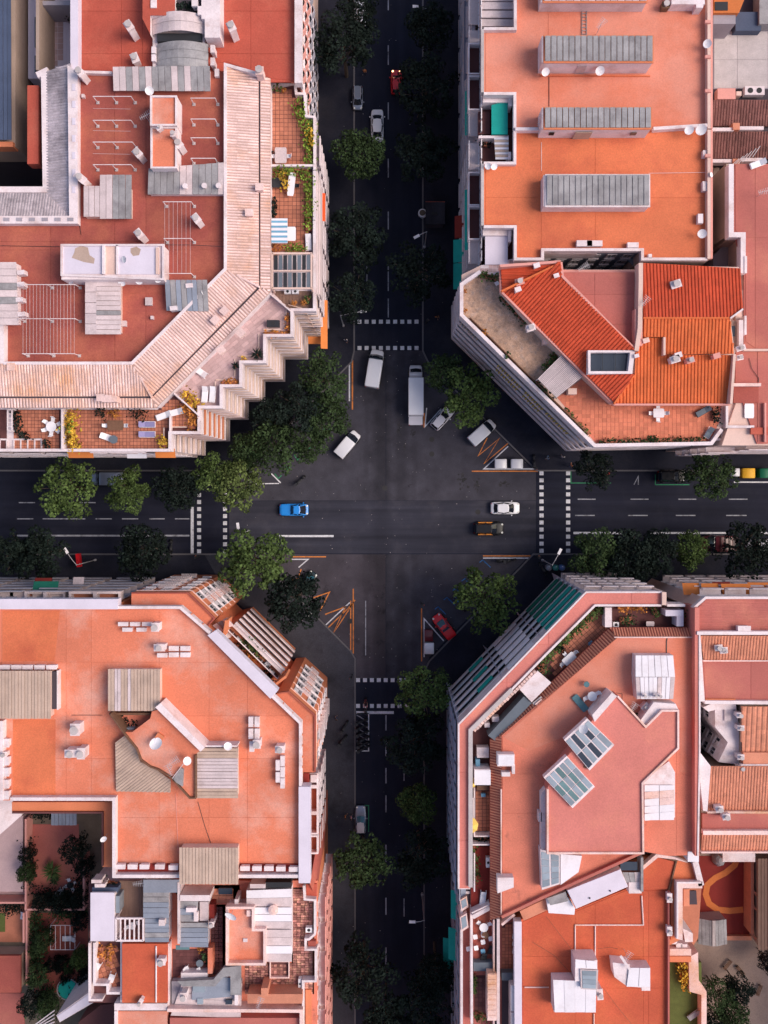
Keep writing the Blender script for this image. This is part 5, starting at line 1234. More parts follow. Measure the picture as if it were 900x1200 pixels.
acunit('left white box below the dark pergola', 337, 341.5, Z, 0, .8, .5, .6); acunit('right white box below the dark pergola', 346, 341.5, Z, 0, .8, .5, .6)
hedge('yellow green hedge of creepers along the upper east parapet', [(349,118),(352,130),(361,145),(363,190)], Z, 1.2, 1.0, 'leaf_shrub'); hedge('orange tinted hedge along the right of the upper terrace', [(363,150),(364,172)], Z, .7, 1.1, 'leaf_yellow')
hedge('green hedge below the white terrace divider', [(322,200),(345,199),(362,204),(361,268)], Z, 1.0, 1.1, 'leaf_shrub'); hedge('yellow hedge left of the long white table', [(331,203),(334,219)], Z, .9, 1.3, 'leaf_yellow')
hedge('rust coloured shrubs at the foot of the striped awning', [(319,287),(326,293)], Z, 1.2, 1.3, 'leaf_rust'); hedge('yellow green shrubs above the dark pergola', [(336,291),(356,290)], Z, .9, .9, 'leaf_shrub')
hedge('narrow dark hedge on the left of the middle terrace', [(320.5,232),(320.5,252)], Z, .5, .9, 'leaf_dark_shade')
hedge('rust planter under the right parapet of the rose terrace', [(337,370),(338,388)], Z, .5, .5, 'leaf_rust'); hedge('rust planter along the second zigzag step', [(312,391),(336,391)], Z, .5, .5, 'leaf_rust'); hedge('rust planter along the third zigzag step', [(260,448),(278,448)], Z, .6, .5, 'leaf_rust')
for x, y, r_, m_, v_, lb in ((324,103,.6,'leaf_lit',None,'bright green bush at the top of the upper terrace'),(333,106,.35,'leaf_rust',None,'small rusty plant at the top of the upper terrace'),(302,416,.85,'leaf_dark_shade',5,'spiky palm on the rose terrace above the zigzag step'),
  (276,429,.6,'leaf_dark_shade',6,'round dark palm on the rose terrace'),(286,421,.4,'leaf_yellow',None,'small yellow plant between the two palms'),(345,356,.45,'leaf_rust',6,'left potted plant on the wooden deck'),(356,355,.45,'leaf_rust',5,'right potted plant on the wooden deck'),
  (361,350,.6,'leaf_lit',None,'yellow green plant at the end of the wooden deck'),(321,180,.3,'leaf_dark_shade',None,'small plant beside the grey terrace table')): plant(lb, x, y, Z, r_, m_, v_)
hedge('yellow shrubs at the right side of the white terrace divider', [(82,483),(80,500),(83,518)], Z, 1.3, 1.3, 'leaf_yellow', dens=60); hedge('green shrub amid the yellow ones on the left terrace', [(79,497),(81,503)], Z, 1.2, 1.5, 'leaf_shrub'); hedge('yellow shrub in the lower corner by the divider', [(80,517),(92,522)], Z, 1.2, 1.0, 'leaf_yellow')
hedge('dark shrub below the ribbed roof left of the loungers', [(113,483),(122,485)], Z, .9, 1.0, 'leaf_dark_shade'); hedge('rusty shrub below the ribbed roof', [(128,484),(138,484)], Z, .9, 1.0, 'leaf_rust'); hedge('dark green shrub under the ribbed roof near the loungers', [(155,483),(168,487)], Z, 1.0, 1.2, 'leaf_dark_shade')
hedge('yellow bush near the lower right of the left terrace', [(187,515),(196,522)], Z, 1.2, .9, 'leaf_yellow'); hedge('yellow bush behind the corner divider', [(215,460),(230,475)], Z, 1.2, 1.0, 'leaf_yellow'); hedge('orange bush in the angle of the corner terrace', [(213,472),(226,486),(224,502)], Z, 1.1, 1.0, 'leaf_rust')
hedge('dark climbing plant on the left edge of the left terrace', [(18,482),(20,505),(32,512)], Z, .7, .8, 'leaf_dark_shade'); hedge('small dark shrubs at the lower edge by the orange awning', [(51,517),(56,524)], Z, .7, .8, 'leaf_dark_shade')
# ---- north neighbour with the wavy pink balconies ----
ZB = 26.0
A2 = building('apartment_block', 'red roofed block at the top left with wavy pink balconies and barrel vaulted stair house', 'building', 220, 30)
slab(A2, 'wall', [(91,-160),(352,-160),(352,82),(91,82)], ZB-.2, 0, 'cream_wall')
slab(A2, 'roof', [(91,-160),(352,-160),(352,96),(317,96),(317,88),(265,73.5),(264,83.5),(91,83.5)], ZB, ZB-.2, 'roof_red')
panels(A2, [(92.5,-160),(345,-160),(345,94),(318,92),(266,72),(240,76),(240,82),(92.5,82)], ZB, (142.5,167,294), (-100,-50,13,63), 'roof_red', gap=.4)
para(A2, [(349.5,-160),(349.5,97)], .85, ZB+1.0, ZB-.2, 'white_wall'); para(A2, [(87,-160),(87,84)], .9, ZB+1.2, ZB-.2, 'lilac_wall'); para(A2, [(92,84),(131,85)], .3, ZB+1.6, ZB-.1, 'white_wall')
for x, y, rz in ((151,30,-.95),(271,31,-1.1),(158,68,-1.2)): chimney(A2, x, y, ZB, 2.6 if x != 158 else 1.2, 1.0, .75, rz)
wav = []
for k in range(0, 60): y = -60+3*k; wav.append((354.5+3.4*math.sin((y+4)/28*2*math.pi), y))
for f in range(7):
    z = 4.5+3.1*f; s = band(A2, 'balcony', [W(x, y, 24) for x, y in wav][::-1], -1.4, 0, z, z-.2, 'pink_wall'); band(s, 'railing', [W(x, y, 24) for x, y in wav][::-1], -.06, .06, z+1.0, z-.1, 'pink_wall' if f > 3 else 'balc_grey')
    windows(A2, W(352,100,ZB), W(352,-60,ZB), z+.1, 10, w=1.0)
st = roofbox(A2, [(167,-40),(205,-40),(205,18),(176,18),(176,40),(167,22)], ZB, 2.2, 'white_wall', 'roof_red'); 
st = roofbox(A2, [(236,-40),(258,-40),(258,44),(240,44),(240,22),(236,22)], ZB, 2.4, 'white_wall', None)
bx(A2, 'plant_well', 178, -40, 236, 12, ZB+1.2, ZB, 'dark_wall'); hedge('dark roof garden plants above the barrel vaulted roof', [(188,9),(233,3)], ZB+1.2, .8, .6, 'leaf_dark_shade', box_=None); vents(A2, [(180,4),(235,12),(228,2)], ZB+1.2, 1.2, 7, 10)
def vault(par, x0, x1, y0, y1, z, h, n, mat, rib='white_wall'):
    """barrel vault whose crown line runs left to right"""
    a, b, c, d = W(x0, y0, z), W(x1, y0, z), W(x1, y1, z), W(x0, y1, z); m = MB(); N = n
    for k in range(N):
        t0, t1 = k/N, (k+1)/N; q = []
        for s in ((a, b, c, d),):
            for t, u in ((t0,0),(t0,1),(t1,1),(t1,0)):
                p = (a.lerp(b, t)).lerp(d.lerp(c, t), u); q.append((p.x, p.y, z+h*math.sin(math.pi*(.06+.88*t))))
        mm = MB(); mm.add(q+[(x,y,zz-.06) for x,y,zz in q], [[0,3,2,1],[4,5,6,7],[0,1,5,4],[2,3,7,6],[1,2,6,5],[3,0,4,7]]); mm.build('roof_panel', mat, par)
def arch(par, x0, x1, y0, y1, z, h, mat, name='vault_roof'):
    v = []; m = MB(); N = 10
    root = MB(); 
    for k in range(N):
        pass
o = bx(A2, 'stair_house', 179, 16, 240, 80, ZB+1.0, ZB, 'white_wall')
def varc(par, x0, x1, y0, y1, z, h, mat, N=9, M_=3):
    for j in range(M_):
        m = MB(); ya, yb = y0+(y1-y0)*(j+.02)/M_, y0+(y1-y0)*(j+.98)/M_
        for k in range(N):
            q = []
            for t, y in ((k/N, ya), (k/N, yb), ((k+1)/N, yb), ((k+1)/N, ya)):
                hh = h*math.sin(math.pi*(.1+.8*t)); p = W(x0+(x1-x0)*t, y, z+h*.7); q.append((p.x, p.y, z+hh))
            m.add(q, [[0,1,2,3]]); m.add([(x,y,zz-.07) for x,y,zz in q], [[3,2,1,0]])
        m.build('roof_panel', mat, par)
varc(o, 177, 242, 15, 38, ZB+.9, 1.6, 'sheet_pink', M_=2); varc(o, 183, 243, 49, 79, ZB+.9, 1.2, 'sheet_grey', M_=3); bx(o, 'clerestory', 184, 39, 236, 48.5, ZB+1.6, ZB+1, 'dark_plastic')
strips(A2, 'roof_sheet', [(132,78.5,ZB+2.2),(246,77.5,ZB+2.2),(247,107,ZB+2.0),(133,106.5,ZB+2.0)], 15, ['sheet_grey','sheet_pink','sheet_grey']); bx(A2, 'shed_wall', 134, 80, 245, 102, ZB+1.9, ZB-.0, 'white_wall')
vents(A2, [(180,59),(180,67),(249,57),(249,72),(254,85)], ZB, 1.6, 5, 9)
# ---- courtyard house at the far left ----
A3 = building('courtyard_house', 'grey tiled house round a dark courtyard at the upper left edge', 'building', 40, 130)
ZC = 27.0
slab(A3, 'wall', [(82,-160),(86,-160),(86,84),(90,84),(90,261),(-160,261),(-160,230),(52,230),(50,87),(82,80)], ZC-1, 0, 'beige_wall')
ribs(A3, 'tiled_roof', [(53,84,26.4),(83,74,27.4),(83,256,27.4),(55,228,26.4)], 0, .33, .24, .06, 'tile_grey', seg=.9)
ribs(A3, 'tiled_roof', [(-160,226,26.4),(55,226,26.4),(83,254,27.4),(-160,254,27.4)], 90, .33, .24, .06, 'tile_grey', seg=.9)
slab(A3, 'ridge_wall', [(79,76),(91,84),(91,262),(0,262),(-160,262),(-160,253),(81,253)], ZC+1.0, ZC-1.2, 'white_wall')
for k in range(6): bx(A3, 'buttress', 4+15*k, 255, 11+15*k, 259, ZC+1.08, ZC+.9, 'grey_wall')
for k in range(7): bx(A3, 'buttress', 84.5, 98+20*k, 88.5, 106+20*k, ZC+1.08, ZC+.9, 'lilac_wall')
para(A3, [(43,88),(51.5,84),(53.5,222),(-160,222)], .7, 26.5, 25.2, 'white_wall', name='eaves'); bx(A3, 'roof_slope', 32, 100, 45, 192, 25.6, 24, 'roof_red')
slab(A3, 'courtyard_floor', [(33,-160),(84,-160),(84,84),(50,92),(33,92)], 19, 0, 'lilac_wall'); tiles(A3, [(48,12),(78,12),(78,76),(48,84)], 19.05, 0, .7, 'floor_rose', base='lilac_wall')
slab(A3, 'lightwell_wall', [(42,-160),(46,-160),(46,82),(42,82)], 24, 13, 'beige_wall'); bx(A3, 'wall_window', 40.5, 20, 42.5, 55, 23.5, 19.5, 'glass'); bx(A3, 'wall_window', 40.5, 65, 42.5, 85, 23.5, 19.5, 'glass')
slab(A3, 'lightwell_back', [(45,1),(84,1),(84,6),(45,6)], 23, 18.9, 'grey_wall'); bx(A3, 'shadow_tree_tub', 75, 12, 82, 21, 19.3, 19, 'leaf_dark_shade')
hedge('dark shrub in the corner of the pale courtyard', [(77,13),(81,19)], 19.1, 1.0, 1.6, 'leaf_dark_shade')
A4 = building('slate_roofed_house', 'long blue slate roofed house cut by the left edge at the top', 'building', 5, 60)
slab(A4, 'wall', [(-160,-160),(32,-160),(32,185),(-160,185)], 17, 0, 'dark_wall'); slab(A4, 'upper_wall', [(-160,-160),(18,-160),(18,172),(-160,172)], 22, 16.9, 'beige_wall')
strips(A4, 'roof_sheet', [(-6,-40,23),(13,-40,23),(14,164,23),(-6,164,23)], 4, ['slate','slate']); slab(A4, 'roof', [(-160,-160),(-6,-160),(-6,164),(-160,164)], 23, 21.9, 'slate'); bx(A4, 'eaves', -160, 166, 15, 172, 22.6, 21, 'orange_wall')
panels(A4, [(15,-40),(31,-40),(31,183),(15,183)], 17.2, (), (20,65,110,150), 'beige_wall', name='ledge_panel')
slab(A4, 'courtyard_floor', [(-160,186),(50,186),(50,224),(-160,224)], 3, 0, 'dark_wall'); hedge('dark shrubs deep in the black courtyard at the left edge', [(5,196),(22,203)], 3, 1.2, 1.2, 'leaf_dark_shade')
# ================= upper right block =================
ZB = 23.0
B1 = building('apartment_block', 'salmon roofed apartment block at the top right with two grey sheet roofed stair houses', 'building', 700, 70)
B1s = building('apartment_block', 'orange roofed apartment block between the salmon roof and the red tiled corner block', 'building', 700, 230)
topn = [(604,-160),(834,-160),(834,150),(604,150),(604,108),(567,108),(567,34),(604,34)]
tops = [(604,152),(834,152),(834,303),(752,303),(752,292),(635,292),(635,303),(604,303),(604,264),(567,264),(567,192),(604,192)]
slab(B1, 'wall', topn, ZB-.25, 0, 'cream_wall'); slab(B1s, 'wall', tops, ZB-.25, 0, 'cream_wall')
slab(B1, 'roof', topn, ZB, ZB-.25, 'roof_salmon'); slab(B1s, 'roof', tops, ZB, ZB-.25, 'roof_orange')
panels(B1, [(605,-160),(828,-160),(828,149),(605,149),(605,108),(569,108),(569,35),(605,35)], ZB, (642.5,), (-60,), 'roof_salmon', gap=.35)
panels(B1s, [(605,153),(828,153),(828,302),(753,302),(753,291),(634,291),(634,302),(605,302),(605,263),(569,263),(569,193),(605,193)], ZB, (634.3,697.5), (231.5,), 'roof_orange', gap=.3)
for bb, y0, y1 in ((B1,-160,150.5),(B1s,152,303)):
    para(bb, [(831,y0),(831,y1)], .38, ZB+.9, ZB-.2, 'cream_wall'); para(bb, [(834.2,y0),(834.2,y1)], .22, ZB+.5, ZB-.2, 'pink_wall')
for y in (25,51,66,106,182): p = W(830, y, ZB+1.2); m = MB(); m.box((p.x,p.y,ZB+.9), .7,.35,.3); m.build('parapet_cap', 'pink_wall', B1 if y < 150 else B1s)
for bb, q in ((B1,[(565.5,34),(565.5,108)]),(B1s,[(565.5,192),(565.5,264)])):
    para(bb, q, .34, ZB+.8, ZB-.2, 'concrete'); 
for bb, q in ((B1,[(567,33.5),(604,33.5),(604,-160)]),(B1,[(567,109.5),(603.5,109.5),(603.5,150)]),(B1s,[(603.5,152),(603.5,191),(567,191)]),(B1s,[(567,265.5),(604,265.5),(604,303.5),(636,303.5),(636,292.5),(753,292.5),(753,303.5),(829,303.5)])):
    para(bb, q, .34, ZB+.7, ZB-.2, 'white_wall')
para(B1, [(604,151),(632,151)], .38, ZB+.9, ZB-.1, 'white_wall'); para(B1, [(766,150.5),(829,146.5)], .38, ZB+.9, ZB-.1, 'white_wall')
# notches with set-back terraces
for bb, y0, y1 in ((B1,-160,33),(B1,110,150),(B1s,151.5,190),(B1s,266,303)):
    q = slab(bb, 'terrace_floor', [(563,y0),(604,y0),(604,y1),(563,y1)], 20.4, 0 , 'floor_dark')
for y in (7,17,27): bx(B1, 'roof_step', 563, y-4.5, 602, y+3.6, 21.6, 20.4, 'sheet_pink')
bx(B1, 'roof_step', 563, -60, 602, 1, 21.6, 20.4, 'sheet_pink')
bx(B1, 'back_wall', 566, 111.5, 600, 120, 22.5, 20.3, 'white_wall'); slab(B1, 'awning', [(576,123),(593,118.5),(595,119),(595,157.5),(576,157.5)], 22.3, 22.2, 'cloth_teal'); bx(B1, 'terrace_shed', 560.5, 131, 574, 157, 21.2, 20.4, 'floor_dark'); 
bx(B1s, 'party_wall', 561, 158.8, 596, 161.8, 22.0, 20.3, 'white_wall'); plate(B1, 'gutter_post', [(596,113,22.8),(600,113,22.8),(600,124,22.8),(596,124,22.8)], 2, 'white_wall')
for k in range(9): plate(B1s, 'awning_panel', [(579+.2*k,161+2.9*k,22.0),(596,161+2.9*k,22.4),(596,163.5+2.9*k,22.4),(579+.2*k,163.5+2.9*k,22.0)], .04, 'sheet_beige' if k % 2 else 'cloth_white')
bx(B1s, 'back_wall', 566, 267.5, 600, 276, 22.5, 20.3, 'white_wall'); slab(B1s, 'awning', rect(568.5,277,595,310), 22.2, 22.1, 'lilac_wall'); bx(B1s, 'gutter_post', 596, 270, 599, 283, 22.8, 20.4, 'white_wall')
bx(B1s, 'gutter_post', 596, 178, 599, 187, 22.8, 20.4, 'white_wall')
hedge('dark plants on the striped awning terrace', [(563,166),(572,168)], 20.4, .8, .7, 'leaf_dark_shade')
# west front
facade(B1, [(566,-120),(566,150)], 23, 22.5, 18, z0=4.3, fh=3.05, depth=1.5, slabm='balc_slab', railm='balc_grey', rail='bars', split=6)
facade(B1s, [(566,152),(566,304)], 23, 22.5, 10, z0=4.3, fh=3.05, depth=1.5, slabm='balc_slab', railm='railing_white', rail='bars', split=4)
for y0, y1, z, m_ in ((80,135,17.5,'cloth_teal'),(-40,60,16,'slate')): awning(B1, [(559,y0),(559,y1)], z, .8, .9, m_, zref=23)
bx(B1, 'facade_screen', 553, -60, 557, 84, 19, 4, 'balc_grey')
for y0, y1, z, o, m_ in ((208,282,19.3,1.2,'cloth_teal'),(210,240,9,1.7,'court_red'),(246,276,10.5,2.0,'cloth_teal'),(277,311,10.5,2.0,'cloth_teal')): awning(B1s, [(560,y0),(560,y1)], z, .8, o, m_, zref=23)
for y0, y1, bb in ((51,86,B1),(89,128,B1),(202,240,B1s),(242,280,B1s)):
    bx(bb, 'balcony_floor', 550, y0, 562, y1, 19.6, 19.3, 'floor_dark'); para(bb, [(562,y0),(549.5,y0),(549.5,y1),(562,y1)], .16, 20.6, 19.3, 'white_wall', name='balcony_wall')
# stair houses
def shed(par, x0, y0, x1, y1, yf, h, n, sheets, front='white_wall', trim='orange_wall', z0=ZB, left=3):
    s = slab(par, 'stair_house', [(x0-left,y0),(x1,y0),(x1,y1+1.5),(x0-left,y1+1.5)], z0+h, z0, front)
    slab(s, 'fascia', [(x0-1,y0-1),(x1+1,y0-1),(x1+1,y1+2.2),(x0-1,y1+2.2)], z0+h+.12, z0+h-.02, trim)
    strips(s, 'roof_sheet', [(x0+.5,y0,z0+h+.3),(x1,y0,z0+h+.3),(x1,y1,z0+h+.18),(x0+.5,y1,z0+h+.18)], n, sheets, gap=.09)
    return s
S1 = shed(B1, 638, 42, 765, 71.5, 0, 2.9, 18, ['sheet_grey'])
S2 = shed(B1, 638, 126, 763, 149.5, 0, 2.8, 18, ['sheet_grey'])
S3 = shed(B1s, 640, 205, 761, 240.5, 0, 2.1, 18, ['sheet_grey'], trim='white_wall')
S0 = shed(B1, 637, -60, 758, 1, 0, 2.2, 14, ['sheet_pink'])
for s_, x, y, w_, h_, m_ in ((S1,684,75.5,11,7,'sheet_pink'),(S2,686,157,20,9,'sheet_beige'),(S2,648.5,159,6,4,'black'),(S2,745.5,158,7,4,'wood_deck')):
    y0 = (73 if s_ is S1 else 151.5); p0 = W(x-w_/2, y0, ZB+2.8); p1 = W(x+w_/2, y0, ZB+2.8); m = MB(); m.prism([(p0.x,p0.y-.02),(p1.x,p0.y-.02),(p1.x,p0.y-.10),(p0.x,p0.y-.10)], ZB+(2.1 if h_ > 5 else 1.9), ZB+(.0 if h_ > 5 else 1.2)); m.build('door' if h_ > 5 else 'vent_grille', m_, s_)
dish(B1, 639, 84, ZB, 1.2, .5, -70); dish(B1, 703, 82.5, ZB, 1.6, .55, -90); dish(B1, 829, 51, ZB, 1.3, .5, -120); dish(B1s, 807.5, 152, ZB, 1.5, .55, -100); dish(B1s, 821.5, 151.5, ZB, 1.5, .65, -100); dish(B1s, 823, 273.5, ZB, 1.2, .55, -120); dish(B1s, 833, 205, ZB, 1.0, .3, 0); dish(B1s, 572, 194.5, ZB, 1.2, .4, -120); dish(B1s, 579, 195, ZB, 1.2, .4, -70)
antenna(B1, 705, 27, ZB, 2.8, .9); antenna(B1, 634, 141, ZB, 2.2, 1.2); antenna(B1s, 895, 30, ZB, .5) if False else None
cable(B1, [(643.5,84),(643.5,126)], ZB+.08, r=.035); cable(B1s, [(634.5,167),(634.5,200)], ZB+.08, 'white_wall'); cable(B1s, [(760,203),(830,202)], ZB+.3, 'white_wall', .02)
wires(B1, [((682,-30),(682,41)),((687.5,-30),(687.5,41))] + [((682,y),(687.5,y)) for y in range(-28, 41, 4)], ZB+.15, .035, 'sheet_grey', 'pipe_ladder')
bx(B1, 'lift_motor_box', 787, -40, 826, 5, ZB+1.6, ZB, 'white_wall'); bx(B1, 'chimney', 816, 5, 824, 9, ZB+1.6, ZB, 'white_wall'); chimney(B1, 780, 6, ZB, 1.0, .8, .7, 0, 'wicker')
for x, y, w_, d_ in ((685,285,18,7),(697,285,18,6.5),(742,287,13,6),(826,218,5,11),(821,256,6,11),(826,180,4,8),(762,300,4,5)):
    p = W(x, y, ZB+.7); s = (H-ZB)/F; m = MB(); m.box((p.x,p.y,ZB), w_*s, d_*s, .7); m.build('vent_box', 'white_wall', B1s)
bx(B1, 'plinth', 633, 88, 762, 89.5, ZB+.2, ZB, 'roof_orange')
# the light well between the two buildings
bx(B1s, 'lightwell_floor', 634, 293, 753, 320, 13, 0, 'bluish_wall')
pa, pb = W(636,292.6,ZB), W(752,292.6,ZB)
for k in range(3): windows(B1s, pa, pb, 13.6+2.9*k, 6, w=1.0, h=1.4, gm='glass')
bx(B1s, 'lightwell_wall', 635.5, 290.5, 752.5, 292.9, ZB-.3, 6, 'bluish_wall'); bx(B1s, 'well_rim', 636, 293.5, 700, 297, ZB-.6, ZB-3, 'white_wall')
slab(B1s, 'well_canopy', [(727,296),(752,296),(752,315),(746,315)], 19, 18.8, 'glass_blue')
# ---------------- corner block with the red tiled roofs ----------------
Z2 = 22.0
B2 = building('corner_block', 'corner block with bright red tiled roofs, cork coloured terrace and slatted white balconies', 'building', 720, 420)
edge = [(541,322),(541,369),(697,522),(834,519.5),(846,500),(860,500)]
full = edge + [(866,476),(872,313),(752,316),(636,316),(604,305),(563,311)]
ins = [(549,330),(549,364),(701,513),(830,511),(842,496),(858,496),(866,476),(872,313),(752,319),(636,319),(604,307),(565,315)]
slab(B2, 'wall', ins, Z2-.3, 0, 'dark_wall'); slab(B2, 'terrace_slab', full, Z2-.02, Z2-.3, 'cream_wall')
er = [W(x, y, Z2) for x, y in [(541,325),(541,369),(697,522)]]
er = er[::1]
rr = [W(x, y, Z2) for x, y in [(541,325),(541,369),(697,522)]]
for k in range(6):
    z = 4.3+2.95*k
    s = band(B2, 'balcony', rr, -1.3, .0, z, z-.2, 'balc_slab'); band(s, 'railing', rr, -.10, .04, z+.85, z-.35, 'white_wall')
    windows(B2, W(549,364,Z2), W(701,513,Z2), z+.1, 16, w=1.3, h=2.2, off=.01)
    s = band(B2, 'balcony', [W(x, y, Z2) for x, y in [(697,522),(834,519.5)]], -.9, 0, z, z-.2, 'balc_slab'); band(s, 'railing', [W(x, y, Z2) for x, y in [(697.5,522.5),(834,520)]], -.10, .02, z+.85, z-.3, 'white_wall')
    windows(B2, W(701,513,Z2), W(830,511,Z2), z+.1, 10, off=.01)
for k, f0, f1 in ((5,.0,.14),(4,.02,.16),(3,.33,.52),(3,.55,.70),(3,.72,.90),(2,.34,.52),(2,.56,.70),(5,.2,.5),(5,.52,.8)):   # timber louvres on the balconies
    z = 4.3+2.95*k; a, b = rr[1], rr[2]; m = MB(); d = (b-a).normalized(); nr = Vector((d.y, -d.x, 0)); L = (b-a).length; n = int(L*(f1-f0)/.42); mt = 'court_line' if k in (2,3) else ('cloth_yellow' if k == 4 else 'sheet_beige')
    fr = None
    for j in range(n):
        q = a.lerp(b, f0+(f1-f0)*j/n) + nr*.04; mm = MB(); mm.bar((q.x,q.y,z+.85),(q.x,q.y,z+2.3), .16, .10)
        mm.bar((q.x,q.y,z+2.3),(q.x-nr.x*.8,q.y-nr.y*.8,z+2.35), .16, .05)
        m.add([tuple(v) for v in mm.v], mm.f)
    m.build('louvre_screen', 'sheet_beige' if k not in (2,3) else 'cloth_yellow', B2, kind='stuff')
para(B2, [(563,318),(541,333),(541,369),(697,522),(834,519.5),(846,503)], .42, Z2+.9, Z2-.35, 'white_wall')
para(B2, [(551,372),(690,509)], .12, Z2+.75, Z2, 'wicker', name='planter_edge')
slab(B2, 'pebble_floor', [(543,334),(563,322),(588,322),(588,341),(642,401),(658,416),(630,445),(634,459),(620,447),(543,368)], Z2+.03, Z2-.05, 'floor_cork')
mb = MB()
poly_ = [(544,335),(563,323),(586,323),(586,341),(640,401),(656,416),(628,445),(543,368)]
for j in range(1500):
    x, y = random.uniform(543,656), random.uniform(322,450)
    if inside(poly_, x, y): p = W(x, y, Z2); mb.ti = random.uniform(-.16,.16); mb.box((p.x,p.y,Z2+.034+random.random()*.004), random.uniform(.12,.4), random.uniform(.12,.3), random.uniform(.010,.03), random.random()*3)
mb.build('crazy_paving', 'floor_cork', B2, kind='stuff')
tiles(B2, [(653,466),(683,443),(720,474),(846,474),(842,497),(832,517),(698,519)], Z2, 0, .5, 'floor_orange', base='roof_grimy')
tiles(B2, [(602,303),(604,318),(588,324),(563,322),(563,311)], Z2, 0, .5, 'floor_rose', base='white_wall')
f_ = plate(B2, 'pergola', [(630,444,24.2),(658,416,24.2),(683,441,24.2),(652,466,24.2)], .08, 'cloth_grey')
a, b, c, d = [W(x, y, 24.3) for x, y in ((630,444),(652,466),(683,441),(658,416))]
for k in range(20): m = MB(); t = (k+.5)/20; m.bar(a.lerp(b, t), d.lerp(c, t), .12, .08); m.build('slat', 'sheet_pink', f_)
for x, y in ((631,444),(652,465)): m = MB(); p = W(x, y, 24.2); m.bar((p.x,p.y,Z2), p, .1); m.build('post', 'white_wall', B2)
# red roofs
slab(B2, 'attic_wall', [(588,312),(657,307),(660,322),(744,408),(744,409),(754,409),(754,310),(866,313),(871,361),(856,373),(861,414),(855,472),(720,472),(642,399),(588,340)], 24.6, Z2-.01, 'cream_wall')
ribs(B2, 'tiled_roof', [(587,313,25.2),(656,307,26.2),(588,341,25.0)], 0, .40, .27, .09, 'tile_red', seg=.9, tint=.12)
ribs(B2, 'tiled_roof', [(656,307,26.3),(659,324.5,26.3),(743.5,410,26.3),(690,411,25.9),(690,438.5,25.5),(727,438.5,26.0),(744,438,26.3),(720,473,24.9),(587,341,24.9)], 47, .40, .27, .09, 'tile_red', seg=.9, tint=.12)
slab(B2, 'flat_roof', [(659,319),(753,319),(753,384),(744,408),(660,324)], 25.0, 24, 'roof_pinkbrown'); panels(B2, [(661,320),(751,320),(751,384),(743,405),(661,324)], 25.0, (697,), (345,380), 'roof_pinkbrown')
ribs(B2, 'tiled_roof', [(753,308,25.9),(829,312,25.9),(867,314.5,25.9),(871,362,26.3),(855.5,372,26.4),(754.5,372,26.4)], 91, .40, .27, .09, 'tile_red', seg=.9, tint=.12)
ribs(B2, 'tiled_roof', [(754.5,373,26.3),(855.5,373,26.3),(860,414.5,25.6),(779,415.5,25.6),(779,395,25.95),(754,395,25.95)], 91, .40, .27, .09, 'tile_orange', seg=.9, tint=.12)
ribs(B2, 'tiled_roof', [(746,396,25.5),(778,396,25.5),(778,416,25.3),(861,416,25.3),(855,473,24.7),(720,473,24.7),(744,439,25.1)], 91, .40, .27, .09, 'tile_orange', seg=.9, tint=.12)
para(B2, [(657.5,307),(659.5,324),(746,411)], .3, 26.5, 25.2, 'pink_wall', name='ridge_cap'); para(B2, [(586.5,312),(587,341),(720,474),(856,474)], .22, 25.0, 24.4, 'pink_wall', name='eaves_gutter')
para(B2, [(588,341),(656,308)], .2, 26.4, 25.8, 'tile_orange', name='hip'); para(B2, [(720,473),(743,440)], .2, 25.5, 24.8, 'tile_orange', name='hip'); para(B2, [(754,372.5),(856,372.5)], .2, 26.5, 26.2, 'tile_orange', name='ridge_cap')
para(B2, [(586,311.5),(657,306.5)], .3, 26.5, 24.8, 'pink_wall', name='party_wall'); para(B2, [(751,308),(751,330),(750,384),(746,411)], .5, 26.7, 25, 'cream_wall', name='party_wall'); para(B2, [(778.8,395),(778.8,416)], .25, 26.2, 25.3, 'cream_wall', name='step_wall')
para(B2, [(861,415),(857,473)], .3, 25.9, 24.4, 'cream_wall', name='party_wall'); para(B2, [(871,362),(856,373)], .2, 26.6, 25.9, 'white_wall', name='flashing')
s = slab(B2, 'skylight_frame', [(689,410.5),(744,410.5),(741,438),(689.5,438)], 26.3, 25, 'white_wall', holes=[[(692,413),(738.5,413),(736,435),(692,435)]]); bx(s, 'pane', 692, 413, 737, 435, 25.4, 25.2, 'glass')
for x in (706, 721): m = MB(); m.bar(W(x,413,25.8), W(x,435,25.8), .05); m.build('glazing_bar', 'dark_plastic', s)
ribs(B2, 'tiled_roof', [(667,387,25.2),(669,389,25.2),(700,418,25.2)], 47, .4, .27, .05, 'tile_red') if False else None
for x, y, w_, m_ in ((609,330,.9,'pink_wall'),(607,339,.6,'white_wall'),(629,311,.6,'white_wall'),(652,323,.5,'white_wall'),(792,333,1.1,'white_wall'),(791,421,1.0,'white_wall'),(795,416,.7,'white_wall'),(809,422,.8,'pink_wall'),(840,417,.7,'pink_wall'),(757,399,.6,'tile_pink'),(746,417,.4,'white_wall'),(622,384,.9,'white_wall')):
    chimney(B2, x, y, 25.4 if x > 625 else 25.0, 1.1, w_, w_*.7, .3, m_, w_ > .7)
bx(B2, 'roof_wall', 744, 362, 753, 405, 26.4, 24, 'pink_wall'); antenna(B2, 756, 353, 25.5, 1.6, .9); antenna(B2, 684, 313, 23, 1.5)
bx(B2, 'terrace_hut', 637, 397, 645, 403, 23.5, Z2, 'tile_pink'); bx(B2, 'terrace_hut', 666, 455, 676, 462, 23.3, Z2, 'cream_wall')
para(B2, [(636,318),(700,319),(752,319)], .5, 24.0, 21, 'pink_wall', name='well_wall'); 
table('white oval table with four chairs on the orange tiled terrace', 772, 484, Z2, 1.3, 1.1, 0, 'cloth_white', 4, 'white_plastic', short='white table on the orange terrace')
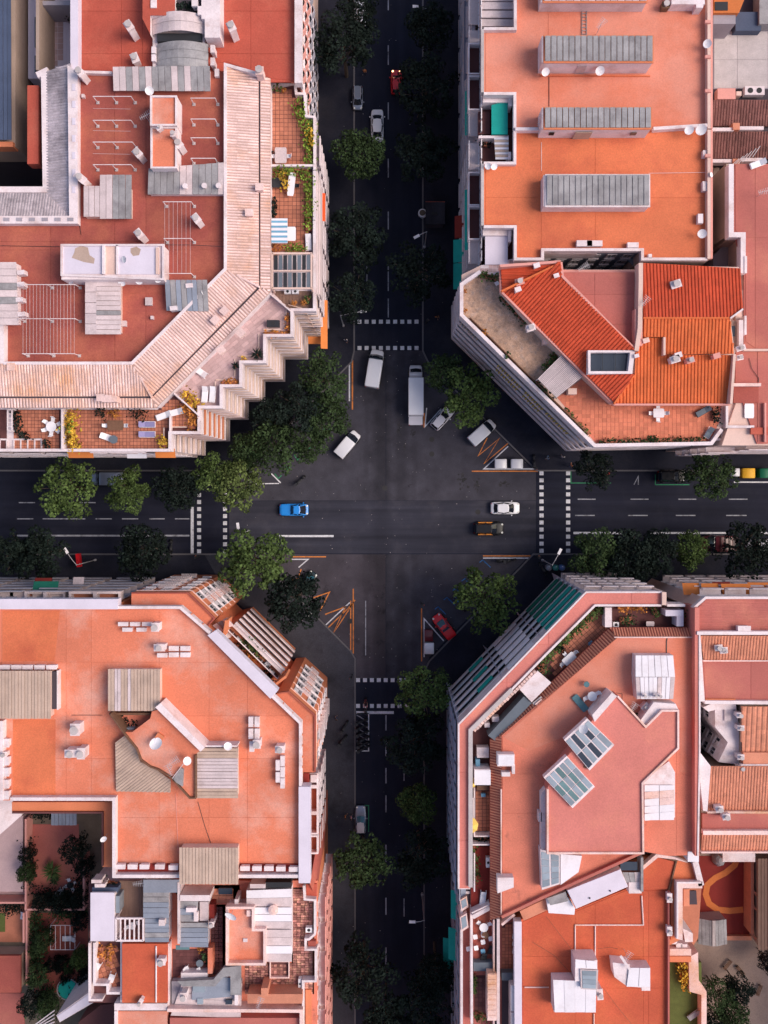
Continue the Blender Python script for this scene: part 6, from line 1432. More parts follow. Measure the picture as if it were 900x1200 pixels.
lounger('dark lounger by the eaves at the right of the orange terrace', 824, 482, Z2, 30, 'dark_plastic', 'cloth_grey'); lounger('small dark seat near the corner of the orange terrace', 831, 507, Z2, 60, 'railing_white', 'cloth_grey', L=1.4)
hedge('dark shrubs along the right end of the orange terrace', [(841,477),(841,493)], Z2, .9, 1.0, 'leaf_dark_shade'); hedge('small shrubs along the low parapet of the orange terrace', [(703,517),(755,516.5),(828,515)], Z2, .5, .6, 'leaf_b', dens=24)
hedge('small white flowering pots along the corner of the orange terrace', [(664,481),(690,508)], Z2, .6, .5, 'leaf_a', dens=24); plant('round green bush on the parapet of the orange terrace', 765, 514, Z2, .55, 'leaf_b')
hedge('green hedge at the top of the cork terrace', [(563,321),(583,326)], Z2, .8, .7, 'leaf_a'); hedge('creeper below the eaves of the red roof', [(588,346),(606,366),(618,378)], Z2, .7, .6, 'leaf_b'); hedge('overgrown planter between cork terrace and grey pergola', [(628,447),(648,470)], Z2, .7, .8, 'leaf_b'); hedge('creeper at the upper corner of the grey pergola', [(640,430),(653,414)], Z2, .7, .7, 'leaf_a')
for x, y, r_, m_, lb in ((568,389,.5,'leaf_rust','rusty round shrub on the cork terrace parapet'),(595,417,.5,'leaf_b','green shrub halfway along the cork terrace parapet'),(545,341,.3,'leaf_rust','small rusty pot at the upper left of the cork terrace'),(545,364,.35,'leaf_rust','rusty pot at the left corner of the cork terrace')): plant(lb, x, y, Z2, r_, m_)
for x, y, lb in ((582,333,'white chairs pair below the shrub of the cork terrace'),): chair('white chair under the eaves on the cork terrace', W(x,y,Z2).x, W(x,y,Z2).y, Z2, .5)
# ---- eastern neighbour ----
B3 = building('apartment_block', 'pinkish roofed block at the right edge beside the deep grey courtyard', 'building', 905, 330)
Z3 = 22.5
slab(B3, 'wall', [(866,192),(1100,192),(1100,522),(846,522),(862,474),(862,340),(873,340),(873,276),(860,276)], Z3-.2, 0, 'cream_wall'); slab(B3, 'roof', [(861,192),(1100,192),(1100,520),(887,520),(870,470),(862,455),(862,408),(872,408),(872,320),(860,272)], Z3, Z3-.2, 'roof_pinkbrown')
panels(B3, [(862,193),(1100,193),(1100,518),(888,518),(888,410),(874,400),(874,280),(862,270)], Z3, (885,), (278,410,450), 'roof_pinkbrown')
para(B3, [(857,192),(857,275),(871,275),(871,320)], .6, Z3+1.0, Z3-.3, 'white_wall'); 
rl = MB()
for k in range(19): rl.bar(W(854,194+4.2*k,Z3+.9), W(860,194+4.2*k,Z3+.9), .07)
rl.build('railing', 'railing_white', B3)
para(B3, [(872,410),(1100,410)], .25, Z3+.5, Z3, 'cream_wall'); bx(B3, 'party_wall', 858, 449, 892, 452.5, Z3+.9, Z3-.1, 'tile_pink'); bx(B3, 'lower_roof', 860, 453, 889, 472, Z3+.2, Z3-.3, 'roof_brown')
bx(B3, 'facade_strip', 866, 375, 871, 408, 24, 18, 'white_wall'); bx(B3, 'ledge', 872.5, 300, 875.5, 320, 23.6, Z3, 'white_wall'); bx(B3, 'ledge', 872.5, 370, 875, 392, 23.6, Z3, 'white_wall')
bx(B3, 'stair_wall', 857, 376, 866, 408, 23.3, Z3, 'beige_wall'); bx(B3, 'wall_window', 857.5, 382, 861.5, 394, 23.35, Z3+.2, 'glass')
bx(B3, 'patio_floor', 855, 474, 882, 500, 21.8, 20, 'floor_dark'); para(B3, [(852,474),(852,500),(884,500)], .3, 22.8, 21, 'white_wall'); table('white rectangular table on the small dark patio at the right', 878, 481.5, 21.8, 1.15, 1.8, 0, 'white_plastic'); bx(B3, 'orange_box', 880, 489, 887, 498, 22.4, 21.8, 'cloth_orange')
pergola(B3, 838, 503, 879, 515, 19.5, 1.6, 5, 'white_wall', True, .22, post=False); facade(B3, [(886,517),(1100,517)], Z3, Z3-1, 12, z0=4.4, fh=3.0, depth=.9, slabm='balc_slab', railm='white_wall'); bx(B3, 'roof_ledge', 880, 501, 1100, 509, Z3+.3, Z3, 'roof_red')
facade(B3, [(848,517),(884,517)], Z3, Z3-2, 3, z0=4.4, fh=3.0, depth=1.2, slabm='white_wall', railm='white_wall')
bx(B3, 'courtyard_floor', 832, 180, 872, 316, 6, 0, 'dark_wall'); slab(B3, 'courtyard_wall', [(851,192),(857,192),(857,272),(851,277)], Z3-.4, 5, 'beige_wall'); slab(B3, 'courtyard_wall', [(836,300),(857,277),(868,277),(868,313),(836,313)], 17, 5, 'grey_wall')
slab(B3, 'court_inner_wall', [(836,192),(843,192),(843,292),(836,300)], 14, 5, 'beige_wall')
chimney(B3, 868, 408, Z3, 1.6, 1.0, .5, .3); chimney(B3, 867, 419, Z3, 1.3, .6, .5, .2); cable(B3, [(878,420),(881,432),(889,443),(889,448)], Z3+.1); antenna(B3, 896, 224, Z3, 2.0, .2); bx(B3, 'ridge_wall', 896, 472, 898, 518, Z3+.5, Z3, 'pink_wall')
B4 = building('low_house', 'low house with dark ribbed tile roofs and a grey patio at the upper right edge', 'building', 880, 120)
slab(B4, 'wall', [(834,-160),(1100,-160),(1100,190),(834,190)], 16, 0, 'dark_wall'); slab(B4, 'patio_floor', [(836,36),(1100,36),(1100,104),(836,104)], 16.3, 15.9, 'grey_wall'); panels(B4, [(837,37),(1100,37),(1100,103),(837,103)], 16.3, (864,900), (70,), 'concrete', name='floor_slab')
ribs(B4, 'tiled_roof', [(836,117,17.2),(1100,117,17.2),(1100,148,16.5),(836,148,16.5)], 90, .36, .25, .07, 'tile_dark', seg=.7, tint=.3); ribs(B4, 'tiled_roof', [(836,154,17.2),(1100,154,17.2),(1100,186,16.5),(836,186,16.5)], 90, .36, .25, .07, 'tile_dark', seg=.7, tint=.3)
for x0, x1, y in ((834,860,151.5),(867,895,150),(833,858,188.5),(868,894,187)): bx(B4, 'roof_ridge_beam', x0, y-2, x1, y+2, 17.6, 16.5, 'white_wall')
for y in (148, 190): bx(B4, 'beam_pier', 859, y-4, 867, y+4, 17.8, 16.4, 'tile_clay')
bx(B4, 'red_box', 841, 103.5, 862, 116, 17.4, 16.3, 'pink_wall'); bx(B4, 'lamp_box', 863, 107, 869, 112, 17.4, 16.3, 'cream_wall'); acunit('long white air conditioner with two fans on the grey patio', 884.5, 106, 16.4, 0, 2.5, 1.1, .9, 'white_wall', 2)
bx(B4, 'back_wall', 836, 14, 862, 28, 20, 16, 'grey_wall'); slab(B4, 'yellow_wall', [(838,-20),(880,-20),(866,15),(836,15)], 20.5, 16, 'court_line'); bx(B4, 'roof', 862, 14, 892, 36, 17.5, 16.2, 'slate'); bx(B4, 'window', 838, 2, 853, 12, 20.6, 19, 'dark_plastic'); bx(B4, 'shade_roof', 890, -20, 1100, 28, 18, 16, 'sheet_grey')
m = MB()
for k in range(6): m.bar(W(852+6*k,199-3*k,18), W(866+5*k,186-3*k,18), .06)
m.build('aerial_frame', 'metal', B4); lounger('white lounge chairs on the ledge of the low house', 888, 192, Z3, 20)
# ================= lower left block =================
ZC = 23.0
C1 = building('apartment_block', 'large orange roofed block at the lower left with slatted balconies between two orange corner bays', 'building', 180, 870)
roofc = [(-160,703),(138,703),(138,712),(211,712),(248,741),(321,812),(352,847),(363,922),(363,1034),(345,1028),(133,1028),(133,938),(0,938),(-160,938)]
core = [(-160,708),(138,708),(138,716),(209,716),(238,737),(262,760),(300,797),(318,817),(348,850),(348,930),(357,930),(357,1028),(133,1028),(133,938),(0,938),(-160,938)]
slab(C1, 'wall', core, ZC-.3, 0, 'orange_wall')
slab(C1, 'roof', [(-160,705),(138,705),(138,711),(211,711),(244,742),(317,817),(352,847),(352,925),(358,925),(358,1028),(133,1028),(133,938),(-160,938)], ZC, ZC-.3, 'roof_coral')
panels(C1, [(2,716),(137,716),(137,714),(210,714),(242,744),(315,819),(349,849),(349,926),(351,926),(351,1010),(135,1010),(135,936),(14,936),(2,845)], ZC, (77.5,107,186.5,245,290), (776,839,889,958), 'roof_coral', gap=.28)
slab(C1, 'roof_panel', [(15,843),(65,843),(65,934),(15,934)], ZC+.055, ZC+.02, 'roof_orange'); slab(C1, 'roof_panel', [(3,716),(70,716),(64,775),(3,775)], ZC+.055, ZC+.02, 'roof_orange')
slab(C1, 'parapet', rect(-160,702,138,714), ZC+1.1, ZC-.3, 'lilac_wall'); para(C1, [(138,712),(211,712),(246,742)], .34, ZC+.9, ZC-.3, 'white_wall')
slab(C1, 'parapet', [(243,744.5),(253,738.5),(326,809),(317,819)], ZC+1.0, ZC-.3, 'lilac_wall'); para(C1, [(318,815),(352,847.5),(352,921)], .34, ZC+.9, ZC-.3, 'white_wall'); slab(C1, 'parapet', rect(350,922,363.5,1035), ZC+1.0, ZC-.6, 'lilac_wall')
for x, y in ((223,721),(236,733),(330,827),(341,838),(352,862),(352,875),(352,888),(352,900)): p = W(x, y, ZC+.9); m = MB(); m.box((p.x,p.y,ZC), .5,.12,.7, .8 if y < 850 else 0); m.build('parapet_buttress', 'orange_wall', C1)
para(C1, [(12,936.5),(133.5,936.5),(133.5,1027),(350,1027)], .4, ZC+.9, ZC-.6, 'white_wall'); para(C1, [(1.5,845),(1.5,938)], .4, ZC+1, ZC-.5, 'white_wall')
slab(C1, 'ledge', [(14,940),(133,940),(133,1016),(120,1016),(120,952),(14,952)], 21.2, 18, 'orange_wall'); para(C1, [(14,952.5),(120,952.5),(120,1015)], .2, 21.5, 18.5, 'floor_dark', name='gutter')
bx(C1, 'red_gutter', 134, 1012, 350, 1025, ZC+.08, ZC-.01, 'court_red')
vents(C1, [(141,1016),(155,1016),(169,1016),(187,1016),(203,1017),(287,1018),(301,1018),(315,1018),(329,1018.5),(344,1019)], ZC+.1, .7, 11, 5.5)
vents(C1, [(5.5,782),(19,782),(32,782),(46,782),(60,782)], ZC+.1, .8, 12, 5); vents(C1, [(7,871),(7,892),(7,905),(7,919),(7,932)], ZC+.1, .8, 6.5, 10); chimney(C1, 5, 884, ZC, 1, .5, .5)
vents(C1, [(144,731.5),(158,731.5),(172,731.5),(149,738),(165.5,738)], ZC, .8, 11.5, 4.6); chimney(C1, 182, 735, ZC, 1.6, .8, .9)
vents(C1, [(203.5,760),(217,760),(203.5,767.5),(217,767.5)], ZC, .8, 11.5, 5.5); chimney(C1, 187, 759, ZC, 1.5, 1.2, .7, 0); vents(C1, [(190,768)], ZC, .8, 12, 5)
vents(C1, [(294,846),(301,846),(294,860),(301,860),(295,875)], ZC, .9, 5.6, 12); chimney(C1, 301, 872, ZC, 1.5, .8, .9)
vents(C1, [(331,892),(325.5,897),(331,905),(325.5,911),(331,918)], ZC, .9, 5, 12); chimney(C1, 328, 878, ZC, 1.5, 1.0, .7)
for x, y, w_, d_ in ((88,855,1.0,1.3),(83,883,1.3,.8),(95,883,.8,1.2)): chimney(C1, x, y, ZC, 1.7, w_, d_, 0)
# ribbed canopies
def canopy(par, x0, y0, x1, y1, z, h, n, mats, vertical=True, wall='cream_wall'):
    s = bx(par, 'canopy_wall', x0+1.5, y0+1.5, x1-1.5, y1-1.5, z+h-.15, z, wall)
    q = [(x0,y0,z+h),(x1,y0,z+h),(x1,y1,z+h),(x0,y1,z+h)] if vertical else [(x0,y0,z+h),(x0,y1,z+h),(x1,y1,z+h),(x1,y0,z+h)]
    strips(s, 'roof_sheet', q, n, mats, gap=.05, step=.05)
    return s
canopy(C1, -40, 786, 60, 842, ZC, 1.6, 26, ['sheet_beige']); canopy(C1, 126.5, 784, 188, 833, ZC, 1.6, 16, ['sheet_beige','sheet_beige','sheet_pink'])
canopy(C1, 229, 876.5, 279, 935.5, ZC, 1.6, 15, ['sheet_beige','sheet_pink'], False); canopy(C1, 210, 993, 279.5, 1036, ZC, 1.7, 18, ['sheet_beige'])
bx(C1, 'dark_slot', 61, 787, 66, 831, ZC+.9, ZC, 'dark_wall'); bx(C1, 'parapet', 66.5, 786, 68, 832, ZC+1, ZC, 'white_wall'); para(C1, [(232,874.5),(278,874.5)], .2, ZC+1.9, ZC, 'white_wall')
ribs(C1, 'sheet_roof', [(146,862,ZC+1.0),(135.5,870,ZC+.8),(135.5,928,ZC+.6),(200,928,ZC+.6),(200,914,ZC+.9),(184,903,ZC+1),(164,893,ZC+1),(160,879,ZC+1)], 38, .32, .22, .05, 'sheet_beige', seg=2.4, tint=.12)
pf = slab(C1, 'stair_platform', [(144,858),(160,878),(165,891),(176,899),(185,902),(200,911),(222,935),(229,935),(229,884),(236,878),(186,831),(178,834),(176,842),(155,858)], ZC+1.9, ZC, 'roof_coral'); para(pf, [(129,837),(144,858),(160,878),(165,891),(176,899),(185,902),(200,911),(222,935.5),(229,935.5),(229,885)], .16, ZC+2.3, ZC+.1, 'wicker')
slab(C1, 'parapet', [(182,829),(188,824),(240,876),(235,881)], ZC+2.7, ZC, 'white_wall'); bx(C1, 'skirting', 128, 835.5, 180, 838, ZC+1.0, ZC, 'wicker'); slab(C1, 'dark_corner', [(129,838),(178,838),(172,850),(146,856)], ZC+.1, ZC, 'roof_grimy')
hedge('weeds growing in the corner by the octagonal stair platform', [(143,846),(160,848)], ZC, .8, .3, 'leaf_dark_shade', box_=None, dens=26); slab(C1, 'skylight_pane', [(143,853),(158,853),(152,860),(148,860)], ZC+.9, ZC+.1, 'glass_blue'); slab(C1, 'tank_roof', [(202,914),(212,900),(215,902),(214,922)], ZC+2.3, ZC+1.9, 'sheet_grey')
dish(C1, 183, 872, ZC+1.9, .9, .75, 100); chimney(C1, 187, 864, ZC+1.9, .5, .8, .6, -.6, 'orange_wall', False); dish(C1, 219, 892, ZC+1.9, 1.2, .5, 30); dish(C1, 267, 875, ZC, 2.0, .5, 60); antenna(C1, 203, 893, ZC+1.9, 1.5, .6); antenna(C1, 198, 903, ZC+1.9, 1.6, 2); dish(C1, 121, 983, 21, 1.8, .4, -30)
cable(C1, [(215,895),(202,912)], ZC+2.6, 'white_wall', .05); cable(C1, [(84,838),(120,838)], ZC+.08); cable(C1, [(232,940),(240,968),(247,988)], ZC+.08); cable(C1, [(206,930),(209,1000)], ZC+.08, 'pink_wall')
# corner bays, recessed balconies
for nm, top, fac in (('corner_bay', [(154,695),(220,695),(251,725),(241,736),(211,712),(154,711)], [(154,695),(220,695),(251,725),(241,736)]), ('corner_bay', [(325,812),(338,811),(369,839),(369,905),(354,905),(354,850),(322,818)], [(325,813),(338,811),(369,839),(369,905)])):
    b = slab(C1, nm, top, 21.6, 0, 'orange_wall'); slab(b, 'roof', top, 21.75, 21.59, 'roof_coral'); para(b, fac[:], .16, 22.0, 21.5, 'roof_brown', name='coping')
    F_ = [W(x, y, 21.6) for x, y in fac]
    for i in range(len(F_)-1):
        L = (F_[i+1]-F_[i]).length
        if L > 3:
            for k in range(5):
                z = 4.6+3.1*k; windows(b, F_[i+1], F_[i], z, max(2, int(L/2.0)), w=1.0, h=2.1)
                a_, b_ = F_[i].lerp(F_[i+1], .3), F_[i].lerp(F_[i+1], .62)
                s = band(C1, 'balcony', [a_, b_][::-1] if False else [b_, a_], 0, .6, z-.15, z-.3, 'balc_slab'); 
                m = MB(); q = offs([b_, a_], .55); n_ = int((q[1]-q[0]).length/.3)
                for j in range(n_): p = q[0].lerp(q[1], j/n_); m.bar((p.x,p.y,z-.2),(p.x,p.y,z+.9), .09, .05)
                m.build('railing', 'railing_white', s)
                band(C1, 'cornice', [F_[i+1], F_[i]], 0.0, .10, z+2.45, z+2.3, 'tile_pink')
# recessed chamfer balconies
zt = 17.2; ba = [(273,733),(330,789)]; bw = [W(x, y, zt) for x, y in ba][::-1]
slab(C1, 'terrace_floor', [(252,739),(273,733),(330,789),(320,806)], zt-.2, 0, 'orange_wall')
for k in range(5):
    z = 4.2+3.05*k; s = band(C1, 'balcony', bw, -.6, .5, z, z-.25, 'railing_dark'); band(s, 'railing', bw, .42, .56, z+1.0, z+.55, 'white_wall'); band(s, 'railing', bw, .40, .5, z+.12, z-.2, 'white_wall')
    windows(C1, bw[0], bw[1], z+.1, 6, w=1.4, off=-.58)
para(C1, ba, .25, zt+1.0, zt-.3, 'white_wall', name='railing'); para(C1, [(265,727),(262,745)], .25, zt+3.5, zt-.2, 'orange_wall', name='side_wall'); para(C1, [(322,803),(335,793)], .3, zt+4, zt-.2, 'orange_wall', name='side_wall')
for k in range(4): slab(C1, 'roof_sheet', [(243+6*k,736-3.2*k),(248+6*k,733.5-3.2*k),(256+6*k,742-3*k),(251+6*k,744-3*k)], 18.8, 18.6, 'sheet_pink' if k % 2 else 'sheet_grey')
hedge('green bushes on the recessed orange balcony terrace', [(283,752),(296,762),(304,768)], zt-.2, 1.1, 1.1, 'leaf_a'); hedge('dark plants in the middle of the recessed balcony', [(277,757),(284,763)], zt-.2, .9, .9, 'leaf_dark_shade'); hedge('dark plants at the right end of the recessed balcony', [(309,786),(318,795)], zt-.2, .9, .9, 'leaf_dark_shade'); hedge('rusty planter beside the green bushes on the recessed balcony', [(289,768),(298,776)], zt-.2, .7, .7, 'leaf_rust')
table('round white table at the upper end of the recessed balcony', 267.5, 743, zt-.2, 1.0, None, 0, 'white_plastic'); lounger('white seat at the right end of the recessed balcony', 314, 778, zt-.2, 40, L=1.2)
# north front: stepped balconies
facade(C1, [(138,706),(-160,706)][::1], ZC, 21, 16, z0=4.3, fh=3.0, depth=.95, slabm='balc_slab', railm='balc_grey', rail='solid', split=5, fm='balc_grey')
for x0, x1, zt_ in ((82,140,20),(30,75,19),(2,25,18)):
    s = bx(C1, 'balcony', x0, 694, x1, 703, zt_, zt_-.25, 'floor_terracotta'); para(s, [(x0,703),(x0,694.5),(x1,694.5),(x1,703)], .3, zt_+1.0, zt_-.2, 'balc_slab', name='railing'); bx(s, 'divider', (x0+x1)/2-2, 694, (x0+x1)/2+2, 703, zt_+1.3, zt_, 'sheet_pink')
for x0, x1, z, m_ in ((14,45,17,'cloth_green'),(0,22,13,'court_red'),(46,60,12,'sheet_pink')): awning(C1, [(x1,703),(x0,703)], z, .6, 1.5, m_, zref=ZC)
# east front
facade(C1, [(357,1034),(357,930)], ZC, 20, 8, z0=4.3, fh=3.0, depth=1.1, railm='white_wall', split=3)
for y0, y1 in ((907,921),(923,952),(954,977),(980,1000)):
    s = bx(C1, 'balcony', 363, y0, 372, y1, 19.6, 19.3, 'floor_terracotta'); para(s, [(363,y0),(372,y0),(372,y1),(363,y1)], .2, 20.6, 19.3, 'white_wall', name='railing')
bx(C1, 'red_box', 356, 906, 362, 918, 21.6, 19, 'court_red'); bx(C1, 'white_box', 364, 908, 371.5, 917, 21, 19.5, 'white_wall')
# ---------------- rear houses ----------------
Z = 19.0
C2 = building('rear_house', 'jumble of white sheet roofs and a speckled terrace below the big orange roof', 'building', 320, 1110)
slab(C2, 'wall', [(199,1034),(372,1034),(372,1400),(199,1400)], Z-.25, 0, 'orange_wall'); slab(C2, 'terrace_slab', [(199,1032),(372,1032),(372,1400),(199,1400)], Z, Z-.25, 'roof_grimy')
tiles(C2, [(342,1040),(368,1040),(368,1165),(287,1165),(287,1128),(342,1128)], Z, 0, (.5,.3), 'floor_paved', tint=.5, base='roof_grimy'); tiles(C2, [(206,1037),(281,1037),(281,1058),(246,1058),(246,1048),(206,1048)], Z, 0, .9, 'tile_clay', base='floor_dark', tint=.2); bx(C2, 'glass_hatch', 256, 1041, 272, 1048, Z+.5, Z, 'glass')
tiles(C2, [(247,1060),(264,1060),(264,1142),(247,1142)], Z, 0, .5, 'floor_dark', base='floor_dark')
s = slab(C2, 'shed', [(289,1043),(341,1043),(341,1125),(311,1127),(311,1089),(299,1089),(299,1062),(289,1062)], Z+2.2, Z, 'white_wall')
strips(s, 'roof_sheet', [(289,1062,Z+2.5),(289,1043,Z+2.5),(342,1041,Z+2.3),(342,1062,Z+2.3)], 2, ['sheet_pink','sheet_white']); strips(s, 'roof_sheet', [(298,1088,Z+2.5),(298,1063,Z+2.5),(342,1063,Z+2.3),(342,1088,Z+2.3)], 3, ['sheet_pink','sheet_white']); strips(s, 'roof_sheet', [(310,1127,Z+2.5),(310,1089,Z+2.5),(342,1089,Z+2.3),(342,1127,Z+2.3)], 4, ['sheet_white','sheet_pink'])
p = W(320, 1067, Z+3); m = MB(); m.cyl((p.x,p.y,Z+2.4), .5, .5, 12); m.cyl((p.x,p.y,Z+2.9), .62, .12, 12, .3); m.build('roof_vent', 'tile_pink', C2); bx(C2, 'dark_gap', 311, 1034, 341, 1040, Z+2.3, Z, 'dark_plastic'); bx(C2, 'roof_hatch', 293, 1036, 311, 1041, Z+2.6, Z, 'sheet_pink')
s = slab(C2, 'raised_terrace', [(266,1064),(296,1064),(296,1090),(310,1090),(310,1130),(266,1130)], Z+2.4, Z, 'white_wall'); slab(s, 'floor', [(267,1065),(295,1065),(295,1091),(309,1091),(309,1129),(267,1129)], Z+2.46, Z+2.3, 'roof_coral'); para(s, [(266,1064),(296.5,1064),(296.5,1090),(310,1090),(310,1130),(266,1130)], .3, Z+3.2, Z+2.2, 'tile_pink', True)
dish(s, 271, 1072.5, Z+2.4, 1.2, .75, -120); bx(s, 'floor_hatch', 285, 1100, 290, 1104, Z+2.6, Z+2.4, 'white_wall'); bx(s, 'bench', 289, 1067, 294, 1074, Z+2.9, Z+2.4, 'tile_pink')
s = bx(C2, 'stair_tower', 275, 1054, 279, 1062, Z+2.5, Z, 'white_wall')
def zinc(par, x0, y0, x1, y1, z, n, wall='white_wall', mats=('sheet_blue','sheet_blue','sheet_grey'), h=2.4):
    s = bx(par, 'shed', x0+1, y0+1, x1-1, y1-1, z+h-.2, z, wall); strips(s, 'roof_sheet', [(x0,y0,z+h),(x0,y1,z+h),(x1,y1,z+h+.1),(x1,y0,z+h+.1)], n, list(mats), gap=.05); return s
zinc(C2, 211, 1056, 232, 1080, Z-.2, 3); zinc(C2, 211, 1081, 244, 1110, Z-.2, 5, h=2.2); bx(C2, 'zinc_wall', 211, 1049, 246, 1056, Z+2.7, Z, 'white_wall'); bx(C2, 'terrace_roof', 234, 1057, 244, 1079, Z+2, Z, 'sheet_pink'); bx(C2, 'white_steps', 218, 1064, 230, 1069, Z+2.8, Z+2.2, 'white_wall'); bx(C2, 'white_steps', 227, 1069, 232, 1080, Z+2.7, Z+2.2, 'white_wall'); chimney(C2, 248, 1083, Z, 2.4, .5, .5); bx(C2, 'maroon_screen', 245, 1060, 251, 1081, Z+1.5, Z, 'court_red')
tiles(C2, [(202,1112),(243,1112),(243,1142),(212,1142),(202,1150)], Z+.02, 0, .45, 'floor_dark', base='floor_dark'); s = bx(C2, 'balustrade', 212, 1140, 243, 1147, Z+1.2, Z, 'white_wall'); bx(C2, 'parapet', 243.5, 1111, 249, 1141, Z+1.4, Z, 'roof_coral'); bx(C2, 'glass_roof', 206, 1108, 222, 1113, Z+2, Z+1.9, 'glass_green')
table('small round table among dark plants on the brown rear terrace', 234, 1129, Z, .9, None, 0, 'cloth_grey'); chair('white chair left on the brown rear terrace', W(220,1132,Z).x, W(220,1132,Z).y, Z, .4); chair('white chair right on the brown rear terrace', W(234,1133.5,Z).x, W(234,1133.5,Z).y, Z, 2); plant('red flowering pot on the brown rear terrace', 236, 1112, Z, .5, 'leaf_rust'); hedge('white green climbing plant on the right of the brown terrace', [(239,1118),(240,1130)], Z, .6, .8, 'leaf_b')
strips(C2, 'roof_sheet', [(200,1190,Z+1.0),(214,1150,Z+1.0),(284,1152,Z+1.0),(282,1193,Z+1.0)], 6, ['sheet_pink','sheet_grey']); slab(C2, 'shed_wall', [(201,1150),(283,1150),(281,1191),(201,1189)], Z+.85, Z, 'grey_wall')
slab(C2, 'curved_roof', [(208,1150),(250,1148),(262,1134),(282,1132),(282,1166),(270,1166),(270,1144),(262,1145),(252,1156),(214,1156)], Z+2.0, Z+1.4, 'sheet_grey'); slab(C2, 'canopy_glass', [(225,1155),(262,1145),(270,1146),(270,1168),(225,1172)], Z+1.3, Z+1.0, 'sheet_blue')
bx(C2, 'skylight', 231, 1170, 238, 1177, Z+1.4, Z+1, 'glass_blue'); bx(C2, 'skylight', 264, 1172, 272, 1177, Z+1.4, Z+1, 'glass'); bx(C2, 'white_block', 275, 1166, 279, 1178, Z+2, Z, 'white_wall'); bx(C2, 'hatch', 226, 1156, 240, 1163, Z+1.6, Z+1, 'glass_blue'); chimney(C2, 215, 1168, Z, 2.4, .7, .9)
bx(C2, 'roof', 199, 1193, 352, 1400, Z+1.2, Z, 'roof_pinkbrown'); para(C2, [(196,1184),(353,1185),(353,1300)], .4, Z+1.8, Z, 'tile_pink'); bx(C2, 'orange_wall', 290, 1165, 354, 1176, Z+2.2, Z, 'tile_clay'); bx(C2, 'orange_wall', 306, 1158, 314, 1168, Z+2.6, Z, 'tile_clay'); antenna(C2, 304, 1176, Z+1.5, 2, 1.2)
tiles(C2, [(317,1128),(338,1128),(338,1145),(317,1145)], Z+.06, 0, .4, 'floor_paved', tint=.5); para(C2, [(316.5,1127),(338.5,1127),(338.5,1146),(316.5,1146)], .12, Z+.5, Z, 'tile_pink', True, name='planter_edge')
para(C2, [(356,1038),(357,1054),(369,1055),(369,1095),(362,1101),(358,1101),(358,1113),(370,1113),(370,1150),(355,1150),(355,1300)], .26, Z+1.1, Z-.3, 'white_wall'); acunit('white air conditioner by the parapet of the speckled terrace', 362, 1090, Z, 0, .8, .6, .8); acunit('narrow white unit near the bottom of the speckled terrace', 351.5, 1153, Z, 90, 1.2, .4, .8)
plate(C2, 'red_slope', [(363,1036,20.5),(372,985,20.0),(377,1000,16),(371,1053,18)], .3, 'roof_brown'); bx(C2, 'terrace_floor', 359, 1036, 371, 1054, Z+.3, Z, 'roof_red'); facade(C2, [(371.5,1300),(371.5,1056)], Z, Z, 14, z0=4.3, fh=3.0, depth=.9, railm='pink_wall', split=7)
slab(C2, 'side_wall', [(363,1034),(372,1034),(372,985),(363,985)], 18.5, 0, 'roof_brown'); bx(C2, 'dark_slot', 361, 1103, 370, 1111, Z+.6, Z, 'roof_brown'); bx(C2, 'orange_strip', 358, 1160, 365, 1300, Z+.3, Z, 'orange_wall')
C3 = building('rear_house', 'low house with grey zinc roofs, white pergola and red roof at the bottom left', 'building', 160, 1120)
slab(C3, 'wall', [(104,1040),(198.5,1034),(198.5,1400),(135,1400),(135,1174),(104,1174)], Z-.25, 0, 'white_wall'); slab(C3, 'terrace_slab', [(104,1034),(198.5,1034),(198.5,1400),(136,1400),(136,1175),(104,1175)], Z, Z-.25, 'floor_dark')
s = bx(C3, 'white_room', 106, 1048, 134, 1103, Z+2.2, Z, 'white_wall'); bx(s, 'roof', 106, 1046, 134, 1102.5, Z+2.3, Z+2.19, 'lilac_wall'); bx(C3, 'dark_gap', 108, 1040, 138, 1046, Z+1.4, Z, 'slate'); bx(C3, 'glass_wall', 135.5, 1050, 140, 1070, Z+1.9, Z, 'glass_blue')
fl = bx(C3, 'deck', 140, 1032, 178, 1074, Z+.02, Z-.05, 'wood_deck')
for k in range(16): bx(fl, 'plank', 140.5+2.35*k, 1032.5, 142.5+2.35*k, 1073.5, Z+.06, Z+.01, 'wood_deck')
zinc(C3, 168, 1032, 198, 1076, Z-.1, 7); zinc(C3, 170, 1076, 198, 1104, Z-.2, 5, h=2.2); bx(C3, 'flue', 186, 1078, 193, 1085, Z+2.9, Z+1.9, 'white_wall')
bx(C3, 'roof_sheet', 168, 1031, 211, 1046, Z+2.52, Z+2.3, 'sheet_blue'); bx(C3, 'zinc_roof_edge', 208, 1034, 210.5, 1106, Z+2.6, Z, 'sheet_pink')
pergola(C3, 136, 1076, 168, 1102, Z, 2.2, 6, 'white_wall', True, .16); table('small table under the white pergola of the zinc roofed house', 155, 1085, Z, .9, None, 0, 'white_plastic', 2, short='table under the white pergola'); antenna(C3, 162, 1036, Z, 2.4, .1); chimney(C3, 174, 1024, Z, 2.6, .8, .5, .7)
rr_ = bx(C3, 'roof', 143, 1106, 196, 1175, Z+1.6, Z, 'roof_vivid'); cable(C3, [(183,1109),(183,1174)], Z+1.7, 'white_wall', .1, 'pipe'); chimney(C3, 189, 1127, Z+1.6, .9, .9, .7, 0)
for q in ([(105,1105),(105,1172),(120,1172)], [(110.5,1105),(110.5,1154),(126,1154),(126,1164),(142,1164)], [(142.5,1104),(142.5,1176)], [(197,1106),(197,1185)]): para(C3, q, .3, Z+1.2, Z, 'white_wall')
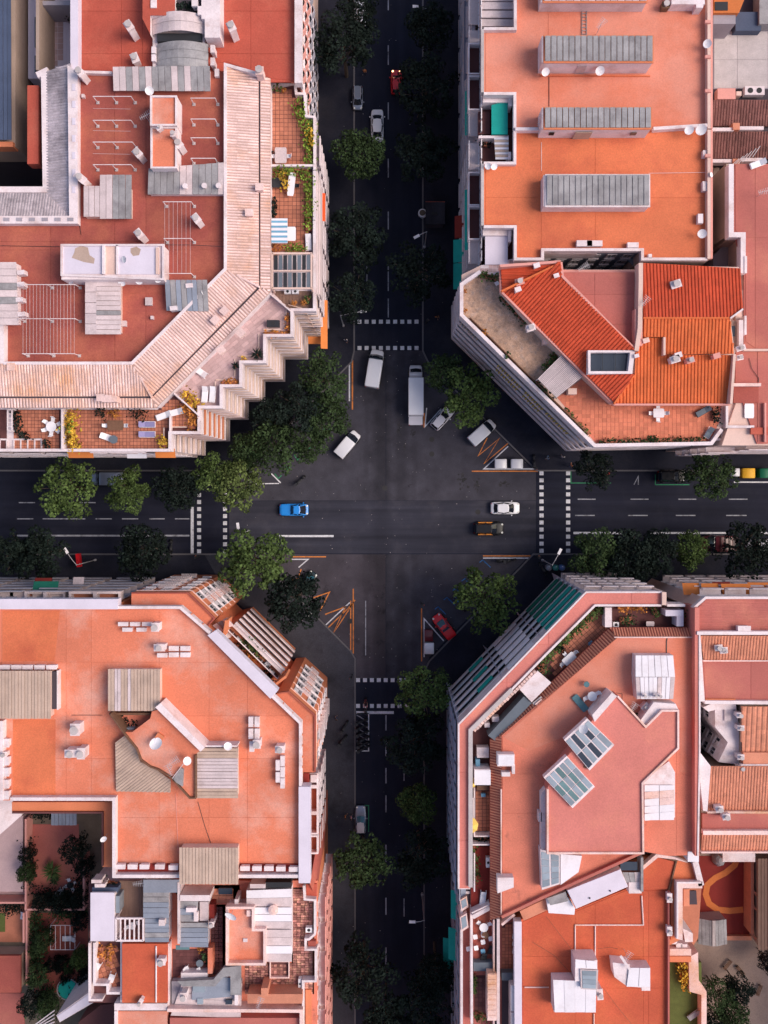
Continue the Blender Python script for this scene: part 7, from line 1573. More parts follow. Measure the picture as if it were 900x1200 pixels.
tiles(C3, [(112,1107),(141,1107),(141,1162),(128,1162),(128,1152),(112,1152)], Z+.02, 20, .6, 'floor_terracotta', tint=.3, base='floor_dark'); hedge('dark planted squares on the brown terrace left of the red roof', [(117,1111),(117,1122)], Z, 1.0, .5, 'leaf_rust'); hedge('two rusty planter squares on the brown terrace', [(129,1111),(128,1130)], Z, .9, .5, 'leaf_rust'); lounger('slanted white lounger on the brown terrace', 113, 1134, Z, 60); lounger('white folded parasol chair by the brown terrace step', 131, 1145, Z, 70, L=1.3)
bx(C3, 'parapet', 134, 1176, 196, 1184, Z+1.5, Z, 'white_wall'); bx(C3, 'roof', 138, 1185, 196, 1400, Z+1.0, Z, 'roof_coral'); bx(C3, 'parapet', 134, 1185, 137, 1400, Z+1.5, Z, 'white_wall'); chimney(C3, 164, 1175, Z+1.4, .9, 1.0, .4, 1.0)
vents(C3, [(113,1033),(117,1038)], Z, 1.8, 12, 4); slab(C3, 'roof', [(118,1178),(134,1176),(134,1400),(92,1400),(92,1198)], 12, 0, 'floor_dark'); hedge('dark roof plants behind the white room', [(118,1038),(134,1042)], Z, 1.0, 1.2, 'leaf_dark_shade')
slab(C3, 'walkway', [(66,1190),(103,1164),(118,1162),(118,1170),(70,1198)], 14, 0, 'white_wall'); slab(C3, 'walkway_floor', [(67,1191),(103,1166),(117,1164),(117,1169),(71,1197)], 14.1, 13.9, 'lilac_wall')
for k in range(7): p, q = W(42+5*k,1199-1.2*k,8), W(62,1180+3*k,8); m = MB(); m.bar(W(38+4*k,1203,8), W(64,1184+4.5*k,8), .14); m.build('pergola_beam', 'white_wall', C3)
# gardens behind
G1 = 4.0
o = slab(None, 'courtyard_ground', [(-160,940),(133,940),(133,1400),(-160,1400)], G1, -.2, 'earth'); o['kind'] = 'structure'
def yard(pts, mat, z=G1+.06): o = slab(None, 'courtyard_paving', pts, z, G1-.1, mat); o['kind'] = 'structure'; return o
yard([(-160,960),(29,960),(29,1048),(-160,1048)], 'floor_rose'); yard([(38,966),(92,966),(96,1040),(38,1048),(32,1030)], 'roof_pinkbrown', G1+.05); yard([(-160,1064),(29,1062),(29,1104),(-160,1104)], 'floor_terracotta'); yard([(-160,1164),(28,1164),(34,1400),(-160,1400)], 'roof_pinkbrown', G1+.07); yard([(40,1070),(103,1070),(103,1160),(40,1165)], 'roof_brown', G1+.04)
yard([(-160,1070),(6,1070),(6,1092),(-160,1092)], 'turf', G1+.10)
GW = building('garden_wall', 'pink garden walls dividing the courtyard gardens at the lower left', 'wall', 60, 1060)
for q in ([(30,960),(30,1066),(98,1066),(98,1005)], [(-160,1058),(30,1058)], [(31,1066),(31,1155)], [(27.5,1070),(27.5,1105)]): para(GW, q, .25, G1+2.2, G1, 'pink_wall', name='wall_segment')
slab(C1, 'lower_terrace', [(-160,938),(14,938),(26,955),(0,978),(-160,978)], 17, 4, 'white_wall'); slab(C1, 'lower_terrace_floor', [(-160,962),(0,962),(27,956),(27,1045),(-160,1045)], 5.5, 4, 'floor_rose')
LH = building('garden_house', 'low brown roofed garden house at the left edge near the bottom', 'building', -20, 1140); bx(LH, 'wall', -160, 1122, 22, 1162, 7, 0, 'beige_wall'); bx(LH, 'roof', -160, 1120, 24, 1163.5, 7.3, 6.9, 'roof_brown'); 
strips(LH, 'roof_sheet', [(60,953,8),(90,953,8),(90,967,7.8),(60,967,7.8)], 7, ['sheet_blue'])
def bush(label, px, py, r, h, mat, z=G1, var=0, palm=False): 
    if palm: return plant(label, px, py, z, r, mat, 5, False, 'garden shrubs', 'garden_palm', hs=.8)
    return tree(px, py, r*1040/(H-z-h), mat, label, var, z+h*.6+.1 if False else z+h, 'tree', 'trees in the courtyard gardens')
for i, (x, y, r_, h_, m_, lb) in enumerate(((88,995,2.2,4.0,'leaf_dark_shade','largest dark tree beside the white framed orange roof corner'),(100,1012,1.6,3.4,'leaf_dark_shade','dark tree by the garden wall next to the white room'),(33,1020,1.5,2.8,'leaf_b','narrow tree on the left of the red patio'),
  (33,1000,1.2,2.6,'leaf_dark_shade','dark shrub tree at the upper left of the red patio'),(72,1056,1.7,2.6,'leaf_dark_shade','dark shrub tree below the white garden table'),(50,1056,1.4,2.4,'leaf_dark_shade','dark shrub tree at the left of the row below the red patio'),(92,1052,1.5,2.6,'leaf_dark_shade','dark shrub tree right of the white garden table'),
  (52,1100,1.6,2.8,'leaf_b','shrub tree left of the wire frame in the lower garden'),(96,1120,1.5,2.6,'leaf_a','lighter shrub tree right of the wire frame'),(45,1140,1.9,3.2,'leaf_b','round tree at the left of the lower garden'),(56,1172,1.6,2.6,'leaf_b','shrub tree left of the teal trampoline'),
  (102,1140,1.3,2.4,'leaf_dark_shade','dark tree right of the teal trampoline'),(38,1175,1.9,3.0,'leaf_dark_shade','dark tree at the bottom left of the lower garden'),(62,1128,1.0,1.6,'leaf_dark_shade','left round bush below the wire frame'),(73,1128,1.0,1.6,'leaf_dark_shade','middle round bush below the wire frame'),(84,1129,1.0,1.6,'leaf_b','right round bush below the wire frame'),
  (44,1110,1.1,2.0,'leaf_b','small shrub by the pink wall of the lower garden'),(80,1141,1.0,1.6,'leaf_dark_shade','dark bush just above the teal trampoline'),(95,1078,1.4,2.4,'leaf_dark_shade','dark bush at the upper right of the lower garden'))):
    t = bush(lb, x, y, r_, h_, m_, G1, i % 6)
plant('spiky palm on the red patio beside the white garden table', 64, 1017, G1, 1.5, 'leaf_a', 5, False, None, 'garden_palm'); plant('young palm in front of the larger patio palm', 66, 1030, G1, .9, 'leaf_b', 6, False, None, 'garden_palm')
table('white garden table with four chairs on the red patio', 82, 1037.5, G1, .9, None, 0, 'dark_plastic', 4, 'white_plastic', short='white garden table'); lounger('white lounger left of the garden table', 69, 1046, G1, 50)
p = W(79, 1160, 5); t = thing('trampoline', 'round teal trampoline with a ring in the lower garden', 'trampoline', (p.x, p.y, G1+.05)); m = MB(); m.cyl((0,0,.8), 1.35, .05, 24); lobj('mat', m, 'cloth_teal', t); m = MB()
for k in range(24): a, b = 2*math.pi*k/24, 2*math.pi*(k+1)/24; m.tube([(1.5*math.cos(a),1.5*math.sin(a),.85),(1.5*math.cos(b),1.5*math.sin(b),.85)], .05, 5)
lobj('frame', m, 'metal', t)
for k in range(6): m = MB(); a = k*1.047; m.bar((1.5*math.cos(a),1.5*math.sin(a),0),(1.5*math.cos(a),1.5*math.sin(a),.85), .06); lobj('leg', m, 'metal', t)
p = W(74, 1098, 6); t = thing('trellis', 'thin white wire trellis frame in the lower garden', 'trellis', (p.x, p.y, G1+.05))
for k in range(6): m = MB(); x = -1.7+.68*k; m.bar((x,-1.7,2.1),(x,1.7,2.1), .06); lobj('wire', m, 'white_wall', t)
m = MB(); m.bar((-1.7,-1.7,2.1),(1.7,-1.7,2.1), .06); m.bar((-1.7,1.7,2.1),(1.7,1.7,2.1), .06); lobj('frame', m, 'white_wall', t)
for sx in (-1,1):
    for sy in (-1,1): m = MB(); m.bar((sx*1.7,sy*1.7,0),(sx*1.7,sy*1.7,2.1), .07); lobj('post', m, 'white_wall', t)
lounger('white bench under the wire trellis', 81, 1100, G1, 0); lounger('small white garden seat at the pink wall', 27.5, 1072, G1, 80, L=1.3)
for q, w_, h_, m_, lb in (([(42,1052),(66,1057),(97,1056)],2.0,2.0,'leaf_dark_shade','long dark hedge below the red patio'),([(36,1070),(42,1110),(36,1150)],1.8,1.8,'leaf_b','overgrown hedge along the left of the lower garden'),([(46,1158),(60,1185),(50,1200)],2.2,1.8,'leaf_b','dense shrubs left of the teal trampoline'),
  ([(92,1168),(96,1150),(99,1130)],1.5,1.6,'leaf_dark_shade','dark shrubs right of the teal trampoline'),([(60,1074),(98,1072)],1.3,1.4,'leaf_b','low shrubs at the top of the lower garden'),([(31,985),(32,1040)],1.3,1.8,'leaf_dark_shade','dark climber on the wall left of the red patio'),([(90,1030),(103,1048)],1.5,1.8,'leaf_dark_shade','dark shrubs beside the low wall right of the red patio'),
  ([(0,1066),(22,1067)],1.2,1.2,'leaf_dark_shade','dark shrubs above the small terracotta patio'),([(36,955),(62,956)],1.0,1.5,'leaf_dark_shade','dark hedge in the shade at the top of the red patio')):
    hedge(lb, q, G1, w_, h_, m_, box_=None, dens=55)
# ================= lower right block =================
ZD = 22.5; ZT = 20.0
D1 = building('apartment_block', 'corner apartment block with coral roof, teal awnings and striped tile edging at the lower right', 'building', 680, 880)
o_ = [(537.5,1060),(537.5,849),(687,694),(776,694)]
body = [(545,1062),(545,853),(690,703),(775,703),(775,712),(814,712),(817,740),(819,1000),(815,1004),(755,1000),(636,1050),(590,1072),(577,1080),(577,1055),(545,1060)]
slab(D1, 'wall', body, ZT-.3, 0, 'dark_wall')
slab(D1, 'perimeter_roof', [(537.5,1042),(537.5,849),(687,694),(776,694),(776,709),(697,709),(551,856),(551,1042)], ZD, ZD-2.6, 'white_wall')
slab(D1, 'roof', [(538,1041),(538,849.5),(687.5,694.5),(775.5,694.5),(775.5,708.5),(696.8,708.5),(550.5,855.5),(550.5,1041)], ZD+.05, ZD-.02, 'roof_rose')
panels(D1, [(538.5,1040),(538.5,850),(688,695),(775,695),(775,708),(696.5,708),(550,855.5),(550,1040)], ZD+.05, (594,643,740), (755,800,905,985), 'roof_rose', gap=.4)
para(D1, [(537.6,1042),(537.6,849),(687,694),(776,694)], .2, ZD+.35, ZD-.3, 'white_wall'); para(D1, [(551.5,1040),(551.5,856),(600,808)], .5, ZD+.5, ZT, 'concrete', name='planter_wall'); para(D1, [(600,808),(641,766),(697.5,709.5),(775,709.5)], .25, ZD+.4, ZT, 'white_wall')
bx(D1, 'end_wall', 776, 694, 781, 709, ZD+.6, 0, 'cream_wall')
slab(D1, 'terrace_floor', [(551,1060),(551,856),(697,709),(776,709),(815,712),(815,747),(718,747),(588,862),(588,1075),(551,1060)], ZT, ZT-.3, 'floor_dark')
# fronts
ch = [W(x, y, ZD) for x, y in [(537.5,849),(687,694)]][::-1]
for k in range(6):
    z = 4.2+3.0*k
    s = band(D1, 'balcony', ch, -1.0, -.02, z, z-.22, 'dark_wall'); band(s, 'railing', ch, -.12, -.02, z+.95, z-.3, 'white_plastic'); windows(D1, W(690,703,ZD), W(545,853,ZD), z+.1, 18, w=1.3, off=.02)
    for f0, f1, m_, zz_ in ((.02,.30,'cloth_teal' if k > 2 else 'cloth_green',0),(.70,.82,'cloth_teal',0),(.40,.60,'cloth_white',.3)):
        if m_ == 'cloth_teal' and f0 > .5 and k not in (0,2,4): continue
        a, b = ch[0].lerp(ch[1], f0), ch[0].lerp(ch[1], f1); m = MB(); q = offs([a,b], .16); q2 = offs([a,b], -.02); 
        m.add([(q2[0].x,q2[0].y,z+2.3),(q2[1].x,q2[1].y,z+2.3),(q[1].x,q[1].y,z+1.35),(q[0].x,q[0].y,z+1.35),(q[1].x,q[1].y,z+1.15),(q[0].x,q[0].y,z+1.15)], [[3,2,1,0],[5,4,2,3]]); m.build('awning', m_, D1)
for f in (0.0, .345, .655, .998):
    p = ch[0].lerp(ch[1], f); q = W(545,853,ZD).lerp(W(690,703,ZD), 1-f); m = MB(); m.prism([(p.x-.12,p.y+.1),(p.x+.12,p.y-.1),(q.x+.12,q.y-.1),(q.x-.12,q.y+.1)], ZD-.4, 0); m.build('fin_wall', 'lilac_wall', D1)
we = [W(537.5,849,ZD), W(537.5,1060,ZD)]
facade(D1, [(540,849),(540,1060)], ZD, ZD-1.5, 20, z0=4.2, fh=3.0, depth=.45, slabm='balc_grey', railm='bluish_wall', rail='solid', split=8, fm='balc_grey')
slab(D1, 'west_wall', [(540,850),(546,852),(546,1060),(540,1060)], ZD-2.6, 0, 'bluish_wall')  # bluish shade of the west front put into its wall colour
facade(D1, [(775,700),(690,700)], ZD, ZD-1, 9, z0=4.2, fh=3.0, depth=1.0, slabm='white_wall', railm='white_wall', rail='solid', split=4)
# main roof
ZM = 22.6
mroof = [(588,862),(722,746),(815,746),(815,1002),(783,1003),(755,998),(640,1050),(588,1074)]
slab(D1, 'upper_wall', mroof, ZM-.2, ZT-.4, 'cream_wall'); slab(D1, 'roof', mroof, ZM, ZM-.2, 'roof_grimy')
panels(D1, [(589,863),(723,747),(814,747),(814,1001),(783,1002),(755,997),(640,1048),(589,1072)], ZM, (793,), (907,953), 'roof_grimy', gap=.25)
slab(D1, 'roof_panel', [(722,748),(813,748),(813,905),(797,905),(797,830),(770,824),(740,850),(715,810),(690,838),(664,862),(620,880),(590,864)], ZM+.075, ZM+.04, 'roof_salmon')
ribs(D1, 'tile_edging', [(574,866,21.6),(588,863,22.7),(588,1074,22.7),(574,1078,21.6)], 0, .33, .20, .10, 'tile_clay', seg=0, tint=.1, base='roof_brown')
ribs(D1, 'tile_edging', [(574,866,21.6),(588,864,22.7),(723,747,22.7),(714,736,21.6)], -49, .36, .22, .10, 'tile_clay', seg=0, tint=.1, base='roof_brown')
ribs(D1, 'tile_edging', [(714,735,21.6),(815,735,21.6),(815,746,22.7),(722,746,22.7)], 90, .33, .20, .10, 'tile_clay', seg=0, tint=.1, base='roof_brown')
para(D1, [(587.5,1072),(587.5,925)], .15, ZM+.3, ZM-.1, 'tile_pink'); para(D1, [(720,747),(815,747)], .15, ZM+.3, ZM-.1, 'tile_pink'); para(D1, [(817,712),(817,1003)], .55, ZM+1.2, ZT-.3, 'roof_rose', name='party_wall'); para(D1, [(820,742),(820,880),(818,1003)], .2, ZM+1.3, 0, 'white_wall', name='party_wall')
para(D1, [(588,1075),(636,1052),(755,998)], .35, ZM+.6, ZM-.5, 'roof_pinkbrown'); cable(D1, [(782,747),(781,752),(781,766)], ZM+.1, r=.06); cable(D1, [(724,856),(727,900),(740,950),(748,985)], ZM+2.2, r=.02); cable(D1, [(588,842),(650,828)], ZM+.2) if False else None
# raised stair blocks
ZH = 2.3
rb = slab(D1, 'raised_block', [(641,923),(664,886),(690,858),(694,842),(724,815),(757,852),(776,832),(796,832),(796,878),(753,919),(754,1000),(641,1000)], ZM+ZH-.1, ZM, 'roof_rose')
slab(rb, 'roof', [(641.5,923),(664,887),(690,858),(694,842),(724,815.5),(757,852),(776,832.5),(795.5,832.5),(795.5,877.5),(752.5,918.5),(753.5,999.5),(641.5,999.5)], ZM+ZH, ZM+ZH-.12, 'roof_rose')
para(rb, [(724,816),(757,852),(776,833),(795,833),(795,877),(753,918),(754,1000),(642,1000),(642,925)], .22, ZM+ZH+.25, ZM+ZH-.3, 'tile_pink', name='coping')
slab(D1, 'white_slope', [(694,838),(717,812),(723,816),(697,846)], ZM+ZH+.5, ZM, 'white_wall'); slab(D1, 'white_slope', [(750,845),(766,823),(792,825),(795,831.5),(775,831.5),(757,851)], ZM+ZH-.2, ZM, 'white_wall')
slab(D1, 'side_wall', [(634,930),(641,922),(641,1000),(634,995)], ZM+1.2, ZM, 'white_wall'); bx(D1, 'wall_box', 631, 952, 635, 963, ZM+1.2, ZM, 'white_wall')
skylight(D1, [(661,867),(688,842),(720,873),(691,903)], ZM+ZH-.4, .9, 5, 'white_wall', ('glass_blue','glass_blue','glass'), split=2)
skylight(D1, [(637,911),(664,886),(697,922),(671,947)], ZM+ZH-.4, .9, 5, 'white_wall', ('glass_blue','glass_blue','glass_green'), split=3)
skylight(D1, [(633,995),(656,1001),(656,1036),(635,1043)], ZM, 1.4, 2, 'white_wall', ('glass_blue',), split=5); slab(D1, 'white_roof', [(657,1001),(682,1003),(678,1022),(657,1037)], ZM+1.3, ZM, 'sheet_white')
bx(D1, 'stair_hole', 684, 885, 692, 900, ZM+ZH+.06, ZM+ZH-.02, 'wicker')
s = slab(D1, 'white_shed', [(754,918),(770,902),(784,892),(791,905),(791,958),(756,962)], ZM+1.3, ZM, 'white_wall')
for k in range(5): strips(s, 'roof_tile', [(755+0*k,920+8.4*k,ZM+1.45),(790,920+8.4*k-(3 if k else 0),ZM+1.4),(790,927+8.4*k,ZM+1.35),(755,927.5+8.4*k,ZM+1.4)], 2, ['sheet_white','tile_pink','sheet_white']) 
s = slab(D1, 'sheet_hut', [(745,768),(789,768),(791,793),(789,819),(746,819),(744,793)], ZM+1.6, ZM, 'white_wall')
strips(s, 'roof_sheet', [(744.5,768,ZM+1.75),(788.5,768,ZM+1.75),(791,793,ZM+2.0),(744.5,793,ZM+2.0)], 6, ['sheet_white']); strips(s, 'roof_sheet', [(744.5,793.5,ZM+2.0),(791,793.5,ZM+2.0),(789,819,ZM+1.7),(746,819,ZM+1.7)], 9, ['sheet_white','sheet_white','sheet_pink'])
for x, y in ((755,815),(768,815),(773,815)): chimney(s, x, y, ZM+1.8, .5, .35, .35)
for q, z_ in ((rect(583,884,603,898),1.2),(rect(588,905,598,910),.9),([(583,1028.5),(602,1028.5),(602,1040),(583,1047)],1.2)): slab(D1, 'white_hut', q, ZM+z_, ZM-.1, 'white_wall')
bx(D1, 'hut_roof', 584, 885, 602, 897, ZM+1.28, ZM+1.15, 'sheet_white'); bx(D1, 'hut_side', 600, 896, 603.5, 907, ZM+1.0, ZM, 'white_wall')
chimney(D1, 756, 828, ZM, 1.2, .9, .4, .8); antenna(D1, 742, 830, ZM, 1.6, 1); cable(D1, [(722,812),(729,813),(729,820)], ZM+.1); dish(D1, 684, 855, ZM+2.9, .6, .55, 130); hedge('dark weeds beside the white slope on the coral roof', [(742,836),(750,842)], ZM, .6, .4, 'leaf_b', box_=None, dens=26)
table('white round table on the coral roof beside the long teal lounger', 694, 816, ZM, 1.15, None, 0, 'white_plastic', 2, short='white round table on the coral roof'); t_ = table('long teal oval board table lying on the coral roof', 680, 824, ZM, 2.3, .85, -50, 'cloth_slate', h=.35)
table('small blue grey side table near the striped tile edging', 687.5, 802, ZM, .7, None, 0, 'cloth_slate'); 
# terraces behind the perimeter
tiles(D1, [(643,768),(697,712),(712,712),(716,735),(660,790),(646,795)], ZT+.02, 41, .5, 'floor_terracotta', base='floor_dark'); tiles(D1, [(557,924),(574,924),(574,974),(557,974)], ZT+.02, 0, .45, 'floor_terracotta', base='floor_dark')
hedge('long leafy hedge along the white wall of the tiled terrace', [(636,778),(650,763),(672,742),(693,722),(701,713)], ZT, .9, 1.5, 'leaf_a', dens=55); hedge('dark green bush by the white canopy on the terrace', [(633,779),(641,790)], ZT, 1.3, 1.6, 'leaf_b'); hedge('row of dark green shrubs next to the canopy', [(653,753),(661,762)], ZT, 1.0, 1.2, 'leaf_dark_shade'); hedge('orange flowering hedge below the north parapet', [(727,713),(755,712.5)], ZT, .8, 1.5, 'leaf_rust')
hedge('pale green bushes on the dark north patio', [(729,729),(743,728)], ZT, 1.2, 1.2, 'leaf_b'); hedge('green climbers at the right wall of the dark north patio', [(809,714),(810,732)], ZT, .7, 1.3, 'leaf_a'); hedge('green climber over the white furniture of the north patio', [(768,713),(772,722)], ZT, .8, 1.4, 'leaf_a'); plant('bright green bush at the corner of the tiled terrace', 702, 714, ZT, .9, 'leaf_lit')
bx(D1, 'patio_cover', 780, 715, 801, 722, ZT+2, ZT, 'lilac_wall'); bx(D1, 'patio_cover', 793, 722, 801, 734, ZT+1.9, ZT, 'lilac_wall'); bx(D1, 'patio_wall', 709, 712, 717, 735, ZT+1.6, ZT, 'white_wall'); acunit('white unit at the left of the dark north patio', 722, 732, ZT, 0, .7, .6, .7); table('grey table on the dark north patio', 762, 731, ZT, 1.0, .6, 0, 'sheet_pink'); bx(D1, 'patio_rail', 782, 708, 803, 711, ZT+2.2, ZT, 'white_wall')
table('white garden table with chairs on the tiled corner terrace', 667, 772, ZT, 1.7, 1.0, 42, 'white_plastic', 4, 'white_plastic', short='white garden table on the corner terrace'); plant('small teal pot plant on the tiled corner terrace', 693, 754, ZT, .4, 'cloth_blue')
s = slab(D1, 'white_canopy', [(609,808),(630,786),(646,800),(623,823)], ZT+2.5, ZT+2.35, 'white_wall'); slab(D1, 'white_canopy', [(624,824),(634,816),(643,824),(634,837)], ZT+2.3, ZT, 'concrete'); slab(D1, 'flue_top', [(627,825),(634,819),(640,824),(633,832)], ZT+2.5, ZT+2.3, 'tile_pink')
slab(D1, 'slate_roof', [(572,862),(614,816),(623,824),(580,868)], ZT+2.2, ZT, 'cloth_grey')
mb = MB()
w0 = [W(x, y, ZT+2.6) for x, y in ((553,855),(627,783))]; L = (w0[1]-w0[0]).length
for k in range(int(L/.42)):
    p = w0[0].lerp(w0[1], (k+.5)*.42/L); mb.ti = random.uniform(-.3, .1); mb.box((p.x+.25,p.y-.25,ZT+1.9), .36, .34, random.uniform(.5,.75), .8+random.uniform(-.2,.2))
mb.build('lattice_block', 'tile_pink', D1, kind='stuff')
for x, y, w_, h_ in ((571,850,6,5),(581,843,8,6),(566,882,14,12),(560,895,5,10),(565,909,19,15)): bx(D1, 'terrace_cupboard', x-w_/2, y-h_/2, x+w_/2, y+h_/2, ZT+(2.3 if w_ > 15 else 1.2), ZT, 'white_wall' if x != 560 else 'cloth_blue')
bx(D1, 'canopy', 556, 902.5, 575, 920, ZT+2.4, ZT+2.3, 'sheet_white'); bx(D1, 'dark_bench', 559, 921, 573, 926, ZT+.9, ZT, 'wicker'); bx(D1, 'blue_box', 564, 930, 569, 934, ZT+.5, ZT, 'cloth_blue')
for q in ([(556,923),(556,980),(575,980)], [(551,936),(555,936),(555,962)], [(553,990),(574,990)], [(556,1000),(556,1045)], [(553,1070),(574,1060)]): para(D1, q, .16, ZT+1.3, ZT, 'white_wall', name='terrace_rail')
parasol('upper closed yellow parasol on the narrow left terrace', 551, 919, ZT, .75); parasol('lower yellow parasol on the narrow left terrace', 551, 969, ZT, 1.05); hedge('climbing plants along the railing of the narrow maroon terrace', [(555,992),(555,1010),(557,1035)], ZT, .8, 1.1, 'leaf_a'); hedge('little dark pots in a row on the narrow left terrace', [(558,984),(573,984)], ZT, .6, .6, 'leaf_dark_shade')
lounger('white lounger on the narrow maroon terrace', 566, 1052, ZT, 85); acunit('white unit against the striped tiles on the maroon terrace', 572, 1011, ZT, 90, 1.2, .5, .8); slab(D1, 'maroon_floor', [(552,992),(574,992),(574,1062),(552,1068)], ZT+.04, ZT-.02, 'court_red')
# ---------------- eastern neighbour ----------------
D2 = building('apartment_block', 'pink tiled row of roofs at the lower right edge with a white light court tower', 'building', 900, 850)
slab(D2, 'wall', [(817,745),(817,714),(830,705),(1100,705),(1100,1000),(822,1000),(822,905),(868,900),(868,826),(820,822)], 22, 0, 'beige_wall')
slab(D2, 'roof', [(817,741),(817,712),(827,701),(1100,701),(1100,742)], ZD+.4, 21.9, 'roof_brown'); ribs(D2, 'tiled_roof', [(818,712,23),(828,702,23),(1100,702,23),(1100,739,23),(819,739,23)], 0, .42, .3, .03, 'roof_pinkbrown', seg=1.5, tint=.08)
para(D2, [(813,713),(827,700.5),(1100,700.5)], .3, 23.4, 22.5, 'white_wall'); bx(D2, 'ridge_wall', 817, 740, 1100, 744, 24.0, 22, 'white_wall'); chimney(D2, 872, 737, 22.8, 1.0, 1.4, .6, 0, 'white_wall', False)
ribs(D2, 'tiled_roof', [(821,745,23.4),(1100,745,23.4),(1100,773,22.7),(825,774,22.7)], 90, .36, .26, .06, 'tile_clay', seg=.6, tint=.14); slab(D2, 'side_slope', [(817,745),(821,745),(826,822),(820,822)], 23.4, 21, 'white_wall')
slab(D2, 'roof', [(824,775),(1100,775),(1100,823),(826,823)], 22.6, 21.9, 'roof_rose'); panels(D2, [(825,776),(1100,776),(1100,822),(827,822)], 22.6, (880,), (), 'roof_pinkbrown'); para(D2, [(826,823),(1100,825)], .4, 23.2, 22, 'white_wall'); para(D2, [(824,774.5),(1100,774.5)], .15, 22.9, 22.4, 'tile_pink'); bx(D2, 'low_wall', 827, 819, 862, 823, 22.9, 22.5, 'orange_wall')
ribs(D2, 'tiled_roof', [(869,828,23),(1100,828,23),(1100,881,22.4),(870,881,22.4)], 90, .62, .5, .06, 'tile_clay', seg=.55, tint=.14); bx(D2, 'ridge_strip', 871, 882, 1100, 896, 22.8, 22, 'tile_clay'); para(D2, [(868,897),(1100,897)], .25, 23, 22.5, 'white_wall')
ribs(D2, 'tiled_roof', [(833,898,23.2),(1100,898,23.2),(1100,951,22.4),(829,951,22.4)], 90, .36, .26, .06, 'tile_clay', seg=.6, tint=.12); slab(D2, 'side_slope', [(819,880),(833,898),(829,951),(824,950),(819,900)], 23.3, 20, 'white_wall'); para(D2, [(829,952),(1100,953)], .25, 22.9, 22.3, 'tile_pink')
bx(D2, 'roof', 823, 953.5, 1100, 975, 22.3, 21.9, 'roof_pinkbrown'); para(D2, [(824,976),(1100,976)], .5, 22.9, 22.2, 'tile_pink', name='ridge'); ribs(D2, 'tiled_roof', [(823,977,22.7),(1100,977,22.7),(1100,998,22.2),(822,998,22.2)], 90, .36, .26, .05, 'tile_clay', seg=.6, tint=.12); para(D2, [(822,999),(1100,999)], .2, 22.6, 22, 'tile_pink', name='eaves_gutter')
for x, y in ((842,759),(848,762),(851,957),(843,948)): chimney(D2, x, y, 22.5, 1.0, .8, .6, .1, 'white_wall'); dish(D2, 847, 762, 22.9, 1.0, .4, 100); 
# light court
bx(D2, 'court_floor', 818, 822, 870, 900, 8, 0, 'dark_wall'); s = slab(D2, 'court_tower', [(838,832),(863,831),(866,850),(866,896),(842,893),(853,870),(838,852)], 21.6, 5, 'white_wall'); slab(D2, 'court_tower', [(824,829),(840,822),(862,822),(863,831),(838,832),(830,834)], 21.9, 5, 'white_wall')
fa, fb = W(838,852,21.6), W(838,832,21.6)
for k in range(5): windows(D2, W(853,870,21.6), W(842,893,21.6), 8+2.6*k, 2, w=.8, h=1.2); windows(D2, fb, fa, 8+2.6*k, 1, w=.8, h=1.2)
bx(D2, 'roof_hatch', 849, 828, 857, 845, 21.8, 21.5, 'sheet_pink')
for x, y in ((867,838),(868,853),(868,887),(869,900)): chimney(D2, x, y, 21.6, 1.2, .7, .5)
slab(D2, 'glass_lean_to', [(821,874),(824,874),(840,893),(835,896)], 15, 14.8, 'glass_blue')
facade(D2, [(1100,703),(829,703)], 22.5, 21.5, 22, z0=4.2, fh=3.0, depth=1.0, slabm='white_wall', railm='white_wall', split=9)
for x0, x1, z, m_ in ((858,880,16.5,'court_red'),(839,860,18,'cloth_orange'),(862,898,18.4,'cloth_orange'),(817,838,17.6,'cloth_orange'),(900,940,17,'cloth_orange')): awning(D2, [(x1,703),(x0,703)], z, .7, 1.4, m_, zref=22.5)
slab(D2, 'end_wall', [(814,713),(827,701),(829,704),(818,716)], 22.4, 0, 'cream_wall'); slab(D2, 'infill_wall', [(777,712),(816,714),(816,720),(777,718)], 12, 0, 'beige_wall'); hedge('dark plants on the balcony below the orange awnings', [(838,700),(858,700)], 12, .7, .6, 'leaf_dark_shade')
# ---------------- southern block ----------------
Z5 = 20.5
D3 = building('apartment_block', 'vivid red roofed building at the bottom right with white roof boxes and pipes', 'building', 700, 1130)
slab(D3, 'wall', [(603,1083),(640,1058),(755,1005),(786,1008),(820,1018),(820,1040),(800,1040),(800,1100),(784,1108),(784,1400),(603,1400)], Z5-.25, 0, 'orange_wall')
slab(D3, 'roof', [(610,1078),(640,1066),(675,1066),(736,1041),(754,1017),(771,1003),(792,1008),(784,1043),(784,1400),(610,1400)], Z5, Z5-.25, 'roof_vivid')
panels(D3, [(613,1080),(640,1068),(676,1068),(738,1042),(753,1044),(783,1044),(783,1400),(613,1400)], Z5, (674,697.5,754,760), (1121,1158), 'roof_vivid', gap=.22)
slab(D3, 'roof', [(786,1043),(793,1008),(818,1014),(822,1034),(793,1034),(793,1098),(786,1102)], Z5+.3, Z5-.25, 'roof_orange'); para(D3, [(753,1044),(753,1017),(771,1003),(793,1009),(784,1044)], .18, Z5+.5, Z5-.1, 'wicker', name='gutter'); slab(D3, 'roof_panel', [(754,1042),(754,1018),(771,1005),(791,1010),(783,1042)], Z5+.3, Z5-.1, 'roof_vivid')
slab(D3, 'cream_coping', [(752,1016),(769,1001),(790,1004),(806,1011),(790,1007),(771,1005),(753,1020)], Z5+.8, Z5, 'tile_pink'); bx(D3, 'water_tank', 806, 998, 819, 1010, Z5+2.2, Z5, 'sheet_white'); para(D3, [(815,1010),(822,1038)], .7, Z5+1.0, Z5-.2, 'white_wall', name='roof_wall')
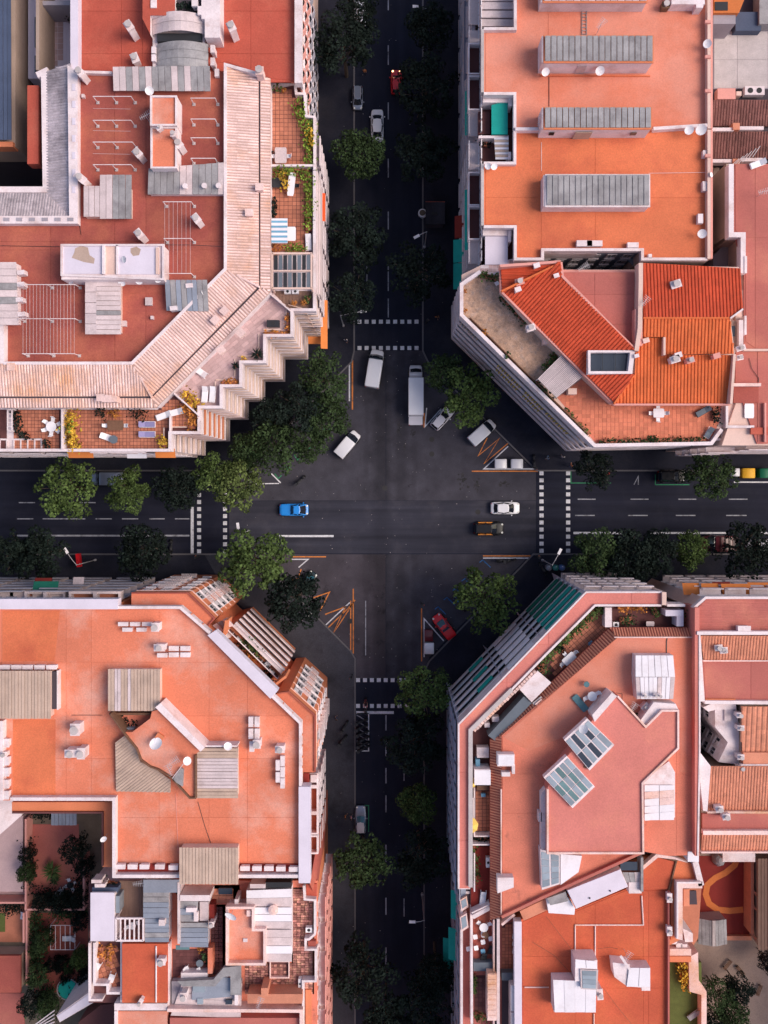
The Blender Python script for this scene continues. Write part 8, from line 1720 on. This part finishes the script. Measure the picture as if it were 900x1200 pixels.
slab(D3, 'pink_coping', [(792,1033),(823,1033),(823,1041),(800,1041),(800,1102),(792,1100)], Z5+1.0, Z5-.3, 'tile_pink'); para(D3, [(822,1034.5),(794,1034.5),(794,1100)], .2, Z5+1.4, Z5+.9, 'white_wall', name='ledge')
s = slab(D3, 'lilac_roof_house', [(664,1043),(727,1018),(736,1039),(675,1065)], Z5+2.2, Z5, 'white_wall'); slab(s, 'roof', [(665,1043.5),(726.5,1019),(735.5,1039),(675,1064)], Z5+2.35, Z5+2.19, 'lilac_wall')
for x, y in ((691,1052.5),(715,1044)): p = W(x,y,Z5+2.4); m = MB(); m.cyl((p.x,p.y,Z5+2.35), .1, .12, 8); m.build('roof_outlet', 'dark_plastic', s)
slab(D3, 'grey_house', [(640,1054),(660,1044),(674,1065),(673,1072),(643,1070)], Z5+1.6, Z5, 'sheet_white'); slab(D3, 'grey_gable', [(641,1053),(663,1045),(666,1056),(645,1061)], Z5+2.0, Z5+1.5, 'sheet_grey')
bx(D3, 'light_shaft', 727, 1010, 747, 1020, Z5+1.5, Z5+1.4, 'glass'); strips(D3, 'step_roof', [(729,1022,Z5+1.4),(750,1022,Z5+1.4),(750,1034,Z5+1.2),(733,1034,Z5+1.2)], 3, ['sheet_pink','sheet_grey']); bx(D3, 'white_wall', 737, 1034, 752, 1047, Z5+1.3, Z5, 'white_wall'); para(D3, [(752.5,1005),(752.5,1045)], .3, Z5+1.8, Z5, 'sheet_grey', name='party_wall')
for q in ([(674,1084),(754,1084),(752,1050)], [(674,1084),(674,1119)], [(697.5,1085),(697.5,1122)], [(615,1157),(643,1157)], [(696,1188),(696,1300)]): cable(D3, q, Z5+.15, 'tile_pink', .09, 'pipe')
for q in ([(700,1112),(715,1110),(724,1112)], [(640,1074),(674,1118),(676,1156)], [(624,1104),(650,1120),(672,1144)], [(705,1155),(722,1178),(740,1200)]): cable(D3, q, Z5+.5, 'wicker', .02)
s = bx(D3, 'white_roof_box', 649, 1150, 698, 1186, Z5+2.0, Z5, 'white_wall'); strips(s, 'roof_sheet', [(648,1148,Z5+2.1),(699,1150,Z5+2.1),(698,1186,Z5+2.2),(650,1186,Z5+2.2)], 4, ['sheet_white'], gap=.02); s = bx(D3, 'white_roof_box', 674, 1125, 700, 1150, Z5+2.5, Z5, 'white_wall'); strips(s, 'roof_sheet', [(674,1124,Z5+2.6),(698,1126,Z5+2.6),(700,1135,Z5+2.6),(674,1134,Z5+2.6)], 2, ['sheet_white']); skylight(s, [(680,1136),(701,1137),(700,1160),(681,1159)], Z5+2.2, .5, 1, 'sheet_pink', ('glass_blue',), split=4)
s = slab(D3, 'white_roof_box', [(718,1128),(738,1130),(738,1134),(762,1134),(762,1158),(735,1156),(720,1145)], Z5+1.8, Z5, 'white_wall'); strips(s, 'roof_sheet', [(737,1134,Z5+1.95),(762,1134,Z5+1.95),(762,1156,Z5+1.9),(734,1156,Z5+1.9)], 2, ['sheet_white']); bx(s, 'ledge', 752, 1157, 762, 1161, Z5+1.2, Z5, 'white_wall'); m = MB(); m.bar(W(727,1120,Z5+2.4), W(738,1136,Z5+2.4), .3, .1); m.build('plank', 'white_wall', D3)
chimney(D3, 703, 1165, Z5, 1.8, .6, 1.2, .1); chimney(D3, 784.5, 1052, Z5+.3, .7, .5, 1.0); chimney(D3, 784.5, 1091, Z5+.3, .7, .5, 1.0); antenna(D3, 736, 1122, Z5, 2, 1)
para(D3, [(783.8,1044),(783.8,1400)], .2, Z5+.6, Z5-.2, 'roof_pinkbrown'); para(D3, [(607,1080),(608,1400)], .9, Z5+.8, Z5-.3, 'lilac_wall', name='party_wall'); slab(D3, 'coral_verge', [(609,1068),(640,1053),(643,1066),(614,1079)], Z5+.9, Z5, 'tile_clay')
# narrow terraces to the west
ZL = 18.5
D4 = building('apartment_block', 'narrow building beside the bottom street with teal awnings and cluttered brown terraces', 'building', 570, 1150)
slab(D4, 'wall', [(547,1066),(577,1064),(577,1080),(604,1076),(604,1400),(547,1400)], ZL-.2, 0, 'beige_wall'); slab(D4, 'terrace_slab', [(541,1044),(551,1044),(551,1062),(604,1074),(604,1400),(541,1400)], ZL, ZL-.25, 'roof_pinkbrown')
tiles(D4, [(588,1084),(601,1080),(601,1138),(588,1138)], ZL+.02, 0, .42, 'floor_terracotta', base='floor_dark'); bx(D4, 'dark_passage', 588, 1140, 598, 1400, ZL+.1, ZL, 'dark_wall'); bx(D4, 'white_annex', 598.5, 1155, 606, 1185, Z5+.3, ZL, 'white_wall'); bx(D4, 'white_annex', 598.5, 1187, 606, 1260, Z5+.3, ZL, 'white_wall'); bx(D4, 'dark_rail', 588, 1140, 605, 1149, ZL+1, ZL, 'cloth_grey')
para(D4, [(584,1077),(584,1400)], .35, ZL+1.9, ZL, 'sheet_pink', name='party_wall'); para(D4, [(579,1078),(579,1400)], .2, ZL+1.6, ZL, 'tile_pink', name='party_wall'); s = bx(D4, 'tiled_cover', 571, 1141, 582, 1196, ZL+2.2, ZL, 'tile_pink')
for k in range(9): bx(s, 'roof_tile', 571.5, 1142+6*k, 581.5, 1147+6*k, ZL+2.26, ZL+2.1, 'tile_pink')
para(D4, [(554,1075),(574,1064)], .5, ZL+2.4, ZL, 'white_wall', name='terrace_divider'); para(D4, [(588,1084),(603,1072)], .3, ZL+1.9, ZL, 'tile_pink', name='terrace_divider')
slab(D4, 'floor_brown', [(555,1078),(577,1068),(577,1130),(555,1136)], ZL+.05, ZL-.02, 'roof_brown'); bx(D4, 'bench_rail', 555, 1128, 579, 1138, ZL+1, ZL, 'cloth_grey'); tiles(D4, [(556,1143),(570,1143),(570,1188),(556,1188)], ZL+.02, 0, .5, 'tile_dark', base='floor_dark')
table('large white round table on the cluttered brown terrace', 567, 1087, ZL, 1.1, None, 0, 'white_plastic', 3, short='large white table on the cluttered terrace'); table('dark round table on the cluttered brown terrace', 569, 1096, ZL, .9, None, 0, 'wicker')
for x, y, m_, lb in ((558,1111,'white_plastic','white stool at the lower left of the cluttered terrace'),(566,1104,'white_plastic','white stool in the middle of the cluttered terrace'),(575,1100,'white_plastic','white stool at the right of the cluttered terrace'),(566,1115,'cloth_blue','light blue stool on the cluttered terrace'),(557,1098,'cloth_white','pale stool by the left rail of the cluttered terrace'),(549,1112,'white_plastic','white box stool outside the rail of the cluttered terrace')): table(lb, x, y, ZL, .55, .6, 10, m_, h=.5)
for x, y, lb in ((567,1121,'black motorbike style cover at the lower end of the cluttered terrace'),(576,1112,'black covered seat at the right of the cluttered terrace')): lounger(lb, x, y, ZL, 80, 'dark_plastic', 'dark_plastic', L=1.3)
for x, y, lb in ((602,1096,'upper white chair on the long tiled terrace strip'),(602,1104,'second white chair on the long tiled terrace strip'),(602,1113,'third white chair on the long tiled terrace strip'),(604,1132,'lowest white chair on the long tiled terrace strip')): chair(lb, W(x,y,ZL).x, W(x,y,ZL).y, ZL, 3.1, 'white_plastic')
hedge('planter of green shrubs at the bottom of the narrow building', [(557,1192),(570,1196)], ZL, .9, .9, 'leaf_lit'); hedge('thin green climbers left of the dark tiled terrace', [(556,1145),(556,1165)], ZL, .5, .9, 'leaf_a')
for q in ([(541,1044),(541,1400)], [(552.5,1044),(553,1200)], [(541,1046),(552,1046)]): para(D4, q, .3, ZL+1.3, ZL-.4, 'white_wall', name='balcony_wall')
for y0, y1 in ((1050,1068),(1070,1092)): s = slab(D4, 'glazed_bay', [(539,y0+5),(547,y0),(549,y1-5),(541,y1)], ZL+1.9, ZL-3, 'tile_pink'); slab(s, 'pane', [(540.5,y0+6),(546,y0+3),(547.5,y1-7),(542,y1-3)], ZL+1.95, ZL+1.8, 'glass_blue')
facade(D4, [(545,1044),(545,1400)], ZL, ZL-.5, 24, z0=4.2, fh=3.0, depth=.7, slabm='balc_grey', railm='balc_grey', rail='solid', split=10)
for y0, y1, z, o in ((1065,1100,14,1.2),(1120,1160,12,1.4),(1150,1190,8.5,1.9)): awning(D4, [(543,y0),(543,y1)], z, .7, o, 'cloth_teal', zref=ZL)
# ---------------- inner courtyard ----------------
GZ = 3.5
def st(name, pts, z, mat, z0=-.2): o = slab(None, name, pts, z, z0, mat); o['kind'] = 'structure'; return o
st('courtyard_ground', [(786,1000),(1100,1000),(1100,1400),(786,1400)], GZ, 'sand'); st('playground_surface', [(800,1003),(880,1003),(880,1099),(800,1099)], GZ+.05, 'court_red', GZ-.1)
cp = [(865,1003),(861,1014),(850,1023),(838,1029),(829,1037),(827,1048),(831,1059),(841,1066),(855,1067.5),(871,1066)]
o = para(None, cp, .85, GZ+.075, GZ, 'court_line', name='painted_curve'); o['kind'] = 'structure'
sh = building('playground_shed', 'grey pitched shed at the lower corner of the red playground', 'shed', 835, 1092); slab(sh, 'wall', [(820,1079),(850,1077),(851,1105),(819,1106)], GZ+2.4, GZ, 'grey_wall')
for q, n_ in (([(818,1076,GZ+2.5),(835,1079,GZ+3.1),(836,1109,GZ+3.1),(818,1106,GZ+2.5)],1),([(838,1079,GZ+3.1),(851,1077,GZ+2.5),(852,1106,GZ+2.5),(839,1109,GZ+3.1)],1)): strips(sh, 'roof_sheet', q, 4, ['sheet_grey'], gap=.03)
bx(sh, 'ridge', 835, 1079, 838.5, 1109, GZ+3.25, GZ+3, 'concrete')
RH = building('ribbed_hall', 'dark ribbed hall roof at the right edge beside the playground', 'building', 920, 1060); slab(RH, 'wall', [(890,1010),(1100,1010),(1100,1110),(890,1110)], 7, 0, 'beige_wall'); strips(RH, 'roof_sheet', [(888,1006,7.5),(1000,1006,7.5),(1000,1113,7.5),(888,1113,7.5)], 30, ['wood_deck','tile_dark','wood_deck'], gap=.06)
FN = building('orange_fence', 'orange playground wall with slanted struts left of the ribbed hall', 'fence', 882, 1050); bx(FN, 'wall_segment', 880, 1010, 883.5, 1095, GZ+2.6, GZ, 'tile_clay')
for y in (1042,1060,1095): m = MB(); m.bar(W(881,y,GZ+2.4), W(887,y+7,GZ+2.4), .3); m.build('strut', 'tile_clay', FN)
bx(FN, 'low_wall', 851, 1097, 881, 1102, GZ+.6, GZ, 'tile_clay'); PC = building('playground_canopy', 'white flat canopy at the upper edge of the red playground', 'canopy', 866, 1004); bx(PC, 'roof', 847, 998, 885, 1010, 8, 7.8, 'white_wall')
for x, y in ((849,1008),(883,1008)): p = W(x,y,7.8); m = MB(); m.bar((p.x,p.y,GZ),(p.x,p.y,7.9), .2); m.build('post', 'metal', PC)
p = W(846, 1010, 5); t = thing('play_tent', 'crumpled pale cover beside the white playground canopy', 'cover', (p.x, p.y, GZ+.05)); m = MB(); m.ball((0,0,0), 1.0,1.2,1.3,7,4,0.0); lobj('sheet', m, 'sheet_grey', t)
st('terrace_lawn', [(785,1128),(822,1128),(826,1400),(785,1400)], 12.5, 'turf'); D5 = building('garden_terrace', 'cream walled lawn terrace with a yellow hedge left of the sandy yard', 'terrace', 803, 1150)
slab(D5, 'cream_wall', [(807,1122),(818,1116),(819,1150),(828,1162),(828,1400),(822,1400),(822,1166),(808,1162)], 14, 0, 'tile_pink'); slab(D5, 'terrace_roof', [(785,1112),(810,1112),(810,1127),(785,1127)], 17.5, 12, 'tile_pink'); slab(D5, 'terrace_roof_edge', [(785,1121),(810,1121),(810,1127.5),(785,1127.5)], 17.7, 16, 'orange_wall')
slab(D5, 'stair_wall', [(801,1042),(808,1042),(808,1062),(801,1062)], 18, 0, 'tile_clay'); slab(D5, 'inner_patio', [(800,1041),(822,1041),(818,1100),(810,1112),(800,1104)], 10, 0, 'floor_terracotta'); slab(D5, 'dark_shaft', [(808,1044),(816,1044),(817,1060),(808,1060)], 10.2, 9.9, 'dark_wall'); slab(D5, 'white_steps', [(800,1088),(812,1094),(812,1104),(803,1104)], 16, 9, 'white_wall')
hedge('yellow hedge on the lawn terrace wall', [(800,1131),(803,1148),(806,1160)], 12.6, .9, 1.3, 'leaf_yellow', dens=70); lounger('grey lounger at the bottom of the lawn terrace', 814, 1189, 12.6, 35, 'metal', 'sheet_grey'); vents(D5, [(790,1104),(796,1108),(802,1109)], 16, 1.2, 7, 5)
for i, (x, y, r_, h_, m_, lb) in enumerate(((842,1165,2.6,4.5,'leaf_b','bushy tree left of the two in the sandy yard'),(866,1158,2.2,4.5,'leaf_dark_shade','tree right of the other in the sandy yard'),(858,1190,2.6,5,'leaf_b','tree at the bottom of the sandy yard'),(838,1192,2.2,4,'leaf_dark_shade','dark tree at the bottom left of the sandy yard'),(899,1126,1.6,3.5,'black','round black shrub at the right edge of the yard'))):
    bush(lb, x, y, r_, h_, m_, GZ, i)
for x, y, a, lb in ((853,1131,50,'left dark bench in the sandy yard'),(868,1138,-50,'right dark bench in the sandy yard'),(890,1161,70,'thin dark bench at the right of the sandy yard')):
    p = W(x, y, GZ+.5); t = thing('bench', lb, 'bench', (p.x, p.y, GZ+.02), R(a), 'benches in the yard')
    for k in range(3): m = MB(); m.bar((-.8,-.18+.18*k,.45),(.8,-.18+.18*k,.45), .12, .04); lobj('slat', m, 'wicker', t)
    for s_ in (-1,1): m = MB(); m.box((s_*.6,0,0), .08,.4,.44); lobj('leg', m, 'iron', t)
# filler blocks just outside the frame
for nm, lb, q, z, m_ in (('apartment_block','plain red roofed block beyond the right edge of the upper street',[(1102,-160),(1330,-160),(1330,525),(1102,525)],23,'roof_brown'),('apartment_block','plain red roofed block beyond the right edge of the lower street',[(1102,701),(1330,701),(1330,1400),(1102,1400)],22,'roof_rose')):
    b = building(nm, lb, 'building', *q[0]); slab(b, 'wall', q, z-.3, 0, 'cream_wall'); slab(b, 'roof', q, z, z-.3, m_)
